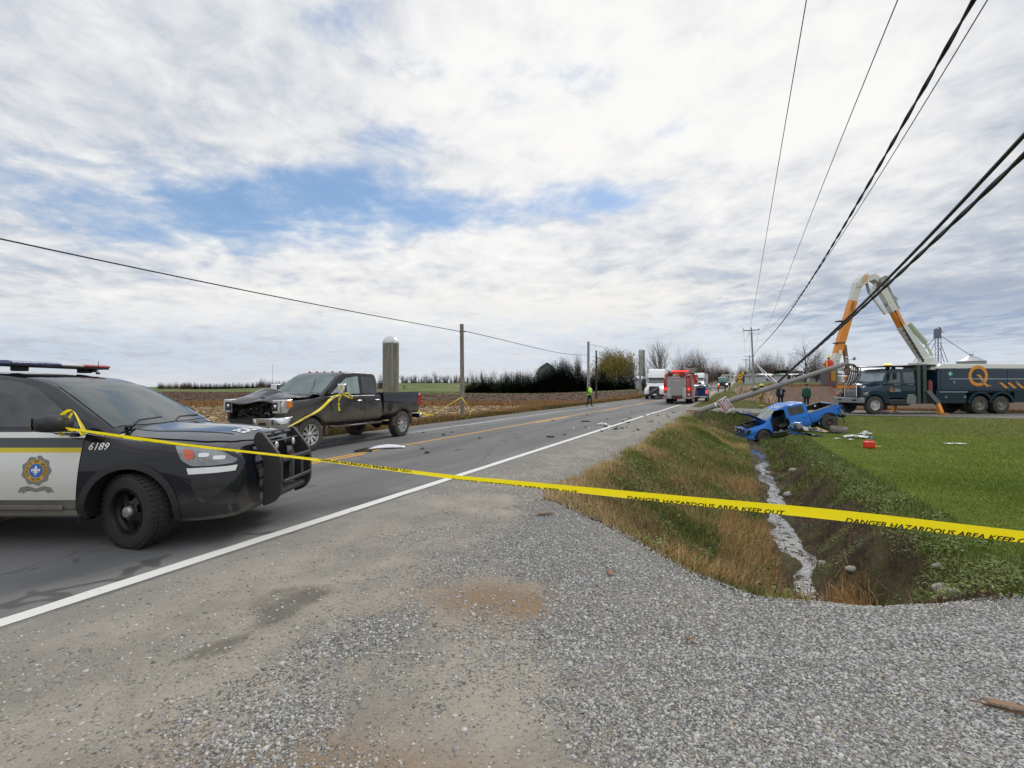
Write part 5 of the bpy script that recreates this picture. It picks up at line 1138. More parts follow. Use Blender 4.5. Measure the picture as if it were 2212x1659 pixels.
    for i in range(5):
        a = BP(1852 + i * 1.6, 618 - i * 5); e_ = BP(1866 + i * 1.2, 608.5 - i * 3.6); yq = k[0].y + .268
        q.add([(a.x, yq, a.z), (e_.x, yq, e_.z), (e_.x, yq, e_.z + .055), (a.x, yq, a.z + .055)], [(0, 1, 2, 3)])
    q.build('elbow_stripes', ora_dec, elb)
    ub_ = seg('upper_boom', BP(1852, 612), BP(1842, 651), .46, .36, .40, .32, boomw, elb)
    seg('fibreglass_boom', BP(1842, 650), BP(1808, 765), .42, .34, .44, .34, orange, ub_)
    seg('boom_tip', BP(1808.5, 762), BP(1800, 797), .42, .34, .36, .3, boomw, ub_); q = MB(); t_ = BP(1811, 761); q.box((t_.x, t_.y + .175, t_.z), (.20, .02, .26)); q.build('data_plate', white_paint, ub_)
    seg('prop_strut', BP(1823, 745), BP(1834, 822), .22, .2, .16, .16, M('varnished strut', (.20, .12, .06), .5), ub_)
    for nm, u, v in (('clamp', 1812, 741), ('clamp', 1817, 694)): q = MB(); p_ = BP(u, v); q.box(p_, (.5, .42, .06)); q.build(nm, dark_metal, ub_)
    q = MB()      # hoses strapped along the booms
    for k in range(3): o_ = Vector((.0, .24 + .03 * k, 0)); q.tube([BP(1990 - 3 * k, 782) + o_, BP(1968 - 3 * k, 745) + o_, BP(1941 - 2 * k, 702) + o_, BP(1925, 672) + o_], .018, 6)
    for k in range(8): u_ = 1996 - 6 * k; q.bar(BP(u_ - 12, 782 - 9.4 * k) + Vector((0, .24, 0)), BP(u_ - 8, 780 - 9.4 * k) + Vector((0, .24, 0)), .05, .05)
    q.build('boom_hoses', black_plastic, lo)
    q = MB()
    for k in range(5): q.bar(BP(1836 - .6 * k, 656 + 4 * k) + Vector((.0, .2, 0)), BP(1840 - .6 * k, 654 + 4 * k) + Vector((0, .2, 0)), .05, .03)
    q.build('hose_brackets', dark_metal, ub_)
    # bucket with tool tray and hose bundle
    q = MB(); c0 = BP(1786, 800); c0.y += .2
    q.prism([(c0.x + .30, c0.z - .95), (c0.x - .22, c0.z - .95), (c0.x - .30, c0.z + .02), (c0.x + .36, c0.z + .02)], c0.y - .38, c0.y + .38, 'XZ'); bk = q.build('bucket', [M('bucket grey', (.10, .10, .11), .6)], root, bev=.05, seg=3)
    q = MB(); q.bar((c0.x + .40, c0.y + .42, c0.z + .0), (c0.x + .32, c0.y + .42, c0.z - 1.0), .05, .05); q.build('red_edge', M('red trim', (.4, .03, .03), .5), bk)
    q = MB(); q.box((c0.x + .04, c0.y + .41, c0.z - .38), (.30, .06, .62)); q.build('amber_liner', M('amber liner', (.45, .22, .02), .6), bk, bev=.02)
    q = MB(); q.box((c0.x - .85, c0.y + .1, c0.z - .55), (.7, .5, .5), rz=.2); q.build('white_control_box', white_paint, bk, bev=.1, seg=3)
    q = MB(); q.box((c0.x - .75, c0.y + .37, c0.z - .50), (.3, .05, .22)); q.box((c0.x - .9, c0.y + .1, c0.z - 1.02), (1.3, .5, .16)); q.build('orange_tray', orange, bk, bev=.02)
    q = MB(); random.seed(4)
    for i in range(7):
        pts = [(c0.x - .70 - .30 * math.sin(PI * u) * (1 + .2 * i / 7) - .08 * i, c0.y + .45 + .03 * i, c0.z + .25 - .95 * u - .1 * math.cos(5 * u + i) + .22 * math.sin(PI * u * (1.1 + .1 * i))) for u in [j / 10 for j in range(11)]]; q.tube(pts, .03, 6)
    pts = [(c0.x - 1.0 - .42 * math.cos(a), c0.y + .5, c0.z + .0 + .36 * math.sin(a)) for a in [R(-30 + 21 * i) for i in range(14)]]; q.tube(pts, .035, 6)
    q.build('hose_bundle', black_plastic, bk)
    q = MB()
    for dy, rr in ((0, .52), (.06, .44), (.1, .36)):
        q.tube([(c0.x - .42 + rr * math.cos(a), c0.y + dy, c0.z - 1.05 - rr * .95 * math.sin(a)) for a in [PI * i / 14 for i in range(15)]], .016, 6)
    q.build('hanging_hose', M('orange hose', (.45, .10, .05), .5), bk)
    return root, c0, inv.inverted()
hyd, BUCK, HM = hydro()
# ------------------------------------------------------------------ fire truck, rear view
fr = M('fire engine red', (.34, .008, .012), .25, coat=.8, var=.08)
def firetruck():
    p = RT(-4.95, 49.4); root = empty('fire_truck', 'red fire engine seen from behind with silver rear door and ladders on its roof', 'fire truck', (p.x, p.y, 0), rz=PI / 2 - TH)
    W_ = 1.27     # x forward from the rear face, y left
    b = MB(); b.box((3.6, 0, 1.45), (7.2, 2 * W_, 1.9)); b.box((3.6, .16, 2.62), (7.0, 1.9, .5)); b.box((8.9, 0, 1.75), (2.2, 2.4, 2.3)); b.build('body', fr, root, bev=.03)
    b = MB(); b.box((-.02, .08, 1.55), (.06, 1.66, 2.05)); rd = b.build('rear_panel', M('rear tread plate', (.33, .31, .30), .45, metal=.6, var=.15, sc=3), root, bev=.008)
    for nm, y, z, dy, dz, mt in (('locker_door', 0.08, 1.15, .62, 1.0, M('door panel grey', (.34, .31, .31), .5, metal=.4)), ('side_plate', -.62, 1.1, .30, .9, M('polished plate', (.48, .50, .48), .35, metal=.6)), ('side_plate', .78, 1.1, .28, .9, M('polished plate', (.48, .50, .48), .35, metal=.6))): b = MB(); b.box((-.06, y, z), (.02, dy, dz)); b.build(nm, mt, rd)
    b = MB(); b.ball((-.06, .02, 2.12), .17, 16, 8, sc=(.12, 1.1, .5)); bd_ = b.build('oval_badge', M('badge silver', (.6, .6, .6), .4), rd); b = MB(); b.ball((-.075, .02, 2.12), .10, 12, 6, sc=(.12, 1.3, .35)); b.build('badge_mark', black_plastic, bd_)
    for y, z in ((.72, 2.1), (-.62, 2.08), (.74, 1.15), (-.66, 1.15)): b = MB(); b.bar((-.10, y - .12, z), (-.10, y + .12, z), .05, .04); b.build('grab_handle', chrome, rd)
    for y, z in ((.70, 1.86), (-.66, 1.86)): b = MB(); b.ball((-.07, y, z), .06, 10, 6, sc=(.3, 1, 1)); b.build('ring_lamp', clearlens, rd)
    b = MB(); b.tube([(-.09, .5, 2.5), (-.12, .45, 2.46), (-.12, -.35, 2.46), (-.09, -.4, 2.5)], .02, 6); b.build('grab_rail', chrome, rd)
    for sg, y in ((1, 1.08), (-1, -1.02)):
        for z, mt, h, nm in ((1.40, redlit, .20, 'stop_lamp'), (1.62, M('dim red lens', (.25, .03, .02), .3), .12, 'tail_lens'), (1.18, M('orange lens', (.35, .10, .03), .3), .16, 'turn_lens'), (.88, M('grey lens', (.5, .5, .5), .3), .18, 'reverse_lamp')): b = MB(); b.box((-.03, y, z), (.05, .20, h)); b.build(nm, mt, root, bev=.01)
        b = MB(); b.box((.02, y, .95 + .0), (.04, .27, .5)); b.bar((-.02, sg * .93, .75), (-.02, sg * .93, 2.5), .03, .03); b.build('lamp_frame', alu, root)
        b = MB(); b.box((.05, sg * 1.16, 2.62), (.14, .10, .16)); b.build('corner_beacon', [redlens], root, bev=.02)
    b = MB(); b.box((-.25, 0, .56), (.5, 2.62, .16)); b.build('rear_step', M('step plate', (.30, .27, .27), .5, metal=.5), root, bev=.01)
    for y in (-.22, .2): b = MB(); b.lathe([(.08, -.02), (.12, 0), (.08, .02)], n=14, T=Matrix.Translation((-.52, y, .54)) @ Matrix.Rotation(PI / 2, 4, 'Y')); b.build('tow_eye', M('red tow eye', (.35, .03, .03), .5), root)
    # open hose bed on top
    b = MB(); b.box((.4, .85, 2.72), (.9, .06, .62)); b.box((.4, -.62, 2.72), (.9, .06, .62)); b.box((.9, .12, 2.72), (.06, 1.5, .62)); b.box((.42, .12, 2.45), (.9, 1.5, .04), 1); b.box((.30, .62, 2.70), (.5, .4, .35), 1); b.build('hose_bed', [fr, black_plastic], root)
    random.seed(3)
    for nm, y0, mt in (('white_hose', .25, M('white hose', (.55, .54, .5), .9)), ('yellow_hose', .0, M('yellow hose', (.45, .36, .10), .9))):
        b = MB()
        for i in range(5): b.tube([(.05 + .06 * i, y0 + .17 * math.cos(t * .9 + i) * (1 - .1 * i), 2.50 + .30 * (.5 + .5 * math.sin(t * 1.3 + i))) for t in range(9)], .035, 6)
        b.build(nm, mt, root)
    b = MB(); b.box((-.05, -.42, 2.78), (.30, .42, .50)); b.build('red_bag', M('red canvas bag', (.28, .02, .03), .8), root, bev=.08, seg=3)
    b = MB(); b.box((.2, -.2, 3.08), (.3, 1.5, .10)); b.build('light_bar', redlit, root, bev=.02)
    # ladders stacked over the right side, crosswise and a hard suction hose
    for i in range(4):
        z = 2.98 + .12 * i; b = MB(); ya, yb = -.55, -1.45
        b.bar((.4, ya, z + .03), (.7, yb, z - .05), .05, .05); b.bar((1.9, ya, z + .03), (2.0, yb, z - .05), .05, .05)
        for k in range(5): b.bar((.45 + .3 * k, ya - .12, z), (.55 + .3 * k, yb + .12, z - .04), .03, .03)
        b.build('ladder', alu, root)
    b = MB(); b.bar((1.2, -1.42, 2.65), (1.0, -1.50, 3.42), .05, .05); b.bar((1.2, -1.62, 2.65), (1.0, -1.70, 3.40), .05, .05); b.bar((1.1, -1.42, 2.95), (1.1, -1.62, 2.95), .04, .04); b.bar((1.1, -1.44, 3.2), (1.1, -1.66, 3.2), .04, .04); b.build('raised_ladder', alu, root)
    b = MB(); b.box((.8, -.98, 2.36), (1.4, .60, .10)); b.prism([(-1.0, 1.70), (-1.28, 2.05), (-1.05, 2.62), (-.85, 2.60)], .2, 2.6, 'YZ'); b.build('side_rack', [M('dark red recess', (.10, .012, .012), .6)], root)
    for i in range(3):
        b = MB(); b.bar((.05, -1.12 - .07 * i, 2.62 - .02 * i), (.05, -1.30 - .07 * i, 1.92), .035, .03); b.build('ladder_rail', alu, root)
    b = MB(); b.prism([(-1.36, 2.50), (-1.60, 2.42), (-1.74, 2.10), (-1.58, 1.92), (-1.46, 1.95)], .3, 1.8, 'YZ'); b.build('folded_tarp', M('red tarp', (.40, .02, .03), .7), root, bev=.03)
    b = MB(); b.bar((-.0, -1.36, 1.75), (.2, -1.42, 1.70), .1, .06); b.bar((.4, -1.25, .6), (.4, -1.45, 1.7), .1, .4); b.build('side_rail', alu, root)
    b = MB(); b.box((4, 0, .62), (9, .9, .3)); b.cyl((1.9, -1, .5), (1.9, 1, .5), .1, n=8); b.build('chassis', dark_metal, root)
    for ax in (2.0, 8.6):
        for sy in (-1, 1): wheel(root, (ax, sy * 1.08, .52), .52, .32, .30, 10, alu, rubber, 0, sy, style='truck'); (wheel(root, (ax, sy * .72, .52), .52, .3, .3, 10, alu, rubber, 0, sy, style='truck') if ax < 3 else None)
    return root
firetruck()
# ------------------------------------------------------------------ oncoming semi trucks
def semi(name, label, r_, t, group, lit=True, mark=False):
    p = RT(r_, t); root = empty(name, label, 'semi truck', (p.x, p.y, float(H(-8, t))), rz=-PI / 2 - TH, group=group)
    z0 = 1.35
    b = MB()     # x forward; front bumper at x=0
    hood = Hull([(-1.9, lowsec(1.20, .75, 1.5, 1.10, 1.95, 2.02)), (-1.2, lowsec(1.18, .75, 1.5, 1.02, 1.80, 1.95)), (-.5, lowsec(1.15, .70, 1.4, .92, 1.55, 1.80)), (-.15, lowsec(1.08, .70, 1.3, .85, 1.45, 1.72)), (-.02, lowsec(.95, .72, 1.2, .8, 1.35, 1.6))], .1)
    hood.mesh(b); bo = b.build('body', white_paint, root)
    cab = Hull([(-4.6, topsec(1.22, 1.16, 4.00, 1.2)), (-3.4, topsec(1.22, 1.14, 4.02, 1.2)), (-2.7, topsec(1.22, 1.04, 3.92, 1.2)), (-2.25, topsec(1.21, 1.02, 3.30, 1.2)), (-2.05, topsec(1.20, 1.06, 2.75, 1.2)), (-1.50, topsec(1.18, 1.10, 1.98, 1.2))], .1)
    b = MB(); cab.mesh(b); b.build('cab', white_paint, root)
    tf = topfn(cab); b = MB(); patch(b, [(-1.60, -1.04), (-1.55, 0), (-1.60, 1.04), (-2.0, .99), (-1.98, 0), (-2.0, -.99)], tf, .015, .2); b.build('windscreen', glassmat('semi windscreen', (.05, .06, .06), .06, .4, (.2, .24, .24)), root)
    b = MB(); b.box((-2.0, 0, 2.78), (.35, 2.2, .10)); b.build('sun_visor', black_plastic, root, bev=.02)
    b = MB(); b.box((-.02, 0, 1.20), (.12, 1.30, .98)); gr = b.build('grille', M('grille mesh', (.03, .032, .035), .5), root, bev=.05)
    if mark:
        b = MB(); b.bar((.05, -.55, .86), (.05, .52, 1.56), .03, .05); b.build('diagonal_bar', chrome, gr)
        b = MB(); b.lathe([(.085, -.012), (.10, 0), (.085, .012)], n=18, T=Matrix.Translation((.06, 0, 1.2)) @ Matrix.Rotation(PI / 2, 4, 'Y')); b.build('ring_emblem', chrome, gr)
    b = MB(); b.box((.02, 0, .52), (.24, 2.3, .30)); b.build('front_bumper', dark_metal, root, bev=.05); b = MB(); b.box((.16, .1, .62), (.02, .45, .16)); b.build('licence_plate', white_paint, root)
    for sg in (-1, 1):
        b = MB(); b.ball((-.42, sg * .98, .98), .26, 12, 8, sc=(1.2, .55, .75)); h = b.build('headlight', headlit if lit else clearlens, root)
        b = MB(); b.prism(rounded([(.02, .60), (.02, 1.15), (-.35, 1.45), (-.95, 1.55), (-1.55, 1.3), (-1.6, .8), (-1.45, .8), (-1.2, 1.12), (-.75, 1.15), (-.40, .95), (-.3, .6)], .05), sg * .86, sg * 1.22, 'XZ'); b.build('fender', white_paint, root, bev=.04)
        b = MB(); b.box((-1.45, sg * 1.42, 2.25), (.14, .18, .75)); b.bar((-1.5, sg * 1.1, 2.5), (-1.45, sg * 1.4, 2.5), .04, .04); b.build('wing_mirror', black_plastic, root, bev=.03)
        b = MB(); b.box((-2.45, sg * 1.215, 2.35), (.8, .02, .6)); b.build('side_window', tglass, root)
    if mark: b = MB(); b.add([(-2.50, -.28, 3.62), (-2.50, -.05, 3.68), (-2.50, .02, 3.60), (-2.48, -.08, 3.62)], [(0, 1, 2, 3)]); b.add([(-2.50, .08, 3.66), (-2.50, .28, 3.70), (-2.50, .30, 3.64)], [(0, 1, 2)]); b.build('roof_emblem', M('faint red emblem', (.5, .2, .2), .5), root, solid=.01)
    b = MB(); b.box((-12.0, 0, 2.62), (13.6, 2.55, 2.7)); b.build('trailer', M('grey trailer skin', (.42, .43, .44), .5), root, bev=.03)
    b = MB(); b.box((-9, 0, .9), (17, .9, .25)); b.build('chassis', dark_metal, root)
    for ax in (-.95, -5.4, -6.7, -16.5, -17.8):
        for sy in (-1, 1): wheel(root, (ax, sy * 1.05, .51), .51, .30, .29, 8, alu, rubber, 0, sy, style='truck')
    return root
semi('semi_truck', 'white semi truck oncoming with headlights lit, left of the fire truck', -9.55, 66.5, 'semi trucks on the road', True, True)
semi('semi_truck', 'smaller distant white semi truck behind the dark blue pickup', -8.0, 128, 'semi trucks on the road', False, False)
def tanker():
    t = 140; p = RT(-2.9, t); root = empty('tank_truck', 'green fronted tank truck with lit headlights stopped far down the road', 'tank truck', (p.x, p.y, float(H(-5, t))), rz=-PI / 2 - TH)
    dgrn = M('dark green cab paint', (.012, .05, .035), .35, coat=.5)
    cab = Hull([(-2.4, topsec(1.2, 1.1, 2.85, .7)), (-1.2, topsec(1.2, 1.08, 2.85, .7)), (-.8, topsec(1.2, 1.05, 2.7, .7)), (-.35, topsec(1.2, 1.1, 1.9, .7)), (0, topsec(1.15, 1.05, 1.6, .7))], .1)
    b = MB(); cab.mesh(b); b.build('body', dgrn, root)
    b = MB(); patch(b, [(-.40, -1.0), (-.40, 1.0), (-.80, .95), (-.80, -.95)], topfn(cab), .02, .3); b.build('windscreen', glassmat('green windscreen', (.04, .14, .11), .08, .3), root)
    b = MB(); b.box((.02, 0, 1.15), (.06, 1.2, .5)); b.box((.03, 0, .65), (.2, 2.4, .3)); b.build('grille', black_plastic, root)
    for sg in (-1, 1): b = MB(); b.ball((-.02, sg * .95, 1.1), .2, 10, 6, sc=(.5, 1, .8)); b.build('headlight', headlit, root)
    b = MB(); b.lathe([(.01, -2.6), (.95, -2.62), (1.15, -2.8), (1.15, -8.6), (.9, -8.8), (.01, -8.85)], o=(0, 0, 2.15), axis='X', n=24); b.build('tank', M('tank grey', (.28, .29, .28), .45, metal=.4), root)
    b = MB(); b.box((-4.5, 0, .85), (8.5, .9, .3)); b.build('chassis', dark_metal, root)
    for ax in (-.9, -5.8, -7.1):
        for sy in (-1, 1): wheel(root, (ax, sy * 1.05, .5), .5, .3, .29, 8, alu, rubber, 0, sy, style='truck')
    p = PX(1577, 835, 163); tr = empty('box_trailer', 'white trailer with dark markings stopped behind the tank truck', 'trailer', (p.x, p.y, float(H(-5, 163))), rz=-PI / 2 - TH)
    b = MB(); b.box((-3, -1.2, 2.5), (8, 2.6, 2.9)); bx = b.build('box', M('pale trailer', (.5, .5, .5), .5), tr)
    for y, z in ((-1.9, 3.2), (-1.1, 3.2), (-.4, 3.2), (-1.8, 2.2), (-.6, 2.2)): b = MB(); b.box((1.02, y, z), (.04, .4, .7)); b.build('dark_panel', dark_metal, bx)
    b = MB(); b.box((-3, -1.2, .8), (8, 1, .3)); b.build('chassis', dark_metal, tr)
    for sy in (-2.2, -.2): wheel(tr, (-1, sy, .5), .5, .3, .29, 8, alu, rubber, 0, 1, style='truck')
tanker()
# ------------------------------------------------------------------ poles, wires
def polemat():
    m, t_, b = newmat('weathered pole wood'); co = coord(t_); n = noise(vscale(co, (8, 8, .5)), 3, 5, .65); n2 = noise(co, 2.5, 4, .6)
    setc(t_, b, mixc((n * .7 + n2 * .3).ss(.35, .65), (.12, .11, .085), (.27, .25, .21))); b.inputs['Roughness'].default_value = .9; bump(t_, b, n, .4, .01); return m
wpole = polemat(); wdark = M('tarred pole wood', (.045, .035, .028), .9, sc=4, var=.4); gpole = M('grey pole wood', (.27, .26, .245), .85, sc=3, var=.2, bmp=.2); wirem = M('black cable', (.014, .014, .016), .6, var=.1); wirea = M('aluminium wire', (.12, .12, .125), .5, var=.1)
def pole(label, base, top, r0, r1, mat, group='wooden poles along the field side'):
    root = empty('utility_pole', label, 'utility pole', base, group=group); tv = Vector(top) - Vector(base); q = MB(); q.cyl((0, 0, -.4), tv, r0, r1, n=16); q.build('shaft', mat, root); return root
A_b = RT(-13.0, 25.0); A_b = PX(999, 903, 25.7); A_b.z = GZ(A_b.x, A_b.y)
A_t = PX(997.5, 700, 25.7)
pa = pole('short weathered wooden pole with yellow tape tied round its foot, right of the silo', A_b, A_t, .115, .10, wpole)
q = MB(); lt = A_t - A_b; q.cyl((-.14, 0, lt.z - .42), (.14, 0, lt.z - .38), .025, n=8); q.build('wire_clamp', dark_metal, pa)
def fieldpole(label, u, v0, v1, D, r0, mat):
    b = PX(u, v0, D); t_ = PX(u, v1, D); b.z = min(GZ(b.x, b.y), b.z + .0) if False else GZ(b.x, b.y); return pole(label, b, t_, r0, r0 * .8, mat), b, t_
pB, B_b, B_t = fieldpole('grey wooden pole rising behind the officer in the yellow vest', 1271, 870, 738, 50, .15, gpole)
pC, C_b, C_t = fieldpole('thin black pole just right of the officer in the yellow vest', 1288, 863, 757, 62, .12, wdark)
pD, D_b, D_t = fieldpole('grey wooden pole in front of the capped silo left of the white semi', 1383, 848, 772, 84, .20, gpole)
def planwire(name, label, p0, p1, obs, rad, mat, ext0=0, ext1=0, group=None, n=10, cat_='wire', wob=0):
    """cable hung in the vertical plane through p0-p1; obs = sight-line readings (u,v) along it give its sag"""
    p0, p1 = Vector(p0), Vector(p1); d = (p1 - p0); pts = []
    for u, v in obs:
        k = (u - 1106) * K      # solve p0+s*d with x = k*y
        den = d.x - k * d.y; s_ = (k * p0.y - p0.x) / den; P = p0 + d * s_; z = HC - (v - 835) * K * P.y; pts.append((s_, z))
    pts = sorted(pts + [(0, p0.z), (1, p1.z)])
    s_ = np.array([a for a, b in pts]); z = np.array([b for a, b in pts]); co = np.polyfit(s_, z, min(3, len(s_) - 1)); ss_ = np.linspace(-ext0, 1 + ext1, 40)
    zz_ = np.polyval(co, ss_); P = [Vector((p0.x + d.x * a, p0.y + d.y * a, b)) for a, b in zip(ss_, zz_)]
    q = MB()
    if wob:
        P2 = cat([tuple(p) for p in P], 8); L = 0; out = [[], []]
        for i, p in enumerate(P2):
            if i: L += (Vector(p) - Vector(P2[i - 1])).length
            for k in (0, 1): a = L * 2 * PI / 1.9 + PI * k; out[k].append(Vector(p) + Vector((math.cos(a) * .5, -math.cos(a) * .5, math.sin(a))) * wob)
        for o_ in out: q.tube(o_, rad, 6)
    else: q.tube(P, rad, 6)
    o = q.build(name, mat); return tag(o, label, cat_, group)
planwire('overhead_wire', 'black wire drooping across the left sky to the short wooden pole', RT(-13.3, -14, 6.0), A_t + Vector((0, 0, -.40)), [(0, 512), (300, 585), (600, 640), (800, 680)], .016, wirem)
planwire('overhead_wire', 'black wire sagging between the short wooden pole and the pole behind the officer', A_t + Vector((0, 0, -.40)), B_t + Vector((0, 0, -1.3)), [(1002, 712), (1125, 744), (1208, 762)], .018, wirem)
planwire('overhead_wire', 'thin wire from the pole behind the officer to the capped silo pole', B_t + Vector((0, 0, -.2)), D_t + Vector((0, 0, .25)), [(1330, 757)], .016, wirem)
# main line on the right
P1 = PX(1629.6, 833.6, 90); P1t = PX(1623, 709, 90)
def tpole(label, base, top, L, r0, D, grp='tall power poles receding on the right'):
    root = empty('power_pole', label, 'power pole', base, group=grp); tv = Vector(top) - Vector(base); q = MB(); q.cyl((0, 0, -1.5), tv, r0, r0 * .62, n=14); q.build('shaft', gpole, root)
    q = MB(); q.bar(tv + Vector((-L * .52, 0, -.45)), tv + Vector((L * .48, 0, -.28)), .12, .14); q.build('crossarm', wdark, root)
    for k in (-.50, .46, 0): q = MB(); c = tv + Vector((L * k, 0, -.25 if k else .0)); q.lathe([(.03, 0), (.07, .04), (.04, .10), (.07, .14), (.03, .24)], o=c, n=10); q.build('insulator', M('brown porcelain', (.06, .045, .04), .3), root)
    for k in (-1, 1): q = MB(); q.bar(tv + Vector((k * L * .22, .03, -.38)), tv + Vector((0, .03, -1.25)), .03, .04); q.build('brace', dark_metal, root)
    return root, tv
tp1, tv1 = tpole('tall leaning power pole with wide crossarm, nearest standing one on the right', P1, P1t, 2.95, .20, 90)
P2b = PX(1619.6, 829, 185); P2t = PX(1619, 768, 185); tpole('slim far power pole just left of the leaning one', P2b, P2t, 3.6, .22, 185)
P3b = PX(1611, 829, 215); P3t = PX(1611.6, 775, 215); tpole('farthest small power pole seen left of the slim one', P3b, P3t, 3.2, .22, 215)
WL = P1t + Vector((-1.5, 0, -.25)); WR = P1t + Vector((1.42, 0, -.10))
planwire('power_line', 'leftmost thin power line climbing from the crossarm to the top edge', PX(1742, 0, 9.6), WL, [(1684, 340), (1640, 600)], .011, wirea, ext0=.12)
planwire('power_line', 'second thin power line from the left, climbing from the crossarm right end', PX(1939, 0, 9.0), WR, [(1805, 330), (1693, 617)], .011, wirea, ext0=.10)
planwire('twisted_cable', 'thick twisted black cable swooping from the leaning power pole to the top right', PX(2107, 0, 6.4), P1 + Vector((-.1, 0, 5.4)), [(2029, 131), (1917, 323), (1830, 476), (1732, 637), (1674, 715)], .017, wirem, ext0=.05, wob=.022, cat_='cable')
planwire('power_line', 'rightmost thin line running beside the thick twisted cable', PX(2136, 0, 7.5), PX(1640, 722, 88), [(1820, 500), (1723, 646), (1655, 712)], .010, wirea, ext0=.06)
planwire('power_line', 'thin wire crossing above the road to the slim far pole', PX(1440, 775, 110), PX(1617, 770, 180), [(1520, 775)], .02, wirem)
for k in (-1, 0, 1): planwire('power_line', 'thin wire dropping from the leaning pole crossarm to the farther pole', P1t + Vector((1.4 * k, 0, -.3)), P2t + Vector((1.6 * k, 0, -.2)), [], .018, wirea, group='wires between the far power poles')
# ------------------------------------------------------------------ snapped pole, held up by its cables
FB = PX(1508, 893, 31.8); FB.z = .06; FT = PX(1832, 784, 28.9)
def fallen():
    root = empty('snapped_pole', 'grey utility pole snapped at its base, leaning low over the side road', 'utility pole', FB)
    tv = FT - FB; q = MB(); q.cyl((0, 0, 0), tv, .175, .125, n=18); q.cyl(tv, tv + tv.normalized() * .02, .125, .10, n=18)
    q.build('shaft', gpole, root)
    random.seed(2); q = MB(); ax = tv.normalized()
    for i in range(16):
        a = 2 * PI * i / 16; p = Vector((0, math.cos(a), math.sin(a))) * random.uniform(.05, .16); q.bar(p + ax * .15, p - ax * random.uniform(.05, .35), .05, .03, w1=.005, h1=.005)
    q.build('splinters', M('fresh split wood', (.38, .22, .10), .85), root)
    def along(k): return tv * k
    for k, s in ((.93, 0), (.985, 1), (.64, 0), (.40, 0)):
        q = MB(); c = along(k) + Vector((0, -.06, .16)); q.bar(c, c + Vector((0, 0, .16)), .04, .04); q.ball(c + Vector((0, 0, .2)), .08, 10, 6, sc=(1, 1, .7)); q.build('insulator', M('pale porcelain', (.50, .52, .53), .3), root)
    q = MB(); c = along(1.0); q.bar(c + Vector((-.2, 0, .1)), c + Vector((.32, 0, .24)), .05, .03); q.ball(c + Vector((.34, -.03, .26)), .11, 12, 8, sc=(.6, 1, 1)); q.build('end_fitting', steel, root)
    q = MB(); c = along(.40); q.box(c + Vector((0, -.05, .22)), (.5, .1, .1)); q.bar(c + Vector((-.1, -.1, .16)), c + Vector((.25, -.1, .32)), .05, .05); q.build('cable_clamp', dark_metal, root)
    q = MB(); c = along(.13); q.cyl(c - ax * .04, c + ax * .04, .185, .18, n=18); q.build('tag_band', white_paint, root); 
    return root, tv
fallen_o, FTV = fallen()
q = MB(); q.bar((-.35, 0, 0), (.3, .05, .05), .12, .09, w1=.06, h1=.05); q.bar((-.1, 0, -.03), (.25, -.08, -.05), .08, .05, w1=.02, h1=.02); o = q.build('splintered_wood', M('orange split wood', (.36, .15, .07), .85)); o.location = PX(1494, 886, 31.5); o.location.z = .08; tag(o, 'broken orange wood chunk lying at the foot of the snapped pole', 'wood chunk')
# sign: A LOUER
def sign():
    c = FB + FTV * .185 + Vector((.0, -.26, -.12)); root = empty('rental_sign', 'white and red rental notice hanging tilted on the snapped pole', 'sign', c, rot=(R(3), R(56), R(-12)))
    root.scale = (.74,) * 3; w, h = 1.28, .84; q = MB(); q.box((0, 0, 0), (w, .015, h)); q.build('board', white_dec, root, bev=.004)
    q = MB(); y = -.011
    def T(s, size, cx, cz, mi, bold=.008): vs, fs = text_mesh(s, size, bold=bold); q.add([(cx + a, y, cz + b) for a, b, _ in vs], fs, mi)
    T('À LOUER', .26, 0, .27, 0, .012); T('Silo à Grain', .20, 0, .08, 1)
    for i, (z, hh, mi) in enumerate(((-.10, .035, 1), (-.17, .075, 0), (-.25, .03, 1), (-.33, .08, 0))):
        x = -.55
        random.seed(20 + i)
        while x < .52: wd = random.uniform(.03, .14); q.add([(x, y, z), (x + wd, y, z), (x + wd, y, z + hh), (x, y, z + hh)], [(0, 1, 2, 3)], mi); x += wd + random.uniform(.015, .05)
    q.add([(-.60, y + .002, -.385), (.60, y + .002, -.385), (.60, y + .002, -.26), (-.60, y + .002, -.26)], [(0, 1, 2, 3)], 2)
    q.build('lettering', [M('red sign lettering', (.42, .02, .03), .5), M('grey sign lettering', (.12, .11, .11), .5), M('pink sign tint', (.60, .25, .24), .5)], root, fixn=False)
    return root
sign()
CE = FB + FTV * .55 + Vector((0, -.1, .22))
E0 = PX(1679, 826, 31.4)
planwire('telephone_cable', 'heavy black cable dragged to the snapped pole, upper of the right edge pair', PX(2212, 291, 6.6), E0, [(2019, 500), (1850, 668), (1737, 773)], .030, wirem, ext0=.03, cat_='cable')
planwire('telephone_cable', 'heaviest black cable bundle dragged to the snapped pole, lower at the right edge', PX(2212, 335, 6.5), E0 + Vector((.05, 0, -.05)), [(2063, 478), (1917, 615), (1760, 756)], .026, wirem, ext0=.03, wob=.014, cat_='cable')
for i, (dv, lb) in enumerate(((0, 'upper'), (7, 'lower'))): planwire('slack_cable', f'pale slack cable between leaning power pole and snapped pole, {lb} of two', P1 + Vector((-.05, 0, 4.6 - i * .45)), E0 + Vector((.0, 0, -.02)), [(1652, 803 + dv), (1668, 817 + dv * .8)], .045 if i == 0 else .05, M('pale slack cable', (.42, .43, .44), .5), cat_='cable')
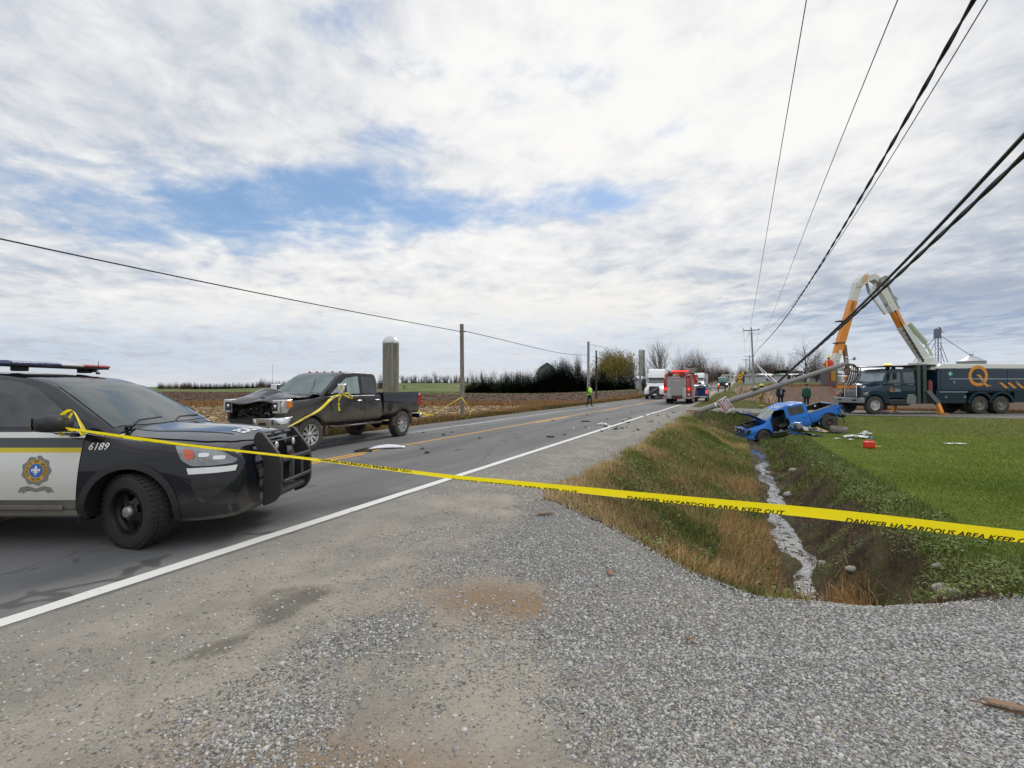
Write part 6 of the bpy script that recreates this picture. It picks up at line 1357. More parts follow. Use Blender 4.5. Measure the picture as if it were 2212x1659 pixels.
# ------------------------------------------------------------------ barrier tape
def tapemat():
    m, t_, b = newmat('yellow barrier tape'); setc(t_, b, (.92, .76, .008)); b.inputs['Roughness'].default_value = .38; b.inputs['Coat Weight'].default_value = .3
    tr = t_.nodes.new('ShaderNodeBsdfTranslucent'); tr.inputs[0].default_value = (.98, .82, .01, 1); ms = t_.nodes.new('ShaderNodeMixShader'); ms.inputs[0].default_value = .42
    o = [n for n in t_.nodes if n.type == 'OUTPUT_MATERIAL'][0]; t_.links.new(b.outputs[0], ms.inputs[1]); t_.links.new(tr.outputs[0], ms.inputs[2]); t_.links.new(ms.outputs[0], o.inputs[0]); return m
tape_m = tapemat(); ink = M('black tape ink', (.015, .013, .01), .5, var=.05)
class Ribbon:
    """band along a 3D path; frame twist gives its lean"""
    def __init__(s, pts, w, tw):
        s.P = [Vector(p) for p in cat([tuple(p) for p in pts], 12)]; s.w = w; s.L = [0]
        for a, b in zip(s.P, s.P[1:]): s.L.append(s.L[-1] + (b - a).length)
        s.tw = tw; s.len = s.L[-1]
    def at(s, l, h):
        l = min(max(l, 0), s.len - 1e-6); i = max(0, np.searchsorted(s.L, l) - 1); i = min(i, len(s.P) - 2); u = (l - s.L[i]) / (s.L[i + 1] - s.L[i] + 1e-9); p = s.P[i].lerp(s.P[i + 1], u)
        d = (s.P[min(i + 2, len(s.P) - 1)] - s.P[max(i - 1, 0)]).normalized(); side = d.cross(Vector((0, 0, 1))).normalized(); up = side.cross(d); a = s.tw(l / s.len)
        n = up * math.cos(a) + side * math.sin(a); return p + n * h * s.w, (side * math.cos(a) - up * math.sin(a))
    def mesh(s, mb, n=220, curl=.12):
        rows = []
        for i in range(n + 1):
            l = s.len * i / n; row = []
            for h in (-.5, -.25, 0, .25, .5): p, nn = s.at(l, h); row.append(p + nn * s.w * curl * (1 - 4 * h * h))
            rows.append(row)
        mb.grid(rows)
    def text(s, mb, txt, l0, size, off, flip=1, shift=0, curl=.12):
        vs, fs = text_mesh(txt, size, align='LEFT', bold=size * .018); out = []
        if shift:      # the band is folded along its length, so part of each letter is cut away
            bm = bmesh.new(); bv = [bm.verts.new(v) for v in vs]
            for f in fs:
                try: bm.faces.new([bv[i] for i in f])
                except ValueError: pass
            lim = (-.5 if shift < 0 else .5) * s.w - shift * s.w
            bmesh.ops.bisect_plane(bm, geom=bm.verts[:] + bm.edges[:] + bm.faces[:], plane_co=(0, lim, 0), plane_no=(0, 1 if shift > 0 else -1, 0), clear_outer=True); bm.verts.index_update(); vs = [tuple(v.co) for v in bm.verts]; fs = [tuple(v.index for v in f.verts) for f in bm.faces]; bm.free()
        for x, y, z in vs: h = (y / s.w + shift); p, nn = s.at(l0 + flip * x, flip * h if False else h); out.append(p + nn * (s.w * curl * (1 - 4 * h * h) + off))
        mb.add(out, fs, 1)
MIR = police.matrix_world if False else None
def car2w(x, y, z): c_, s_ = math.cos(.005), math.sin(.005); return Vector((-3.80 + x * c_ - y * s_, 5.93 + x * s_ + y * c_, z))
T0 = car2w(-.56, -1.06, 1.215)
tp = [T0, PX(200, 934, 4.55), PX(400, 961, 4.0), PX(660, 990, 3.45), PX(950, 1027, 3.0), PX(1106, 1043, 2.85), PX(1450, 1078, 2.6), PX(1800, 1112, 2.4), PX(2212, 1160, 2.2), PX(2500, 1190, 2.05)]
rb = Ribbon(tp, .058, lambda u: .95 - .25 * math.sin(9 * u) - .5 * sst(u, .25, .55) + .55 * math.sin(PI * u) * .5)
tp_root = empty('barrier_tape', 'long yellow danger tape stretched across the foreground from the police car mirror', 'barrier tape', T0)
inv_ = Matrix.Translation(-T0)
q = MB(); rb.mesh(q, 300); q.v = [tuple(inv_ @ Vector(v)) for v in q.v]; q.build('ribbon', tape_m, tp_root, fixn=False, ang=80)
for sgn in (-1, 1):
    l = .35
    while l < rb.len - .3: q = MB(); rb.text(q, 'DANGER HAZARDOUS AREA KEEP OUT', l, .042, .0018 * sgn, shift=(-.30, -.36, -.30, .34, -.33)[int(l / 1.02) % 5]); l += 1.02; q.v = [tuple(inv_ @ Vector(v)) for v in q.v]; q.m = [0] * len(q.m); q.build('tape_lettering', ink, tp_root, fixn=False, flat=True)
q = MB()      # knot and loop over the mirror arm
def band(pts, w, mb, ph=0): rb_ = Ribbon(pts, w, lambda u: ph + 2.2 * u); rb_.mesh(mb, 40, .2)
b0 = T0
band([b0 + Vector(p) for p in ((0, 0, 0), (-.02, -.02, .10), (.03, -.02, .16), (.10, -.02, .17), (.17, -.02, .05), (.22, -.03, -.03))], .03, q); band([b0 + Vector(p) for p in ((0, 0, -.01), (-.04, -.03, .03), (-.02, -.03, .08), (.04, -.03, .07), (.10, -.03, .15))], .025, q, 1)
band([b0 + Vector(p) for p in ((.0, 0, .05), (-.03, -.02, 0), (0, -.03, -.07), (.03, -.03, -.03), (.01, -.02, .03))], .03, q, .5); band([b0 + Vector(p) for p in ((0, 0, 0), (.08, -.02, -.02), (.16, -.02, -.01), (.20, -.02, -.06))], .04, q, .2)
q.v = [tuple(inv_ @ Vector(v)) for v in q.v]; q.build('knot', tape_m, tp_root, fixn=False)
# tape from the black pickup mirror down behind the police car, and from its tail to the pole
bm_ = Matrix.Translation((-5.93, 12.80, 0)) @ Matrix.Rotation(-1.935, 4, 'Z')
m0 = bm_ @ Vector((-.93, 1.16, 1.40))
def tapeobj(label, pts, w, tw, knots=()):
    o0 = Vector(pts[0]); root = empty('barrier_tape', label, 'barrier tape', o0); q = MB(); r_ = Ribbon(pts, w, tw); r_.mesh(q, 120, .15); q.v = [tuple(Vector(v) - o0) for v in q.v]; q.build('ribbon', tape_m, root, fixn=False, ang=80)
    for kn in knots: q = MB(); r_ = Ribbon(kn, w * .8, lambda u: 3 * u); r_.mesh(q, 40, .2); q.v = [tuple(Vector(v) - o0) for v in q.v]; q.build('loose_end', tape_m, root, fixn=False, ang=80)
    q = MB(); l = .3; r_ = Ribbon(pts, w, tw)
    while l < r_.len - 1.3: r_.text(q, 'DANGER HAZARDOUS AREA KEEP OUT', l, w * .6, -.002); l += 1.6
    if q.v: q.v = [tuple(Vector(v) - o0) for v in q.v]; q.m = [0] * len(q.m); q.build('tape_lettering', ink, root, fixn=False, flat=True)
tapeobj('yellow tape drooping from the black pickup mirror towards the police car', [m0, PX(720, 858, 11.0), PX(690, 885, 10.3), PX(655, 905, 9.3), PX(622, 925, 8.2), car2w(1.05, .35, .98)], .06, lambda u: .5 + 1.8 * u,
        [[m0 + Vector(p) for p in ((0, 0, 0), (.02, -.05, .16), (.0, -.05, .26), (-.03, -.03, .1), (0, -.04, -.02))], [m0 + Vector(p) for p in ((0, 0, 0), (.12, -.05, .05), (.26, -.05, .0), (.30, -.05, -.09), (.2, -.05, -.06), (.05, -.05, .02))], [m0 + Vector(p) for p in ((0, 0, 0), (-.05, -.05, -.12), (-.06, -.05, -.3), (-.04, -.05, -.42))]])
tail = bm_ @ Vector((-5.15, .9, .78)); pk = A_b + Vector((0, -.12, 2.0)); pk = PX(997, 858, 25.5)
tapeobj('yellow tape running from the black pickup tail to the short wooden pole', [tail, PX(930, 896, 19.5), PX(965, 877, 23), pk], .07, lambda u: .4 + u * 1.2,
        [[pk, PX(1004, 868, 25.4), PX(1013, 882, 25.3), PX(1016, 893, 25.3), PX(1010, 902, 25.2), PX(1000, 905, 25.2)], [PX(999, 899, 25.4), PX(993, 901, 25.4), PX(991, 908, 25.2), PX(1001, 898, 25.3), PX(988, 909, 25.0)]])
# ------------------------------------------------------------------ trees
bark = M('grey brown bark', (.085, .070, .055), .9, var=.3, sc=3); twig = M('bare twigs', (.115, .092, .075), .9, var=.3, sc=1)
twig_b = M('brown twigs', (.105, .070, .048), .9, var=.3, sc=1)
needle = vcmat('conifer needles', [(0, (.010, .022, .012)), (.5, (.022, .042, .019)), (1, (.045, .070, .028))]); needle_b = vcmat('blue green needles', [(0, (.010, .020, .016)), (1, (.030, .050, .036))])
willow_m = vcmat('yellow willow leaves', [(0, (.11, .09, .018)), (.5, (.22, .175, .04)), (1, (.34, .28, .08))]); brownleaf = vcmat('brown brush', [(0, (.05, .032, .022)), (.6, (.10, .062, .042)), (1, (.15, .10, .065))])
def limbs(h, seed, up=.55, lv=4, nb=4, spread=.6, trunk=.25, r0=.02, droop=0.0):
    """recursive branches -> (V,F) of 3-sided tubes"""
    rg = random.Random(seed); V = []; F = []
    def seg(a, b, ra, rb):
        d = (b - a).normalized(); u = d.orthogonal().normalized(); w = d.cross(u); o = len(V)
        for p, r in ((a, ra), (b, rb)):
            for k in range(3): t = 2 * PI * k / 3; V.append(p + (u * math.cos(t) + w * math.sin(t)) * r)
        F.extend([(o + k, o + (k + 1) % 3, o + 3 + (k + 1) % 3, o + 3 + k) for k in range(3)])
    tips = []
    def grow(p, d, L, r, lvl):
        n = 3; q = p; dd = d
        for i in range(n):
            dd = (dd + Vector((rg.gauss(0, .12), rg.gauss(0, .12), rg.gauss(0, .06) + (.05 if lvl < 3 else -droop)))).normalized(); q2 = q + dd * L / n; ra = r * (1 - .22 * i); rb = r * (1 - .22 * (i + 1)); seg(q, q2, ra, rb)
            if lvl < lv and (i > 0 or lvl > 0):
                for k in range(rg.choice((1, 2)) if lvl else nb):
                    az = rg.uniform(0, 2 * PI); s_ = dd.orthogonal().normalized(); s_ = Matrix.Rotation(az, 3, dd) @ s_
                    nd = (dd * (1 - spread * .6) + s_ * spread * rg.uniform(.7, 1.2) + Vector((0, 0, up * .4))).normalized(); grow(q2, nd, L * rg.uniform(.55, .78), rb * .62, lvl + 1)
            q = q2
        if lvl < lv: grow(q, dd, L * .72, r * .4, lvl + 1)
        else: tips.append(q)
    grow(Vector((0, 0, -.3)), Vector((0, 0, 1)), h * trunk * 1.0 + .3, h * r0, 0)
    mz = max(v.z for v in V); k = h / mz; return [v * k for v in V], F, [t * k for t in tips]
TREE = {}
def tree_mesh(key, kind, seed):
    if key in TREE: return TREE[key]
    rg = np.random.default_rng(seed)
    if kind == 'bare' or kind == 'upright' or kind == 'wide':
        P = dict(bare=dict(up=.5, lv=4, nb=4, spread=.62, trunk=.26), upright=dict(up=1.1, lv=4, nb=6, spread=.40, trunk=.20, r0=.018), wide=dict(up=.35, lv=4, nb=4, spread=.80, trunk=.27, r0=.03))[kind]
        V, F, tips = limbs(10, seed, **P); n = len(F); cut = int(n * .0)
        tr = ([V[i] for i in range(18)], F[:9]); cr = (V, F)
        a = npmesh('trunk', tr[0], tr[1], bark); b = npmesh('crown', cr[0], cr[1], twig)
    elif kind == 'conifer' or kind == 'bluecon':
        a_ = MB(); a_.cyl((0, 0, -.3), (0, 0, 9.6), .16, .02, n=6); a = a_.build('trunk', bark)
        P = []; sz = []; yw = []; tl = []
        for i in range(4200):
            z = 10 * (1 - rg.random() ** .62) * .97 + .25; rmax = 2.6 * (1 - z / 10.3) ** .68 + .10; lay = .80 + .20 * math.cos(z * 7.5 + seed); az = rg.random() * 2 * PI; rr = rmax * lay * (rg.random() ** .45) * (1 + .22 * math.sin(3 * az + z)); P.append((rr * math.cos(az), rr * math.sin(az), z - rr * .18)); yw.append(az); tl.append(rg.uniform(.9, 1.75)); sz.append(rg.uniform(.28, .58) * (1 - z / 14))
        tv = [(-.32, 0, 0), (.32, 0, 0), (.12, .0, .9), (-.12, 0, .9)]; V, F, c = scatter(np.array(P), tv, [(0, 1, 2, 3)], np.array(sz), np.array(yw) + PI / 2, np.array(tl), np.array(yw))
        b = npmesh('crown', V, F, needle if kind == 'conifer' else needle_b, col=c)
    elif kind == 'willow':
        V, F, tips = limbs(9.5, seed, up=.5, lv=3, nb=5, spread=.7, trunk=.25, r0=.03); a = npmesh('trunk', V, F, bark)
        P = []; T = [t for t in tips if t.z > 3.2]
        for i in range(19000):
            t = T[rg.integers(len(T))]; P.append((t.x * 1.0 + rg.normal(0, .35), t.y + rg.normal(0, .35), max(.8, t.z + rg.normal(0, .3) - rg.random() ** 1.6 * 4.2)))
        P = np.array(P); V, F, c = scatter(P, [(-.022, 0, 0), (.022, 0, 0), (.018, 0, .42), (-.018, 0, .42)], [(0, 1, 2, 3)], rg.uniform(.6, 1.3, len(P)), rg.random(len(P)) * 6.28, rg.uniform(0, .5, len(P)), rg.random(len(P)) * 6.28); b = npmesh('crown', V, F, willow_m, col=c)
    elif kind == 'brush':
        V, F, tips = limbs(9, seed, up=.5, lv=3, nb=6, spread=.7, trunk=.12, r0=.012); a = npmesh('trunk', V, F, bark)
        P = []
        for i in range(9000):
            az = rg.random() * 6.283; el = math.acos(rg.uniform(-.15, 1)); r_ = rg.random() ** .55 * (1 + .18 * math.sin(3 * az + seed) + .12 * math.sin(5 * el)); P.append((4.2 * r_ * math.sin(el) * math.cos(az), 4.2 * r_ * math.sin(el) * math.sin(az), 1.0 + 8.2 * r_ * max(0, math.cos(el)) + rg.random()))
        P = np.array(P); V, F, c = scatter(P, [(-.016, 0, 0), (.016, 0, 0), (.008, 0, .8), (-.008, 0, .8)], [(0, 1, 2, 3)], rg.uniform(.5, 1.1, len(P)), rg.random(len(P)) * 6.28, rg.uniform(0, .8, len(P)), rg.random(len(P)) * 6.28); b = npmesh('crown', V, F, brownleaf, col=c)
    ma, mb_ = a.data, b.data; bpy.data.objects.remove(a); bpy.data.objects.remove(b); TREE[key] = (ma, mb_); return TREE[key]
def tree(kind, seed, u, vtop, D, label, group, wf=1.0, vb=None, name=None):
    p = PX(u, 835, D); gz = GZ(p.x, p.y); top = HC - (vtop - 835) * K * D; h = top - gz; base = {'conifer': 10.0, 'bluecon': 10.0, 'brush': 9.6, 'willow': 9.5}.get(kind, 10)
    ma, mb_ = tree_mesh((kind, seed), kind, seed); nm = name or {'conifer': 'conifer_tree', 'bluecon': 'conifer_tree', 'willow': 'willow_tree', 'brush': 'bushy_tree'}.get(kind, 'bare_tree')
    r_ = empty(nm, label, 'tree', (p.x, p.y, gz), rz=random.uniform(0, 6), group=group); k = h / base; r_.scale = (k * wf, k * wf, k)
    for m_, n_ in ((ma, 'trunk'), (mb_, 'crown')): o = bpy.data.objects.new(n_, m_); COL.objects.link(o); o.parent = r_
    return r_
random.seed(11)
gC = 'conifers in the dark row beyond the ploughed field'
lbl = ['tallest dark conifer in the row left of the yellow willow', 'dark green conifer in the dense row beyond the field']
def orient(u): return 'left of the grey barn' if u < 1160 else 'in front of the grey barn' if u < 1200 else 'between the barn and the willow' if u < 1285 else 'below the yellow willow' if u < 1350 else 'beside the capped silo'
rows = [(1008, 822, 1.3), (1018, 815, 1.2), (1029, 809, 1.4), (1040, 808, 1.2), (1050, 806, 1.3), (1061, 812, 1.4), (1072, 812, 1.2), (1083, 806, 1.3), (1092, 802, 1.3), (1104, 801, 1.4), (1115, 803, 1.2), (1124, 799, 1.3), (1136, 805, 1.3), (1147, 802, 1.3), (1158, 795, 1.1), (1170, 800, 1.3), (1181, 790, 1.2),
        (1190, 783, 1.2), (1199, 776, 1.0), (1209, 781, 1.0), (1216, 772, .95), (1229, 779, 1.0), (1243, 779, 1.0), (1254, 793, 1.2), (1266, 797, 1.2), (1281, 799, 1.1), (1300, 796, 1.1), (1321, 803, 1.2), (1339, 802, 1.2), (1364, 795, 1.1), (1375, 806, 1.1), (1310, 812, 1.4), (1290, 812, 1.3), (1350, 812, 1.3)]
rows += [(u + 5, v + random.uniform(5, 12), wf * 1.2) for u, v, wf in rows[::1] if u < 1380]
for i, (u, v, wf) in enumerate(rows):
    D = 150 + random.uniform(-7, 7) + (6 if i > 33 else 0); k = 'conifer' if i % 5 else 'bluecon'
    tree(k, i % 5 if k == 'conifer' else 7, u, v, D, f'{"bluish" if k == "bluecon" else "dark"} conifer {orient(u)}, in the dense row beyond the field', gC + ' ' + orient(u), wf * 1.75)
for i, (u, v, kd) in enumerate(((1026, 789, 'bare'), (1040, 792, 'upright'), (1064, 788, 'bare'), (1102, 787, 'bare'), (1118, 790, 'upright'), (1147, 790, 'bare'), (1136, 793, 'bare'), (1183, 770, 'bare'), (1218, 762, 'upright'), (1233, 757, 'bare'), (1252, 750, 'upright'), (1206, 768, 'bare'))):
    tree(kd, 20 + i % 4, u, v, 165 + random.uniform(-5, 8), ('thin bare tree poking up behind the low conifers left of the barn' if u < 1160 else 'tall bare tree poking up behind the conifers right of the barn'), 'bare trees behind the conifers ' + ('left' if u < 1160 else 'right') + ' of the barn', .8 if kd == 'bare' else .6)
tree('willow', 31, 1318, 753, 160, 'big yellow willow standing behind the dark conifers', None, 1.35)
tree('bare', 33, 1366, 765, 150, 'bare dark branched tree against the capped silo', None, 1.0)
tree('conifer', 3, 1392, 792, 128, 'dark narrow evergreen in front of the tall bare tree by the white semi', None, .9)
tree('upright', 41, 1430, 719, 132, 'tallest bare tree, fan shaped, right behind the white semi', None, 1.05)
tree('bare', 43, 1413, 765, 128, 'lower bare tree in front of the tallest fan shaped one', None, 1.0)
tree('bare', 44, 1478, 741, 172, 'rounded pale bare tree left of the pair beyond the fire truck', None, .95)
tree('bare', 45, 1503, 739, 176, 'rounded pale bare tree right of the pair beyond the fire truck', None, .95)
for i, (u, v, D, wf) in enumerate(((1484, 776, 138, 1.0), (1500, 770, 140, 1.0), (1518, 775, 145, 1.1), (1459, 790, 140, 1.0))): tree('brush', 50 + i % 3, u, v, D, 'brown bushy tree in the thicket above the fire truck', 'brown bushy trees above the fire truck', wf)
for i, (u, v, D) in enumerate(((1537, 783, 175), (1549, 782, 190), (1560, 787, 210), (1572, 793, 300), (1582, 793, 320), (1566, 796, 260))): tree('brush' if i % 2 else 'bare', 52 + i % 3 if i % 2 else 20 + i % 4, u, v, D, 'small bare brown tree along the left of the distant road', 'small trees left of the distant road', 1.0)
tree('wide', 61, 1740, 716, 104, 'big spreading bare tree behind the heavy cables, right of the white house', None, 1.15)
tree('brush', 51, 1765, 768, 112, 'grey brown brush tree right behind the big spreading bare tree', None, 1.1)
tree('brush', 50, 1712, 782, 116, 'low brush tree left behind the big spreading bare tree', None, 1.0)
for i, (u, v, D) in enumerate(((1635, 764, 150), (1652, 770, 140), (1664, 776, 150), (1678, 770, 165), (1692, 776, 160), (1642, 780, 130))): tree('brush' if i % 2 else 'bare', (51 if i % 2 else 21), u, v, D, 'bare hazy tree behind the white house right of the leaning power pole', 'bare trees behind the white house', 1.05)
for i, u in enumerate((1600, 1606, 1612, 1618, 1603)): tree('brush', 50 + i % 3, u, 792 + 4 * (i % 3), 170 + 20 * i, 'thin roadside tree under the far power poles', 'thin roadside trees under the far power poles', .7)
# clipped evergreen by the white house
P = RNG.uniform((-2.1, -1.2, 0), (2.1, 1.2, 4.6), (5200, 3)); P[:, 0] += .25 * np.sin(P[:, 2] * 2); V, F, c = scatter(P, [(-.2, 0, 0), (.2, 0, 0), (.1, 0, .5), (-.1, 0, .5)], [(0, 1, 2, 3)], RNG.uniform(.6, 1.2, 5200), RNG.random(5200) * 6.28, RNG.uniform(0, 1, 5200), RNG.random(5200) * 6.28)
hp = PX(1689, 826, 112); hd_ = empty('clipped_evergreen', 'block shaped dark green evergreen between the white house halves', 'tree', (hp.x, hp.y, GZ(hp.x, hp.y))); hd_.scale = (.68, .6, .52); npmesh('crown', V, F, vcmat('thuja green', [(0, (.010, .030, .014)), (1, (.022, .055, .024))]), col=c, parent=hd_); q = MB(); q.cyl((0, 0, -.2), (0, 0, 4), .2, n=6); q.build('trunk', bark, hd_)
# distant belts on the left
for i in range(58):
    u = 392 + i * 4.6 + random.uniform(-1.5, 1.5); v = 826.5 - 5.0 * sst(u, 480, 640) + random.uniform(-2, 1.5)
    tree('conifer', i % 5, u, float(v), 352 + random.uniform(-12, 12), 'small far conifer on the left horizon, between the police car and the black pickup', 'far conifers on the left horizon', 1.7)
for i, (u, w_) in enumerate(((345, 1.0), (366, 1.6), (380, 1.6), (395, 1.5), (407, 1.4), (352, 1.2))): tree('brush', 50 + i % 3, u, 827 + (i % 2), 300, 'low brown brush clump on the far left horizon above the police car hood', 'brown brush on the far left horizon', w_ * .9)
tree('brush', 52, 566, 820, 235, 'rust brown round tree just left of the black pickup windscreen', None, 1.2)
for i in range(34):
    u = 866 + i * 4.4 + random.uniform(-1.5, 1.5); tree('conifer' if i % 4 else 'bare', (i % 5 if i % 4 else 20 + i % 3), u, 812 + random.uniform(-2.5, 2) - (6 if i % 4 == 0 else 0), 345 + random.uniform(-8, 8), 'small far tree on the horizon between the silo and the wooden pole', 'far trees between silo and pole', 1.25)
tree('bare', 22, 939, 797, 330, 'lone bare tree on the horizon right of the silo', None, 1.0); tree('brush', 51, 823, 812, 205, 'brown bare tree touching the left side of the silo', None, .7); tree('bare', 21, 872, 826, 205, 'low shrub at the right foot of the silo', None, 1.5)
q = MB(); q.cyl((0, 0, 0), (0, 0, 21), .18, .10, n=6); o = q.build('radio_mast', steel); o.location = PX(589, 838, 420); o.location.z = 0; tag(o, 'hair thin radio mast far behind the black pickup', 'mast')
# ------------------------------------------------------------------ silos and buildings
def stave_mat(nm, c, c2):
    m, t_, b = newmat(nm); co = coord(t_); x, y, z = sep(co); n = noise(vscale(co, (1, 1, .12)), 1.6, 5, .65); n2 = noise(co, 1.2, 4, .6)
    band = (z * (1 / .75))._m('FRACT').lt(.09); cc = mixc((n * .6 + n2 * .4).ss(.35, .65), c, c2); cc = mixc(band * .35, cc, (.10, .095, .085)); top = z.ss(12, 15.5); cc = mixc(top * n.ss(.4, .6) * .6, cc, (.10, .095, .085)); setc(t_, b, cc); b.inputs['Roughness'].default_value = .9; return m
conc = stave_mat('silo concrete staves', (.24, .225, .18), (.165, .15, .12)); capm = M('silo galvanised cap', (.50, .51, .52), .35, metal=.5, var=.15, sc=1)
def silo(label, u0, u1, vt, vs_, D, cap=True, mat=conc):
    p = PX((u0 + u1) / 2, 835, D); gz = GZ(p.x, p.y); r_ = (u1 - u0) / 2 * K * D; zt = HC - (vs_ - 835) * K * D - gz; zc = HC - (vt - 835) * K * D - gz
    root = empty('silo', label, 'silo', (p.x, p.y, gz)); q = MB(); q.lathe([(r_, -1), (r_, zt), (.01, zt)], n=40); q.build('staves', mat, root)
    q = MB(); h = zc - zt; q.lathe([(r_ * 1.03, zt - .05), (r_ * 1.02, zt + h * .18), (r_ * .93, zt + h * .45), (r_ * .68, zt + h * .80), (r_ * .35, zt + h * .97), (.01, zt + h)], n=20); q.build('dome', capm if cap else M('dark silo cap', (.10, .10, .10), .6), root, ang=10)
    q = MB(); a = R(-68); cx, cy = (r_ + .12) * math.cos(a), (r_ + .12) * math.sin(a)
    q.cyl((cx - .25, cy, 1), (cx - .25, cy, zt + .4), .04, n=5); q.cyl((cx + .25, cy, 1), (cx + .25, cy, zt + .4), .04, n=5)
    for i in range(int(zt / .8)): q.bar((cx - .25, cy, 1 + i * .8), (cx + .25, cy, 1 + i * .8), .03, .03)
    q.build('ladder', steel, root); q = MB(); q.cyl((cx, cy + .1, 1.5), (cx, cy + .1, zt + .5), .20, n=8); q.build('chute', M('silo chute', (.30, .30, .28), .6), root); return root
silo('tall concrete silo with silver dome standing alone behind the black pickup', 827, 861.5, 726.5, 742, 180)
silo('grey silo with pale dome partly behind bare branches left of the white semi', 1379.5, 1393, 753, 758, 190, mat=M('pale silo', (.38, .38, .37), .8, var=.2))
0 and silo('slim dark topped silo inside the branches of the tallest bare tree', 1407, 1417, 744, 750, 185, cap=False, mat=M('dim silo', (.20, .20, .20), .8, var=.2))
roofw = M('pale metal roof', (.42, .43, .45), .5, metal=.2, var=.1, sc=.5); sid = M('white siding', (.50, .51, .53), .6, var=.06, sc=.6); sidg = M('grey barn siding', (.13, .15, .16), .7, var=.15, sc=.6); darkw = glassmat('dark house window', (.02, .025, .03), .1, .2)
def house(name, label, u0, u1, vt, ve, D, depth=9, wall=sid, roof=roofw, wins=(), gable=False, door=None):
    a, b_ = PX(u0, 835, D), PX(u1, 835, D); cx = (a.x + b_.x) / 2; gz = GZ(cx, D); w = b_.x - a.x; he = HC - (ve - 835) * K * D - gz; ht = HC - (vt - 835) * K * D - gz
    root = empty(name, label, 'barn' if 'barn' in name else 'building', (cx, D, gz)); q = MB(); q.box((0, depth / 2, he / 2 - .5), (w, depth, he + 1)); q.build('wall', wall, root)
    q = MB()
    if gable: q.prism([(-w / 2 - .3, he), (-w / 2 + w * .12, he + (ht - he) * .62), (0, ht), (w / 2 - w * .12, he + (ht - he) * .62), (w / 2 + .3, he)], -.02, depth + .3, 'XZ'); 
    else: q.prism([(-.5, he), (depth / 2, ht), (depth + .5, he)], -w / 2 - .4, w / 2 + .4, 'YZ')
    q.build('roof', roof if not gable else wall, root)
    if gable:
        q = MB(); pts = [(-w / 2 - .4, he - .1), (-w / 2 + w * .12, he + (ht - he) * .64), (0, ht + .15), (w / 2 - w * .12, he + (ht - he) * .64), (w / 2 + .4, he - .1)]
        for p_, n_ in zip(pts, pts[1:]): q.bar((p_[0], depth / 2 - .1, p_[1]), (n_[0], depth / 2 - .1, n_[1]), .22, depth + .9, up=(0, 1, 0)); 
        q.build('roof_cover', M('dark roof sheets', (.07, .075, .08), .6), root)
    for x, z, ww, hh in wins: q = MB(); q.box((x * w / 2, -.02, z * he), (ww, .08, hh)); q.build('window', darkw, root)
    if door: q = MB(); q.box((door * w / 2, -.03, 1.0), (.95, .08, 2.1)); q.build('door', M('house door', (.2, .2, .22), .5), root)
    return root
house('gambrel_barn', 'grey gambrel roofed barn rising behind the conifer row', 1164, 1199, 784.5, 806, 175, 16, sidg, gable=True, wins=((0, .7, 1.6, 1.6),))
house('farm_house', 'small white roofed house beside the capped silo', 1383, 1396, 812, 819, 140, 8, sid, roofw, wins=((0, .5, 1, 1),))
house('white_house', 'low white house just right of the leaning power pole', 1655, 1676, 806, 811, 118, 8, sid, roofw, wins=((-.5, .55, 1.2, 1.0), (.4, .55, 1.0, 1.0)), door=0)
house('mobile_home', 'long white mobile home behind the snapped pole and big bare tree', 1702, 1748, 806.5, 809, 106, 6, sid, roofw, wins=((-.8, .6, 1.1, 1.0), (-.15, .6, .9, .9), (.5, .6, 1.3, .9)), door=.2)
house('blue_house', 'low bluish grey house behind the bucket, left of the truck cab', 1752, 1842, 799, 806, 112, 9, M('pale blue siding', (.33, .37, .42), .6), M('blue grey roof', (.13, .15, .18), .7), wins=((-.6, .5, 1.5, 1.1), (0, .5, 2.4, 1.2), (.6, .5, 1.2, 1.1)))
house('tan_shed', 'small brown roofed shed at the edge of the field right of the bucket', 1826, 1851, 803, 809, 95, 6, M('tan siding', (.18, .16, .13), .7), M('tan roof', (.15, .14, .13), .7))
house('farm_shed', 'white farm shed with pale roof behind the bucket truck hood', 1846, 1900, 789, 797, 128, 12, M('off white shed wall', (.40, .41, .42), .6), M('off white shed roof', (.45, .45, .44), .5), wins=((-.4, .5, 1.5, 1.2), (.5, .5, 1.2, 1.2)))
house('machine_shed', 'pale metal shed just left of the bucket truck windscreen', 1872, 1930, 795, 803, 118, 12, M('pale shed wall', (.36, .37, .37), .6), roofw)
house('small_white_house', 'tiny white house far beyond the leaning power pole', 1632, 1642, 806, 811, 150, 7, sid, roofw, wins=((0, .5, 1, 1),))
# grain elevator and bin
gp = PX(2026.5, 835, 128); gz = GZ(gp.x, gp.y)
root = empty('grain_elevator', 'lattice grain elevator leg with spouts rising above the bucket truck body', 'grain elevator', (gp.x, gp.y, gz)); th = HC + 119 * K * 128 - gz; elm = M('elevator steel', (.16, .18, .24), .5, metal=.4, var=.2)
q = MB()
for dx, dy in ((-.42, -.4), (.42, -.4), (.42, .4), (-.42, .4)): q.cyl((dx, dy, 0), (dx, dy, th), .07, n=6)
for i in range(16):
    z = i * th / 16; s_ = 1 if i % 2 else -1; q.bar((-.42 * s_, -.4, z), (.42 * s_, -.4, z + th / 16), .05, .05); q.bar((-.42 * s_, .4, z), (.42 * s_, .4, z + th / 16), .05, .05)
q.build('tower', elm, root); q = MB(); q.box((-.1, 0, th + .2), (1.3, 1.0, .9)); q.box((.6, 0, th - .2), (1.6, .8, .1)); q.box((-.2, 0, th - .9), (1.2, 1.0, 1.6)); q.lathe([(.5, -.3), (.5, .3)], o=(0, 0, th + .6), axis='Y', n=12); q.build('head_house', elm, root, bev=.04)
def gpt(u, v, D=128): return PX(u, v, D) - Vector((gp.x, gp.y, gz))
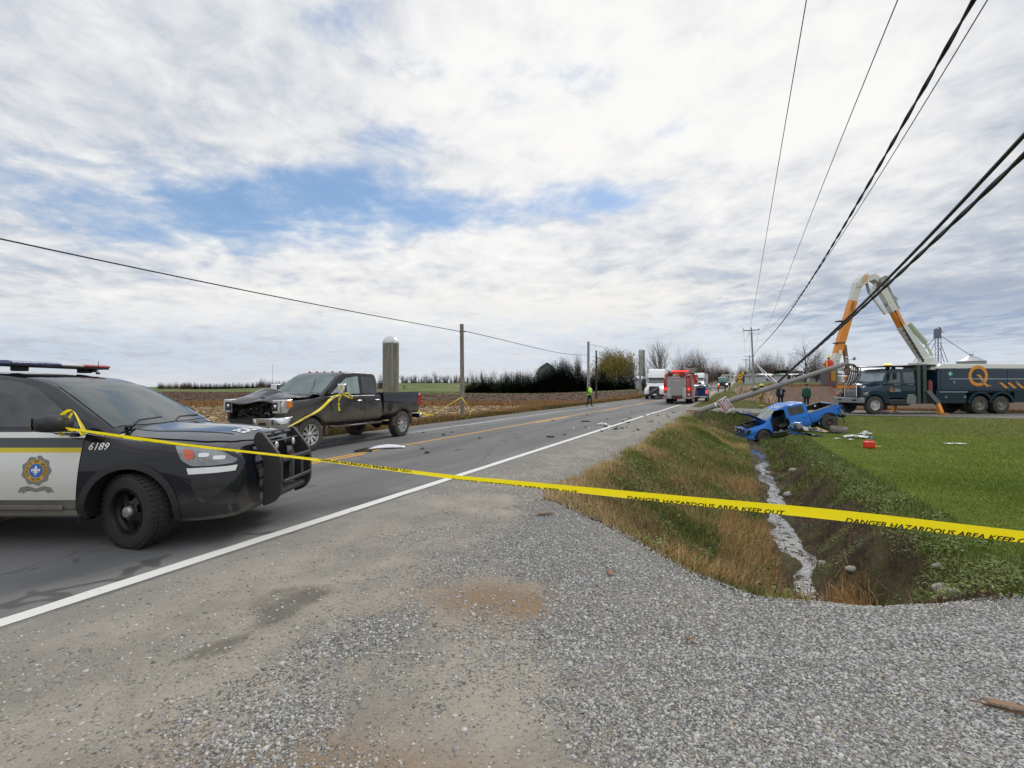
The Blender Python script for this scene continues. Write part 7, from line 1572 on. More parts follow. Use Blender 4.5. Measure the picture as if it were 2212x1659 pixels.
for a, b_ in (((2022, 728), (1980, 768)), ((2022, 726), (1973, 782)), ((2022, 735), (2000, 782)), ((2030, 724), (2097, 768)), ((2031, 740), (2048, 783)), ((2030, 750), (2040, 783))): q = MB(); q.cyl(gpt(*a), gpt(*b_), .07, n=6); q.build('spout', elm, root)
bp = PX(2098, 835, 128); bz = GZ(bp.x, bp.y); root = empty('grain_bin', 'round grain bin with conical roof seen over the bucket truck body', 'grain bin', (bp.x, bp.y, bz)); rb_ = 24.5 * K * 128; ze = HC + 55 * K * 128 - bz; zt = HC + 70 * K * 128 - bz
q = MB(); q.lathe([(rb_, -.5), (rb_, ze)], n=36); q.build('wall', M('corrugated bin wall', (.30, .31, .33), .45, metal=.6, var=.1), root); q = MB(); q.lathe([(rb_ * 1.04, ze - .05), (rb_ * .15, zt - .3), (rb_ * .12, zt + .1), (.01, zt + .2)], n=36); q.build('conical_roof', M('bin roof', (.32, .33, .36), .45, metal=.5), root)
for i, (u, v, vt) in enumerate(((1917, 835, 788), (1905, 835, 796), (1850, 835, 800))): q = MB(); b_ = PX(u, v, 100); b_.z = GZ(b_.x, b_.y); t_ = PX(u, vt, 100); q.cyl((0, 0, 0), t_ - b_, .10, .08, n=8); o = q.build('thin_post', gpole); o.location = b_; tag(o, 'thin post among the farm sheds left of the bucket truck cab', 'post', 'thin posts among the farm sheds')
# parked far camper with spare wheel and dark car beside the sheds
cp = PX(1869, 818, 84); root = empty('camper_trailer', 'small pale camper with round spare wheel behind the bucket truck hood', 'camper', (cp.x, cp.y, GZ(cp.x, cp.y))); q = MB(); q.box((0, 1.5, 1.35), (2.3, 3.4, 1.9)); q.build('body', sid, root, bev=.3, seg=4); q = MB(); q.lathe([(.2, -.1), (.62, -.1), (.62, .1), (.2, .1)], o=(0, -.35, 1.4), axis='Y', n=20); q.build('spare_wheel', M('spare cover', (.30, .31, .32), .5), root); q = MB(); q.box((0, -.48, 1.45), (.5, .03, .3)); q.build('window', darkw, root)
q = MB(); q.cyl((-.95, .6, .35), (-.8, .6, .35), .35, n=14); q.build('wheel', rubber, root); q = MB(); q.cyl((.95, .6, .35), (.8, .6, .35), .35, n=14); q.build('wheel', rubber, root)
cp = PX(1893, 822, 80); root = empty('dark_car', 'dark car parked beside the camper behind the bucket truck', 'car', (cp.x, cp.y, GZ(cp.x, cp.y)), rz=.3); q = MB(); hh_ = Hull([(-2.1, lowsec(.7, .3, .6, .6, .8, .85)), (-1.6, lowsec(.85, .25, .6, .75, .9, .95)), (.8, lowsec(.88, .25, .6, .75, .88, .95)), (1.9, lowsec(.7, .3, .5, .6, .7, .75))], .2); hh_.mesh(q); g_ = Hull([(-1.7, topsec(.75, .5, 1.0, .8)), (-1.0, topsec(.78, .55, 1.42, .8)), (0, topsec(.78, .56, 1.42, .8)), (.8, topsec(.78, .7, .98, .8))], .2); g_.mesh(q); q.build('body', M('dark car paint', (.02, .02, .025), .25, coat=1), root)
for x in (-1.3, 1.2):
    for sy in (-1, 1): wheel(root, (x, sy * .78, .33), .33, .2, .2, 5, alu, rubber, 0, sy)
# ------------------------------------------------------------------ road signs
sp = PX(1598, 838, 104); root = empty('warning_sign', 'yellow diamond warning sign over a smaller yellow plate beside the distant road', 'road sign', (sp.x, sp.y, GZ(sp.x, sp.y) - .1)); zc = HC - (813.5 - 835) * K * 104 - root.location.z
ysm = M('sign yellow', (.72, .40, .01), .5, var=.05); q = MB(); q.cyl((0, .04, 0), (0, .04, zc + .3), .05, n=8); q.build('post', steel, root); q = MB(); q.box((0, 0, 0), (.92, .03, .92)); q.v = [tuple(Matrix.Rotation(PI / 4, 3, 'Y') @ Vector(v) + Vector((0, 0, zc))) for v in q.v]; pl = q.build('diamond_plate', ysm, root)
q = MB(); q.box((0, 0, zc), (.5, .05, .16)); q.box((.1, 0, zc + .12), (.22, .05, .14)); q.build('black_symbol', black_plastic, pl); q = MB(); q.box((.05, 0, zc - 1.0), (.75, .03, .62)); p2 = q.build('lower_plate', ysm, root); q = MB(); q.bar((-.15, -.02, zc - 1.12), (.25, -.02, zc - .86), .1, .05); q.build('arrow_symbol', black_plastic, p2)
sp = PX(1604, 838, 112); root = empty('small_sign', 'small yellow sign edge just right of the yellow diamond sign', 'road sign', (sp.x, sp.y, GZ(sp.x, sp.y) - .1)); q = MB(); q.cyl((0, 0, 0), (0, 0, 3.2), .05, n=8); q.build('post', steel, root); q = MB(); q.box((0, -.07, 3.0), (.5, .03, .8)); q.build('plate', ysm, root)
# ------------------------------------------------------------------ people
skinm = M('skin', (.42, .25, .18), .6, var=.06); hairm = M('dark hair', (.03, .02, .015), .8)
def person(label, loc, rz, h=1.76, pose=None, top=None, legs=None, shoes=None, lod=1, group=None):
    """one continuous skinned body; joint positions for a 1.76 m figure facing +x"""
    root = empty('person', label, 'person', loc, rz=rz, group=group); root.scale = (h / 1.76,) * 3
    J = dict(pel=(0, 0, .96), wai=(0, 0, 1.10), che=(.0, 0, 1.30), nek=(.0, 0, 1.49), hed=(.02, 0, 1.60), crn=(.01, 0, 1.70), sl=(0, .18, 1.43), el=(-.02, .24, 1.15), wl=(.04, .25, .90), hl=(.05, .25, .82), sr=(0, -.18, 1.43), er=(-.02, -.24, 1.15), wr=(.04, -.25, .90), hr=(.05, -.25, .82),
             pl=(0, .09, .92), kl=(.02, .10, .50), al=(0, .10, .09), fl=(.15, .11, .04), pr=(0, -.09, .92), kr=(.02, -.10, .50), ar=(0, -.10, .09), fr=(.15, -.11, .04))
    if pose: J.update(pose)
    RAD = dict(pel=.15, wai=.145, che=.165, nek=.060, hed=.092, crn=.085, sl=.075, el=.052, wl=.040, hl=.035, sr=.075, er=.052, wr=.040, hr=.035, pl=.10, kl=.068, al=.048, fl=.042, pr=.10, kr=.068, ar=.048, fr=.042)
    E = [('pel', 'wai'), ('wai', 'che'), ('che', 'nek'), ('nek', 'hed'), ('hed', 'crn'), ('che', 'sl'), ('sl', 'el'), ('el', 'wl'), ('wl', 'hl'), ('che', 'sr'), ('sr', 'er'), ('er', 'wr'), ('wr', 'hr'), ('pel', 'pl'), ('pl', 'kl'), ('kl', 'al'), ('al', 'fl'), ('pel', 'pr'), ('pr', 'kr'), ('kr', 'ar'), ('ar', 'fr')]
    ks = list(J); me = bpy.data.meshes.new('b'); me.from_pydata([J[k] for k in ks], [(ks.index(a), ks.index(b)) for a, b in E], []); o = bpy.data.objects.new('b', me); COL.objects.link(o)
    m_ = o.modifiers.new('k', 'SKIN'); m_.use_smooth_shade = True
    for k, s_ in zip(ks, me.skin_vertices[0].data): s_.radius = (RAD[k] * (1.25 if k in ('che', 'pel', 'wai') else 1), RAD[k] * (.9 if k in ('che', 'pel', 'wai') else 1)); s_.use_root = (k == 'pel')
    q = o.modifiers.new('s', 'SUBSURF'); q.levels = 1; q.render_levels = 1
    dg = bpy.context.evaluated_depsgraph_get(); m2 = bpy.data.meshes.new_from_object(o.evaluated_get(dg)); bpy.data.objects.remove(o)
    m2.name = 'body'
    for m_ in (top, legs, skinm, shoes or M('dark shoes', (.015, .014, .013), .6)): m2.materials.append(m_)
    groups = {'t': [('wai', 'che'), ('che', 'nek'), ('che', 'sl'), ('sl', 'el'), ('el', 'wl'), ('che', 'sr'), ('sr', 'er'), ('er', 'wr')], 'l': [('pel', 'wai'), ('pel', 'pl'), ('pl', 'kl'), ('kl', 'al'), ('pel', 'pr'), ('pr', 'kr'), ('kr', 'ar')], 's': [('nek', 'hed'), ('hed', 'crn'), ('wl', 'hl'), ('wr', 'hr')], 'f': [('al', 'fl'), ('ar', 'fr')]}
    def dist(p, a, b): a, b = Vector(J[a]), Vector(J[b]); t = max(0, min(1, (p - a).dot(b - a) / (b - a).length_squared)); return (p - a - (b - a) * t).length
    for f in m2.polygons: f.material_index = min(((dist(f.center, a, b), i) for i, g_ in enumerate('tlsf') for a, b in groups[g_]))[1]
    m2.polygons.foreach_set('use_smooth', [True] * len(m2.polygons)); b = bpy.data.objects.new('body', m2); COL.objects.link(b); b.parent = root
    # face features: nose, brow, ears on the head; fingers on the hands
    if lod:
        H_ = Vector(J['hed']); q = MB(); q.ball(H_ + Vector((.095, 0, .0)), .018, 8, 5, sc=(1, .7, 1.1)); q.build('nose', skinm, root)
        for sy in (-1, 1): q = MB(); q.ball(H_ + Vector((0, .09 * sy, .0)), .028, 8, 5, sc=(.7, .3, 1)); q.build('ear', skinm, root); q = MB(); q.ball(H_ + Vector((.086, .033 * sy, .03)), .011, 6, 4); q.build('eye', hairm, root)
        for w_, h_ in (('wl', 'hl'), ('wr', 'hr')):
            a, c = Vector(J[w_]), Vector(J[h_]); d = (c - a).normalized(); s_ = d.cross(Vector((0, 0, 1)) if abs(d.z) < .9 else Vector((1, 0, 0))).normalized(); n_ = s_.cross(d); q = MB(); q.bar(a, c + d * .02, .075, .03, up=n_)
            for i, (off, L) in enumerate(((-.030, .055), (-.010, .068), (.010, .064), (.028, .050))): p0 = c + d * .015 + s_ * off; q.tube([p0, p0 + d * L * .5 + n_ * .006, p0 + d * L * .8 + n_ * .03], [.0095, .009, .007], 6)
            p0 = a + (c - a) * .5 - s_ * .03; q.tube([p0, p0 - s_ * .02 + d * .03 + n_ * .01, p0 - s_ * .02 + d * .055 + n_ * .03], [.012, .011, .008], 6); q.build('hand', MATS.get('glove') if False else skinm, root)
    return root, J
def jacket(root, J, mat, name='vest', z0=1.0, z1=1.47, grow=.03, open_=False):
    q = MB(); rows = []; p0, p1 = Vector(J['wai']), Vector(J['che'])
    for z, a, b_ in ((z0 - .06, .175, .225), (z0 + .08, .160, .205), ((z0 + z1) / 2, .165, .225), (z1 - .12, .165, .235), (z1 - .03, .13, .20), (z1 + .03, .07, .10)):
        t = max(0, min(1.3, (z - p0.z) / (p1.z - p0.z))); c = p0 + (p1 - p0) * t; rows.append([(c.x + (a + grow - .03) * math.cos(k), c.y + (b_ + grow - .03) * math.sin(k), z) for k in [2 * PI * i / 20 for i in range(21)]])
    q.grid(rows); return q.build(name, mat, root, ang=60, solid=.006)
def helmet(root, J, mat, brim=.05):
    H_ = Vector(J['crn']); q = MB(); q.lathe([(.125 + brim, -.035), (.12 + brim, -.02), (.122, -.01), (.115, .05), (.08, .09), (.01, .105)], o=H_ + Vector((-.01, 0, .0)), n=18); return q.build('helmet', mat, root)
hv = M('fluorescent yellow green', (.42, .85, .03), .6, var=.06); blk = M('black uniform', (.012, .012, .015), .8); navyc = M('dark navy cloth', (.012, .015, .03), .85); silv = M('reflective tape', (.6, .62, .58), .4)
p = PX(1273, 880, 39); c, J = person('police officer in black with fluorescent yellow vest walking along the road', (p.x, p.y, 0), -.9, 1.80, dict(wl=(.26, .10, 1.10), hl=(.32, .03, 1.12), el=(.06, .25, 1.13), wr=(.24, -.12, 1.08), hr=(.31, -.05, 1.10), er=(.04, -.25, 1.12), hed=(.05, 0, 1.60), crn=(.06, 0, 1.70), kl=(.10, .10, .52), al=(.16, .10, .10), fl=(.30, .10, .05), kr=(-.02, -.10, .50), ar=(-.18, -.10, .12), fr=(-.05, -.10, .04)), blk, blk)
v = jacket(c, J, hv); q = MB()
for sy in (-1, 1): q.bar((.17, sy * .11, 1.05), (.17, sy * .11, 1.42), .05, .012, up=(1, 0, 0))
q.build('reflective_band', silv, v); q = MB(); q.bar((.30, -.1, 1.13), (.30, .12, 1.13), .16, .02); q.build('notebook', M('notebook', (.55, .5, .3), .7), c); q = MB(); Hh = Vector(J['crn']); q.lathe([(.15, -.03), (.11, -.02), (.11, .04), (.01, .08)], o=Hh, n=16); q.build('cap', blk, c)
tan = M('bunker gear tan', (.26, .20, .075), .85, var=.2); yel = M('bunker gear reflective yellow', (.72, .70, .05), .5); yh = M('yellow helmet', (.85, .72, .02), .25, coat=1)
p = PX(1645, 881, 38); c, J = person('firefighter in tan bunker gear and bright yellow helmet behind the snapped pole', (p.x, p.y, 0), R(200), 1.80, None, tan, tan)
v = jacket(c, J, tan, 'coat', .92, 1.46, .05); helmet(c, J, yh, .06)
for z in (.86, 1.02): q = MB(); q.lathe([(.215, z), (.215, z + .06)], n=18); q.build('reflective_band', yel, v)
for sy in (-1, 1): q = MB(); q.lathe([(.085, .14), (.085, .22)], o=(0, sy * .10, 0), n=14); q.build('cuff_band', yel, c)
q = MB(); q.lathe([(.125, 1.53), (.13, 1.62), (.10, 1.66)], o=(-.03, 0, 0), n=14); q.build('neck_flap', blk, c)
p = PX(1686, 880, 36.5); c, J = person('man in dark jacket and jeans with raised elbow, behind the blue wreck', (p.x, p.y, 0), R(250), 1.77, dict(el=(.10, .30, 1.25), wl=(.22, .18, 1.42), hl=(.24, .12, 1.46)), navyc, navyc); v = jacket(c, J, navyc, 'jacket', .90, 1.46, .045); q = MB(); q.box((.19, .02, 1.25), (.02, .10, .34)); q.build('shirt_print', M('grey print', (.25, .25, .28), .8), v); q = MB(); q.ball(Vector(J['crn']) + Vector((-.02, 0, .0)), .105, 12, 8, sc=(1, .9, .8)); q.build('hair', hairm, c)
p = PX(1742, 882, 35); grn_ = M('green jacket cloth', (.012, .07, .045), .85, var=.15); c, J = person('man in green jacket and dark cap, seen from behind, between wreck and field', (p.x, p.y, 0), R(75), 1.80, None, grn_, navyc); v = jacket(c, J, grn_, 'jacket', .90, 1.46, .05); q = MB(); q.lathe([(.115, -.03), (.11, .05), (.01, .09)], o=Vector(J['crn']), n=16); q.bar(Vector(J['crn']) + Vector((.08, 0, -.01)), Vector(J['crn']) + Vector((.20, 0, -.02)), .16, .015); q.build('cap', blk, c)
for sy, k in ((1, 'hl'), (-1, 'hr')): q = MB(); q.ball(Vector(J[k]) + Vector((0, 0, .02)), .055, 10, 6, sc=(.8, .6, 1.2)); q.build('glove', white_paint, c)
lp = HM @ BUCK; red_ = M('red orange work jacket', (.55, .04, .02), .7); c, J = person('line worker in red jacket and yellow helmet standing in the raised bucket', (lp.x + .0, lp.y, lp.z - .85), R(200), 1.72, dict(wl=(.30, .12, 1.08), hl=(.36, .08, 1.07), wr=(.30, -.14, 1.10), hr=(.36, -.1, 1.08), el=(.08, .27, 1.14), er=(.08, -.27, 1.16)), red_, M('amber trousers', (.35, .16, .02), .8)); v = jacket(c, J, red_, 'jacket', .95, 1.46, .045); helmet(c, J, yh, .03); q = MB(); q.box((.19, 0, 1.2), (.02, .08, .4)); q.build('chest_strip', yel, v)
bronze = M('dark outdoor clothes', (.03, .035, .032), .85); orr = M('fluorescent orange', (.95, .16, .02), .6)
p = PX(1563.5, 846, 100); z_ = GZ(p.x, p.y) ; fz = lambda u, v, D: HC - (v - 835) * K * D
c, J = person('dark clad person standing alone on the right shoulder of the distant road', (PX(1563, 847, 97).x + .3, 97, fz(0, 847, 97)), R(-90), 1.75, None, bronze, bronze, lod=0)
c, J = person('dark clad person farther up the distant road beside the tank truck', (PX(1576, 841, 112).x, 112, fz(0, 841, 112)), R(-70), 1.75, dict(el=(.05, .30, 1.25)), bronze, bronze, lod=0)
cz = fz(0, 847, 96); cx = PX(1554, 847, 96).x
c, J = person('cyclist in orange jacket standing over a bicycle on the distant road', (cx - .2, 96, cz), 0, 1.72, dict(wl=(.42, .15, 1.02), hl=(.48, .15, 1.0), wr=(.42, -.15, 1.02), hr=(.48, -.15, 1.0), el=(.2, .22, 1.2), er=(.2, -.22, 1.2), nek=(.08, 0, 1.48), hed=(.12, 0, 1.58), crn=(.13, 0, 1.68)), orr, blk, lod=0); jacket(c, J, orr, 'jacket')
root = empty('bicycle', 'dark bicycle under the cyclist in orange', 'bicycle', (cx, 95.9, cz)); 
for x in (-.58, .52): q = MB(); q.lathe([(.335, -.015), (.35, 0), (.335, .015), (.315, 0), (.335, -.015)], o=(x, 0, .35), axis='Y', n=28); [q.bar((x, 0, .35), (x + .33 * math.cos(a), 0, .35 + .33 * math.sin(a)), .006, .006) for a in [PI * i / 6 for i in range(12)]]; q.build('wheel', black_plastic, root)
q = MB(); pts = {'b': (-.1, 0, .3), 's': (-.25, 0, .85), 'h': (.38, 0, .85), 'r': (-.58, 0, .35), 'f': (.52, 0, .35)}
for a, b_ in ('bs', 'bh', 'sh', 'br', 'sr', 'hf'): q.cyl(pts[a], pts[b_], .02, n=6)
q.build('frame', dark_metal, root); q = MB(); q.bar((-.38, 0, .95), (-.12, 0, .95), .12, .05); q.cyl((-.25, 0, .85), (-.25, 0, .93), .015, n=6); q.build('saddle', black_plastic, root); q = MB(); q.tube([(.5, -.25, .98), (.4, -.2, 1.0), (.38, 0, 1.0), (.4, .2, 1.0), (.5, .25, .98)], .015, 6); q.cyl((.38, 0, .85), (.38, 0, 1.0), .015, n=6); q.build('handlebar', black_plastic, root)
# ------------------------------------------------------------------ loose stones, grass, weeds, stubble
def world(V):      # road frame -> world coordinates
    V = np.asarray(V, float); return np.stack([V[:, 0] * CT + V[:, 1] * ST, -V[:, 0] * ST + V[:, 1] * CT, V[:, 2]], 1)
def seen(r, t, pad=1.2):
    x = r * CT + t * ST; y = -r * ST + t * CT; return (y > .9) & (np.abs(x) < y * 1.06 + pad) & (y < 400)
def put(name, P, tv, tf, size, yaw, mat, label=None, tilt=None, tdir=None, sx=None, rnd=None, cat_='stuff'):
    V, F, c = scatter(P, tv, tf, size, yaw, tilt, tdir, sx, rnd); o = npmesh(name, V, F, mat, col=c); return tag(o, label, cat_, kind='stuff')
stone_m = vcmat('crushed stone', [(0, (.13, .125, .118)), (.35, (.27, .265, .25)), (.75, (.40, .395, .375)), (.93, (.50, .49, .46)), (.97, (.36, .30, .22)), (1, (.44, .37, .28))], .85)
def stone_template(seed):
    rg = np.random.default_rng(seed); v = np.array([(-1, -1, -.6), (1, -1, -.6), (1, 1, -.6), (-1, 1, -.6), (-.8, -.7, .6), (.75, -.8, .5), (.8, .7, .65), (-.7, .8, .5)], float) * .5; v += rg.normal(0, .12, v.shape); v[:, 1] *= .72; v[:, 2] *= .62
    return v, [(0, 1, 5, 4), (1, 2, 6, 5), (2, 3, 7, 6), (3, 0, 4, 7), (4, 5, 6, 7)]
Vs = []; Fs = []; Cs = []; off = 0; rg = np.random.default_rng(21)
for k, (n, y0, y1, s0, s1) in enumerate(((120000, .95, 3.0, .006, .0145), (90000, 2.9, 7.2, .009, .020), (5000, 2, 8, .016, .028))):
    y = np.exp(rg.uniform(math.log(y0), math.log(y1), n)) ; x = rg.uniform(-1.15, 1.15, n) * y; r = x * CT - y * ST; t = x * ST + y * CT
    ga = gravel_amount(r, t); ok = (t < np.interp(r, DRV_R, DRV_T) + .25 + rg.normal(0, .08, n)) & (r > -4.35) & (rg.random(n) < np.clip(ga * 1.25 - .12, .06, 1)) & (r < 9)
    r, t = r[ok], t[ok]; z = Hd(r, t) + .008; sz = rg.uniform(s0, s1, len(r)) * rg.choice([.7, 1, 1, 1.25], len(r)); tv, tf = stone_template(k)
    V, F, c = scatter(world(np.stack([r, t, z], 1)), tv, tf, sz, rg.random(len(r)) * 6.28, rg.uniform(0, .6, len(r)), rg.random(len(r)) * 6.28); Vs.append(V); Fs.append(F + off); Cs.append(c); off += len(V)
gr_o = npmesh('gravel_stones', np.concatenate(Vs), np.concatenate(Fs), stone_m, col=np.concatenate(Cs)); tag(gr_o, 'loose grey crushed stone strewn over the driveway', 'gravel', kind='stuff')
# shoulder crumbs
n = 9000; r = rg.uniform(-4.3, -2.5, n); t = rg.uniform(6, 26, n) ; ok = rg.random(n) < .25 + .6 * sst(r, -3.2, -2.6); r, t = r[ok], t[ok]; tv, tf = stone_template(5)
put('shoulder_stones', world(np.stack([r, t, H(r, t) + .008], 1)), tv, tf, rg.uniform(.015, .04, len(r)), rg.random(len(r)) * 6.28, stone_m, 'loose stones along the road shoulder')
blade = ([(-.5, 0, 0), (.5, 0, 0), (.32, .06, .55), (-.32, .06, .55), (.05, .22, 1), (-.05, .22, 1)], [(0, 1, 2, 3), (3, 2, 4, 5)])
def blades(name, label, r, t, h, w, mat, lean=.5, rnd=None, zf=H, zo=-.02, ldir=None):
    n = len(r); P = world(np.stack([r, t, zf(r, t) + zo], 1)); tv = np.array(blade[0], float); tv[:, 0] *= 1.0
    V, F, c = scatter(P, tv * np.array([1, 1, 1]), blade[1], h, rg.random(n) * 6.28, np.abs(rg.normal(0, lean, n)), rg.random(n) * 6.28 if ldir is None else ldir, sx=(w / h), rnd=rnd)
    o = npmesh(name, V, F, mat, col=c); return tag(o, label, 'grass', kind='stuff')
bank_m = vcmat('bank grass', [(0, (.075, .115, .022)), (.35, (.16, .20, .045)), (.55, (.27, .25, .085)), (.75, (.44, .31, .14)), (1, (.56, .42, .23))]); green_m = vcmat('lawn grass', [(0, (.11, .16, .02)), (.5, (.19, .245, .04)), (.85, (.26, .295, .065)), (1, (.34, .31, .12))])
dry_m = vcmat('dry orange grass', [(0, (.17, .085, .030)), (.5, (.30, .165, .065)), (1, (.42, .27, .13))]); weed_m = vcmat('ditch weeds', [(0, (.060, .080, .022)), (.45, (.12, .16, .04)), (.75, (.20, .23, .07)), (.93, (.32, .28, .12)), (1, (.60, .60, .52))])
straw_m = vcmat('flattened straw', [(0, (.26, .14, .05)), (.5, (.46, .28, .12)), (1, (.60, .43, .22))])
def bankpts(n, r0, r1, t0, t1, pw=1.6):
    t = t0 + (t1 - t0) * rg.random(n) ** pw; r = rg.uniform(r0, r1, n); te = np.interp(r, DRV_R, DRV_T); ok = (t > te + .25 + rg.normal(0, .12, n)) & seen(r, t); return r[ok], t[ok]
# left bank: mixed green and dry, drier near the top edge and near the drive
r, t = bankpts(150000, -2.75, .55, 4.3, 34); dk = np.clip(.36 + .75 * (fbm(r, t, 1.3, 31) - .42) * 1.6 + .45 * sst(-t, -9, -5) * sst(-r, .2, 2.2) * .8 + .30 * sst(-r, 1.9, 2.7) + .40 * np.exp(-((r - .25 + .1 * (t - 8)) / .35) ** 2) * sst(-t, -12, -6), 0, 1)
rn = np.clip(dk + rg.normal(0, .16, len(r)), 0, 1); hh = rg.uniform(.04, .12, len(r)) * (1 + .5 * fbm(r, t, .9, 33)) * (.75 + .02 * t); edge = r < SE(t) - .02; keep = ~(edge & (rg.random(len(r)) < .9)); keep &= rg.random(len(r)) < (.30 + .9 * fbm(r, t, .5, 41))
r, t, rn, hh = r[keep], t[keep], rn[keep], hh[keep]; blades('bank_grass', 'rough green and straw coloured grass covering the left ditch bank', r, t, hh, .006 + .0009 * t, bank_m, .55, rn)
# straw matted down the bank beside the near drive
r, t = bankpts(26000, -.9, .75, 4.6, 11.5, 1.3); m_ = (np.abs(r - .15 + .55 * sst(-t, -7.5, -5) * .8) < .42) & (rg.random(len(r)) < .8); r, t = r[m_], t[m_]; blades('flattened_straw', 'orange straw flattened down the near left side of the ditch', r, t, rg.uniform(.10, .28, len(r)), .0065 + 0 * r, straw_m, 1.15, ldir=rg.normal(-.2, .8, len(r)))
for (cx, cy, s_, nn) in ((1.25, 7.4, .28, 1500), (.1, 15.5, .5, 1500)): rr2 = rg.normal(cx, s_ * .5, nn); tt2 = rg.normal(cy, s_, nn); blades('straw_tuft', 'tuft of orange straw at the edge of the ditch water', rr2, tt2, rg.uniform(.12, .3, nn), .008 + 0 * rr2, straw_m, .9)
# stubbly stems
r, t = bankpts(9000, -2.2, .7, 4.4, 20); blades('dry_stalks', 'thin dark dead stalks on the left ditch bank', r, t, rg.uniform(.12, .38, len(r)), .006 + 0 * r, vcmat('dead stalk', [(0, (.06, .035, .022)), (.6, (.17, .10, .06)), (1, (.30, .19, .11))]), .9)
# broad leafy weeds on both banks
leaf = ([(0, 0, 0), (.38, .28, .10), (.1, .95, .16), (-.30, .55, .10)], [(0, 1, 2, 3)])
def leaves(name, label, r, t, s_, mat, zo=.03, rnd=None):
    n = len(r); P = world(np.stack([r, t, H(r, t) + zo + rg.random(n) * .10], 1)); V, F, c = scatter(P, leaf[0], leaf[1], s_, rg.random(n) * 6.28, rg.uniform(0, .9, n), rg.random(n) * 6.28, rnd=rnd); return tag(npmesh(name, V, F, mat, col=c), label, 'weeds', kind='stuff')
r, t = bankpts(70000, 1.15, 3.1, 4.3, 33, 1.5); m_ = fbm(r, t, .45, 51) > .62 - .26 * sst(r, 1.75, 2.15) + .38 * sst(r, 2.3, 3.0); r, t = r[m_], t[m_]; rn = np.clip(rg.beta(2.2, 2.6, len(r)) * .9, 0, .9); rn[rg.random(len(r)) < .005] = 1.0
leaves('ditch_weeds', 'leafy green weeds with tiny white flowers along the right ditch bank', r, t, rg.uniform(.014, .038, len(r)) * (1 + .02 * t), weed_m, rnd=rn)
r, t = bankpts(34000, 1.2, 3.0, 4.3, 33, 1.4); m_ = (fbm(r, t, .6, 57) + .35 * sst(r, 1.7, 2.3) + .25 * sst(t, 12, 20) + rg.normal(0, .05, len(r))) > .70; r, t = r[m_], t[m_]; blades('bank_grass', 'dark green grass tufts on the right ditch bank', r, t, rg.uniform(.06, .17, len(r)), .006 + .0008 * t, weed_m, .5, np.clip(rg.normal(.5, .24, len(r)), 0, .93))
r, t = bankpts(26000, -2.4, .5, 4.3, 30, 1.4); m_ = fbm(r, t, .7, 61) > .56; r, t = r[m_], t[m_]; leaves('bank_weeds', 'patches of low leafy weeds on the left ditch bank', r, t, rg.uniform(.018, .045, len(r)) * (1 + .03 * t), weed_m, rnd=np.clip(rg.normal(.5, .2, len(r)), 0, .92))
r, t = bankpts(9000, 1.15, 2.2, 4.3, 24, 1.3); blades('dry_stalks', 'brown dead stems on the right ditch bank', r, t, rg.uniform(.05, .2, len(r)), .006 + 0 * r, MATS['dead stalk'], 1.0)
# mown lawn, short blades near the camera and sparser further off
n = 250000; y = np.exp(rg.uniform(math.log(3.6), math.log(36), n)); x = rg.uniform(.3, 1.12, n) * y; r = x * CT - y * ST; t = x * ST + y * CT; ok = (r > 2.15 + (fbm(r, t, .6, 71) - .5) * .7) & (t < 33.6) & (t > np.interp(r, DRV_R, DRV_T) + .15); r, t = r[ok], t[ok]
dryn = np.clip(rg.normal(.42, .09, len(r)) + (fbm(r, t, 2.5, 73) - .5) * .9 + .25 * sst(t, 26, 33), 0, 1); blades('lawn_grass', 'short mown green lawn blades right of the ditch', r, t, rg.uniform(.016, .034, len(r)) * (1 + .02 * t), .004 + .0010 * t, green_m, .7, dryn, zo=-.01)
# stones and rubble in the ditch
for nm, lb, lst in (('stone', 'pale rounded stone half sunk in the ditch bed', ((1.35, 6.6, .13), (1.9, 6.3, .10), (1.75, 5.6, .12), (1.25, 9.2, .09), (1.45, 8.1, .08), (1.35, 12.5, .12), (1.3, 14.8, .16), (1.5, 7.3, .06), (2.1, 7.1, .07), (.55, 8.9, .06), (1.6, 17, .14), (1.0, 18.6, .1))),):
    for rr3, tt3, s_ in lst:
        q = MB(); q.ball((0, 0, 0), s_, 10, 7, sc=(1, .75, .5)); q.v = [tuple(np.array(v) * (1 + .12 * math.sin(17 * v[0] + 23 * v[1] + rr3))) for v in q.v]; o = q.build('stone', M('pale stone', (.30, .29, .25), .8, var=.3, bmp=.2)); p = RT(rr3, tt3); o.location = (p.x, p.y, float(H(rr3, tt3)) + s_ * .1); tag(o, lb, 'stone', 'pale stones in the ditch')
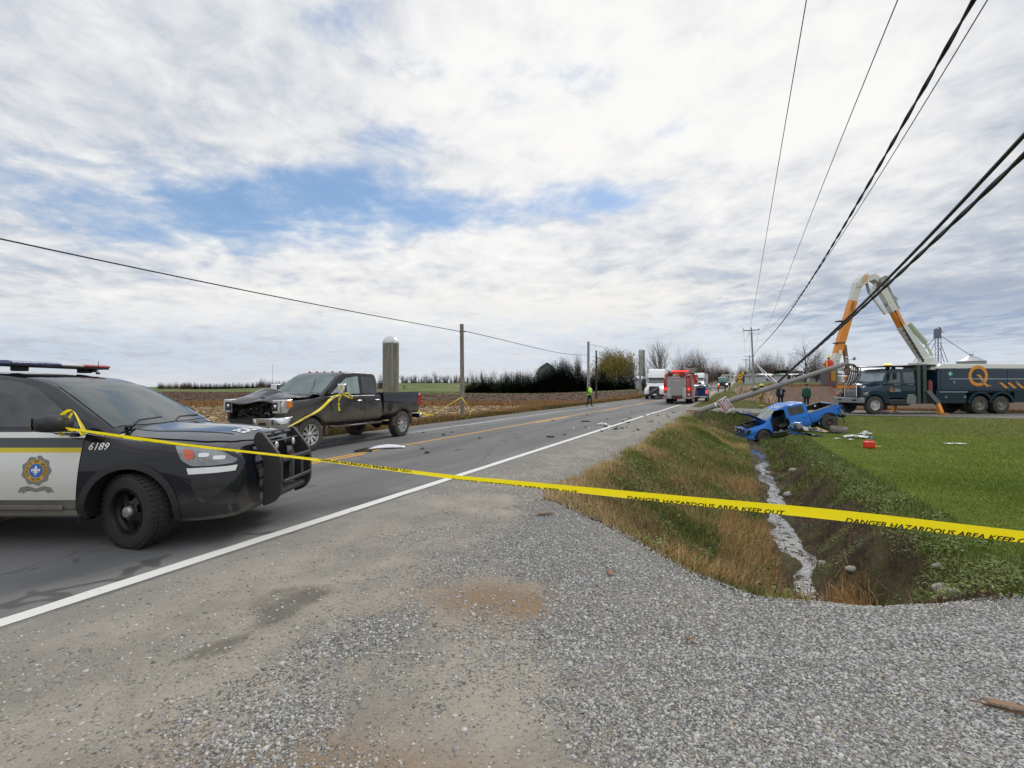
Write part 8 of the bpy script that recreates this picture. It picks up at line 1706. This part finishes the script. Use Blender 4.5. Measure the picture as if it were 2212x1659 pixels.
# left verge: dry orange grass fringe, stubble and husks
n = 60000; t = np.exp(rg.uniform(math.log(6), math.log(110), n)); r = -12.15 - np.abs(rg.normal(0, 1.0, n)) - .3 * rg.random(n) - .0; x = r * CT + t * ST; y = -r * ST + t * CT; ok = seen(r, t, 3); r, t = r[ok], t[ok]
blades('verge_grass', 'dry orange and olive grass fringing the far side of the road', r, t, rg.uniform(.10, .30, len(r)) * (.7 + .5 * sst(-r, 12.4, 13.5)), .012 + .0012 * t, vcmat('verge grass', [(0, (.075, .080, .025)), (.3, (.13, .105, .04)), (.6, (.28, .15, .06)), (1, (.40, .25, .12))]), .5, np.clip(rg.normal(.28, .16, len(r)) + .5 * sst(-r, 12.4, 13.4) + (fbm(r, t, 2, 81) - .5), 0, 1))
n = 30000; x = rg.uniform(-62, 10, n); y = rg.normal(51.5, 1.5, n) + (x + 20) * .02; r = x * CT - y * ST; t = x * ST + y * CT; ok = r < -13.5; r, t = r[ok], t[ok]; blades('field_strip_grass', 'band of tall orange dry grass crossing the field', r, t, rg.uniform(.25, .6, len(r)) * (.4 + 1.0 * fbm(r, t, 3, 83)), .05 + 0 * r, dry_m, .4)
n = 16000; t = rg.uniform(30, 100, n); r = -13.4 - np.abs(rg.normal(0, 1.6, n)); blades('verge_tufts', 'taller orange grass clumps along the field edge by the officer', r, t, rg.uniform(.2, .5, n) * (.3 + 1.2 * fbm(r, t, 3, 85)), .035 + 0 * r, dry_m, .4)
husk = ([(-.5, -.12, 0), (0, -.14, .12), (.5, -.1, .02), (.5, .1, .05), (0, .14, .2), (-.5, .12, .06)], [(0, 1, 4, 5), (1, 2, 3, 4)])
n = 42000; y = np.exp(rg.uniform(math.log(13), math.log(50), n)); x = rg.uniform(-1.1, .45, n) * y; r = x * CT - y * ST; t = x * ST + y * CT; ok = (r < -14.6 + (fbm(r, t, 1.5, 91) - .5) * 1.5) & (fbm(r, t, 1.2, 93) > .36) & (y < 50); r, t = r[ok], t[ok]
V, F, c = scatter(world(np.stack([r, t, H(r, t) + .01], 1)), husk[0], husk[1], rg.uniform(.10, .32, len(r)), rg.random(len(r)) * 6.28, rg.uniform(0, .7, len(r)), rg.random(len(r)) * 6.28)
tag(npmesh('corn_stubble', V, F, vcmat('corn husk', [(0, (.18, .115, .055)), (.5, (.36, .25, .12)), (1, (.54, .42, .24))]), col=c), 'pale corn husks and stubble littering the brown field', 'stubble', kind='stuff')
n = 16000; y = rg.uniform(50, 175, n); x = rg.uniform(-1.1, .42, n) * y; r = x * CT - y * ST; t = x * ST + y * CT; ok = (r < -15); r, t = r[ok], t[ok]; V, F, c = scatter(world(np.stack([r, t, H(r, t) + .02], 1)), husk[0], husk[1], rg.uniform(.3, .7, len(r)), rg.random(len(r)) * 6.28); tag(npmesh('field_clods', V, F, vcmat('clods', [(0, (.035, .022, .014)), (.7, (.085, .052, .032)), (1, (.17, .11, .065))]), col=c), 'clods and straw on the ploughed field', 'clods', kind='stuff')
# right: verge beyond the side road, reeds and tawny strip behind the men
n = 26000; t = rg.uniform(42.5, 100, n); r = rg.uniform(-3.3, 4.0, n); blades('roadside_grass', 'olive roadside grass beyond the side road', r, t, rg.uniform(.05, .13, n), .02 + 0 * r, bank_m, .4, np.clip(rg.normal(.38, .2, n), 0, 1))
n = 14000; r = rg.uniform(2.2, 26, n); t = 42.8 + np.abs(rg.normal(0, .8, n)); blades('tawny_grass', 'tawny grass on the far edge of the side road', r, t, rg.uniform(.06, .2, n), .025 + 0 * r, dry_m, .4)
n = 12000; r = rg.uniform(5, 75, n); yb = 86 + rg.normal(0, 1.0, n); t = (yb + r * ST) / CT; blades('field_edge_grass', 'tawny grass band at the back of the ploughed field on the right', r, t, rg.uniform(.2, .5, n), .07 + 0 * r, dry_m, .4)
reed = vcmat('dry corn stalks', [(0, (.30, .18, .12)), (.5, (.55, .40, .28)), (1, (.72, .58, .45))])
for (u, v, D, w_, h_, nn, lb) in ((1622, 849, 62, 1.5, 1.9, 1500, 'large clump of pinkish dry corn stalks by the leaning power pole'), (1664, 862, 49, .9, 1.1, 700, 'small clump of dry corn stalks behind the snapped pole, right of the firefighter'), (1622, 858, 55, .6, .7, 350, 'low clump of dry stalks under the large one')):
    p = PX(u, v, D); z0 = GZ(p.x, D); nn2 = nn; P = np.stack([rg.normal(p.x, w_ * .55, nn2), rg.normal(D, .8, nn2), np.full(nn2, z0)], 1); P[:, 2] += rg.random(nn2) ** 1.2 * h_ * .55
    V, F, c = scatter(P, np.array(blade[0]), blade[1], rg.uniform(.3, .7, nn2) * h_ * .55, rg.random(nn2) * 6.28, np.abs(rg.normal(0, .6, nn2)), rg.random(nn2) * 6.28, sx=np.full(nn2, .16)); tag(npmesh('corn_clump', V, F, reed, col=c), lb, 'corn clump')
# churned earth and gouges near the wreck
n = 5200; r = rg.uniform(-2.3, .9, n); t = rg.normal(31.6, 1.6, n); blades('matted_grass', 'grey matted grass torn up between the wreck and the side road', r, t, rg.uniform(.08, .25, n), .03 + 0 * r, vcmat('matted grass', [(0, (.06, .05, .035)), (1, (.20, .175, .12))]), 1.1)
# ------------------------------------------------------------------ debris
litw = M('white plastic litter', (.62, .63, .62), .5, var=.1); litb = M('blue plastic', (.03, .18, .55), .4); lit_red = M('red plastic', (.70, .035, .02), .35, coat=.3); gdark = M('dark debris plastic', (.03, .03, .03), .5)
def crumple(name, label, u, v, D, sz, mat, seed, cat_, hz=.3, n=9, group=None, z0=None):
    rg2 = random.Random(seed); rows = []
    for i in range(n):
        rows.append([((i / (n - 1) - .5) * sz[0] + rg2.gauss(0, .04) * sz[0], (j / (n - 1) - .5) * sz[1] + rg2.gauss(0, .05) * sz[1], hz * (rg2.random() ** 1.5) * (1 - abs(i / (n - 1) - .5)) * (1.2 - abs(j / (n - 1) - .5)) + .01) for j in range(n)])
    q = MB(); q.grid(rows); o = q.build(name, mat, solid=.006, ang=30); p = PX(u, v, D); o.location = (p.x, p.y, (GZ(p.x, p.y) if z0 is None else z0) + .01); o.rotation_euler = (0, 0, rg2.uniform(-.4, .4)); return tag(o, label, cat_, group)
crumple('plastic_bag', 'large crumpled white plastic bag on the lawn behind the wreck', 1848, 931, 22.5, (.95, .45), litw, 3, 'litter', .17)
crumple('white_wrapping', 'torn white wrapping on the lawn right of the tyre', 1868, 919, 24, (.55, .35), litw, 4, 'litter', .2)
crumple('white_scrap', 'flat white paper strip alone far out on the green lawn', 2064, 940, 20, (.75, .2), litw, 5, 'litter', .04)
crumple('white_scrap', 'tiny white scrap on the lawn left of the large plastic bag', 1809, 936, 22, (.25, .15), litw, 6, 'litter', .05)
crumple('white_scrap', 'small white scrap on the lawn just in front of the large plastic bag', 1838, 937, 21.5, (.2, .15), litw, 7, 'litter', .08)
crumple('blue_scrap', 'small blue plastic piece on the lawn right of the large bag', 1881, 929, 22.3, (.28, .12), litb, 8, 'litter', .06)
def on(u, v, D): p = PX(u, v, D); return Vector((p.x, p.y, GZ(p.x, p.y)))
b0 = on(1877, 962, 18.5); root = empty('jerrycan', 'red plastic fuel can lying on the lawn with its yellow spout to the right', 'fuel can', b0, rz=-.05); root.scale = (.8,) * 3; q = MB(); q.box((0, 0, .17), (.46, .26, .32)); q.box((.18, 0, .22), (.14, .2, .16)); q.build('body', lit_red, root, bev=.06, seg=4); q = MB(); q.tube([(.23, 0, .12), (.34, 0, .10), (.55, .02, .09)], [.03, .022, .014], 8); q.build('spout', M('yellow plastic', (.85, .55, .03), .4), root); q = MB(); q.tube([(-.15, 0, .32), (-.1, 0, .38), (.1, 0, .38), (.15, 0, .32)], .02, 6); q.build('handle', lit_red, root)
b0 = on(1812, 928, 25.2); root = empty('loose_tyre', 'dusty car tyre lying flat on the lawn behind the wreck tail', 'tyre', b0 + Vector((0, 0, .16)), rot=(R(97), 0, R(10))); w_ = .27; r_ = .40; q = MB(); q.lathe([(.23, -.12), (.27, -.135), (.37, -.13), (.395, -.09), (.40, 0), (.395, .09), (.37, .13), (.27, .135), (.23, .12), (.22, 0), (.23, -.12)], axis='Y', n=36); q.build('rubber', M('dusty loose tyre', (.19, .17, .14), .9, var=.25, bmp=.2), root)
b0 = on(1742, 944, 23.5); root = empty('torn_door', 'torn grey and blue front door lying crumpled on the ditch edge', 'car door', b0); random.seed(6)
for nm, mt, sx_, sy_, ox, oz, hz, sd_ in (('inner_trim', M('grey door trim', (.28, .28, .27), .6, var=.2), 1.3, .7, .1, .18, .35, 1), ('outer_skin', M('scuffed dark blue skin', (.01, .07, .22), .5, var=.5), 1.15, .7, -.05, .0, .22, 2), ('trim_piece', MATS['grey door trim'], .7, .4, .35, .28, .2, 5), ('window_frame', ub, .5, .5, -.75, .05, .1, 7)):
    rg2 = random.Random(sd_); 
    if nm == 'window_frame':
        q = MB(); q.tube([(-.35, 0, .02), (-.72, 0, .18), (-.85, 0, .38), (-.72, 0, .56), (-.45, 0, .60), (-.25, .0, .58)], .035, 8); q.build(nm, ub, root); continue
    q = MB(); q.grid([[((i / 8 - .5) * sx_ + ox + rg2.gauss(0, .05), (j / 8 - .5) * sy_ + rg2.gauss(0, .04), oz + hz * rg2.random() * (1 - i / 10) + .38 * max(0, .45 - i / 8) * (1 if nm == 'inner_trim' else 0)) for j in range(9)] for i in range(9)]); q.build(nm, mt, root, ang=25, solid=.01)
q = MB(); [q.bar((random.uniform(-.6, .6), random.uniform(-.3, .3), random.uniform(.05, .4)), (random.uniform(-.6, .9), random.uniform(-.4, .3), random.uniform(.02, .35)), .03, .02) for _ in range(14)]; q.build('torn_bracket', gdark, root)
b0 = on(1778, 928, 25); root = empty('debris_pile', 'black debris with a yellow tool beside the wreck rear wheel', 'debris', b0)
for i in range(7): q = MB(); q.box((random.uniform(-.1, .9), random.uniform(-.3, .3), .05), (random.uniform(.1, .35), random.uniform(.08, .2), random.uniform(.03, .1)), rz=random.uniform(0, 3)); q.build('shard', gdark, root)
q = MB(); q.cyl((-.35, 0, .25), (.15, -.1, .05), .07, n=10); q.build('yellow_tube', M('faded yellow tube', (.62, .38, .10), .6), root)
# bumper strip and shards on the road by the black pickup
b0 = on(1446 * 0 + 838, 966, 13.0); root = empty('bumper_piece', 'curved chrome bumper piece lying on the road beside the black pickup', 'car part', b0, rz=.35); root.scale = (.78, .78, .78); q = MB(); q.grid([[(x, y + .10 * math.cos(x * 2.4), .03 + .10 * math.exp(-((y) / .08) ** 2) * math.cos(x * 2.2)) for y in (-.12, -.06, 0, .06, .12)] for x in np.linspace(-.62, .55, 14)]); q.build('chrome_strip', M('scuffed chrome', (.62, .62, .64), .25, metal=.8, var=.2), root, solid=.01); q = MB(); q.box((-.2, -.1, .02), (.8, .1, .03), rz=.1); q.build('torn_edge', gdark, root)
q = MB(); q.box((0, 0, .025), (.42, .14, .05), rz=.2); q.bar((-.2, 0, .03), (.1, .05, .09), .05, .03); o = q.build('black_shard', gdark); o.location = on(785, 973, 12.4); tag(o, 'flat black plastic piece on the road left of the chrome bumper piece', 'car part')
q = MB(); q.box((0, 0, .03), (.5, .34, .05), rz=.1); q.box((0, 0, .05), (.34, .2, .05), rz=.1); o = q.build('flat_panel', gdark); o.location = on(1265, 911, 23); o.scale = (.8, .8, .8); tag(o, 'black rectangular panel lying flat in the right lane', 'car part')
random.seed(31); scat = []
for i in range(48):
    t = random.uniform(17, 33); r = -4.5 + random.gauss(.6, 1.0); scat.append((r, t))
for i in range(9): scat.append((random.uniform(-8, -4.6), random.uniform(10, 30)))
for i in range(4): scat.append((random.uniform(-10.2, -8.6), random.uniform(11, 19)))
for i, (r, t) in enumerate(scat):
    q = MB(); s_ = random.uniform(.03, .09) * (1.5 if random.random() < .15 else 1); q.box((0, 0, .02), (s_ * random.uniform(1, 2.6), s_, random.uniform(.015, .05)), rz=random.uniform(0, 3)); q.v = [(v[0] + random.gauss(0, .01), v[1] + random.gauss(0, .01), max(0.002, v[2] + random.gauss(0, .008))) for v in q.v]
    w = random.random() < .22; o = q.build('debris_piece', litw if w else gdark); p = RT(r, t); o.location = (p.x, p.y, float(H(r, t)) + .006); tag(o, 'small white shard of crash debris scattered by the road edge line' if w else 'small black shard of crash debris scattered by the road edge line', 'debris', 'white crash shards on the road' if w else 'black crash shards on the road')
crumple('white_shard', 'crumpled white plastic shard on the white edge line, among black shards', 1300, 918, 21, (.42, .22), litw, 12, 'debris', .1)
# dead leaves and cornstalks on the near gravel
for i, (u, v, D, L) in enumerate(((2172, 1545, 2.45, .14), (1178, 1112, 6.2, .2), (1318, 1245, 4.2, .12), (1490, 1400, 3.1, .06))):
    q = MB(); q.grid([[(x, y, .01 + .02 * math.cos(9 * x) + .03 * abs(y) / L) for y in (-.18 * L, 0, .18 * L)] for x in np.linspace(-L / 2, L / 2, 7)]); q.bar((-L * .9, .01, .01), (L * .6, -.02, .015), .006, .006); o = q.build('corn_husk', M('husk brown', (.20, .115, .06), .8, var=.3), solid=.002); p = PX(u, v, D); o.location = (p.x, p.y, GZ(p.x, p.y) + .03); o.rotation_euler = (0, 0, -.5 + i); tag(o, ('largest dry brown corn husk on the gravel at the right edge', 'dry husk on the gravel tip beside the grass', 'small dry husk on the gravel below the tape', 'tiny dry husk in the middle of the gravel')[i], 'corn husk')
bpy.context.view_layer.update()
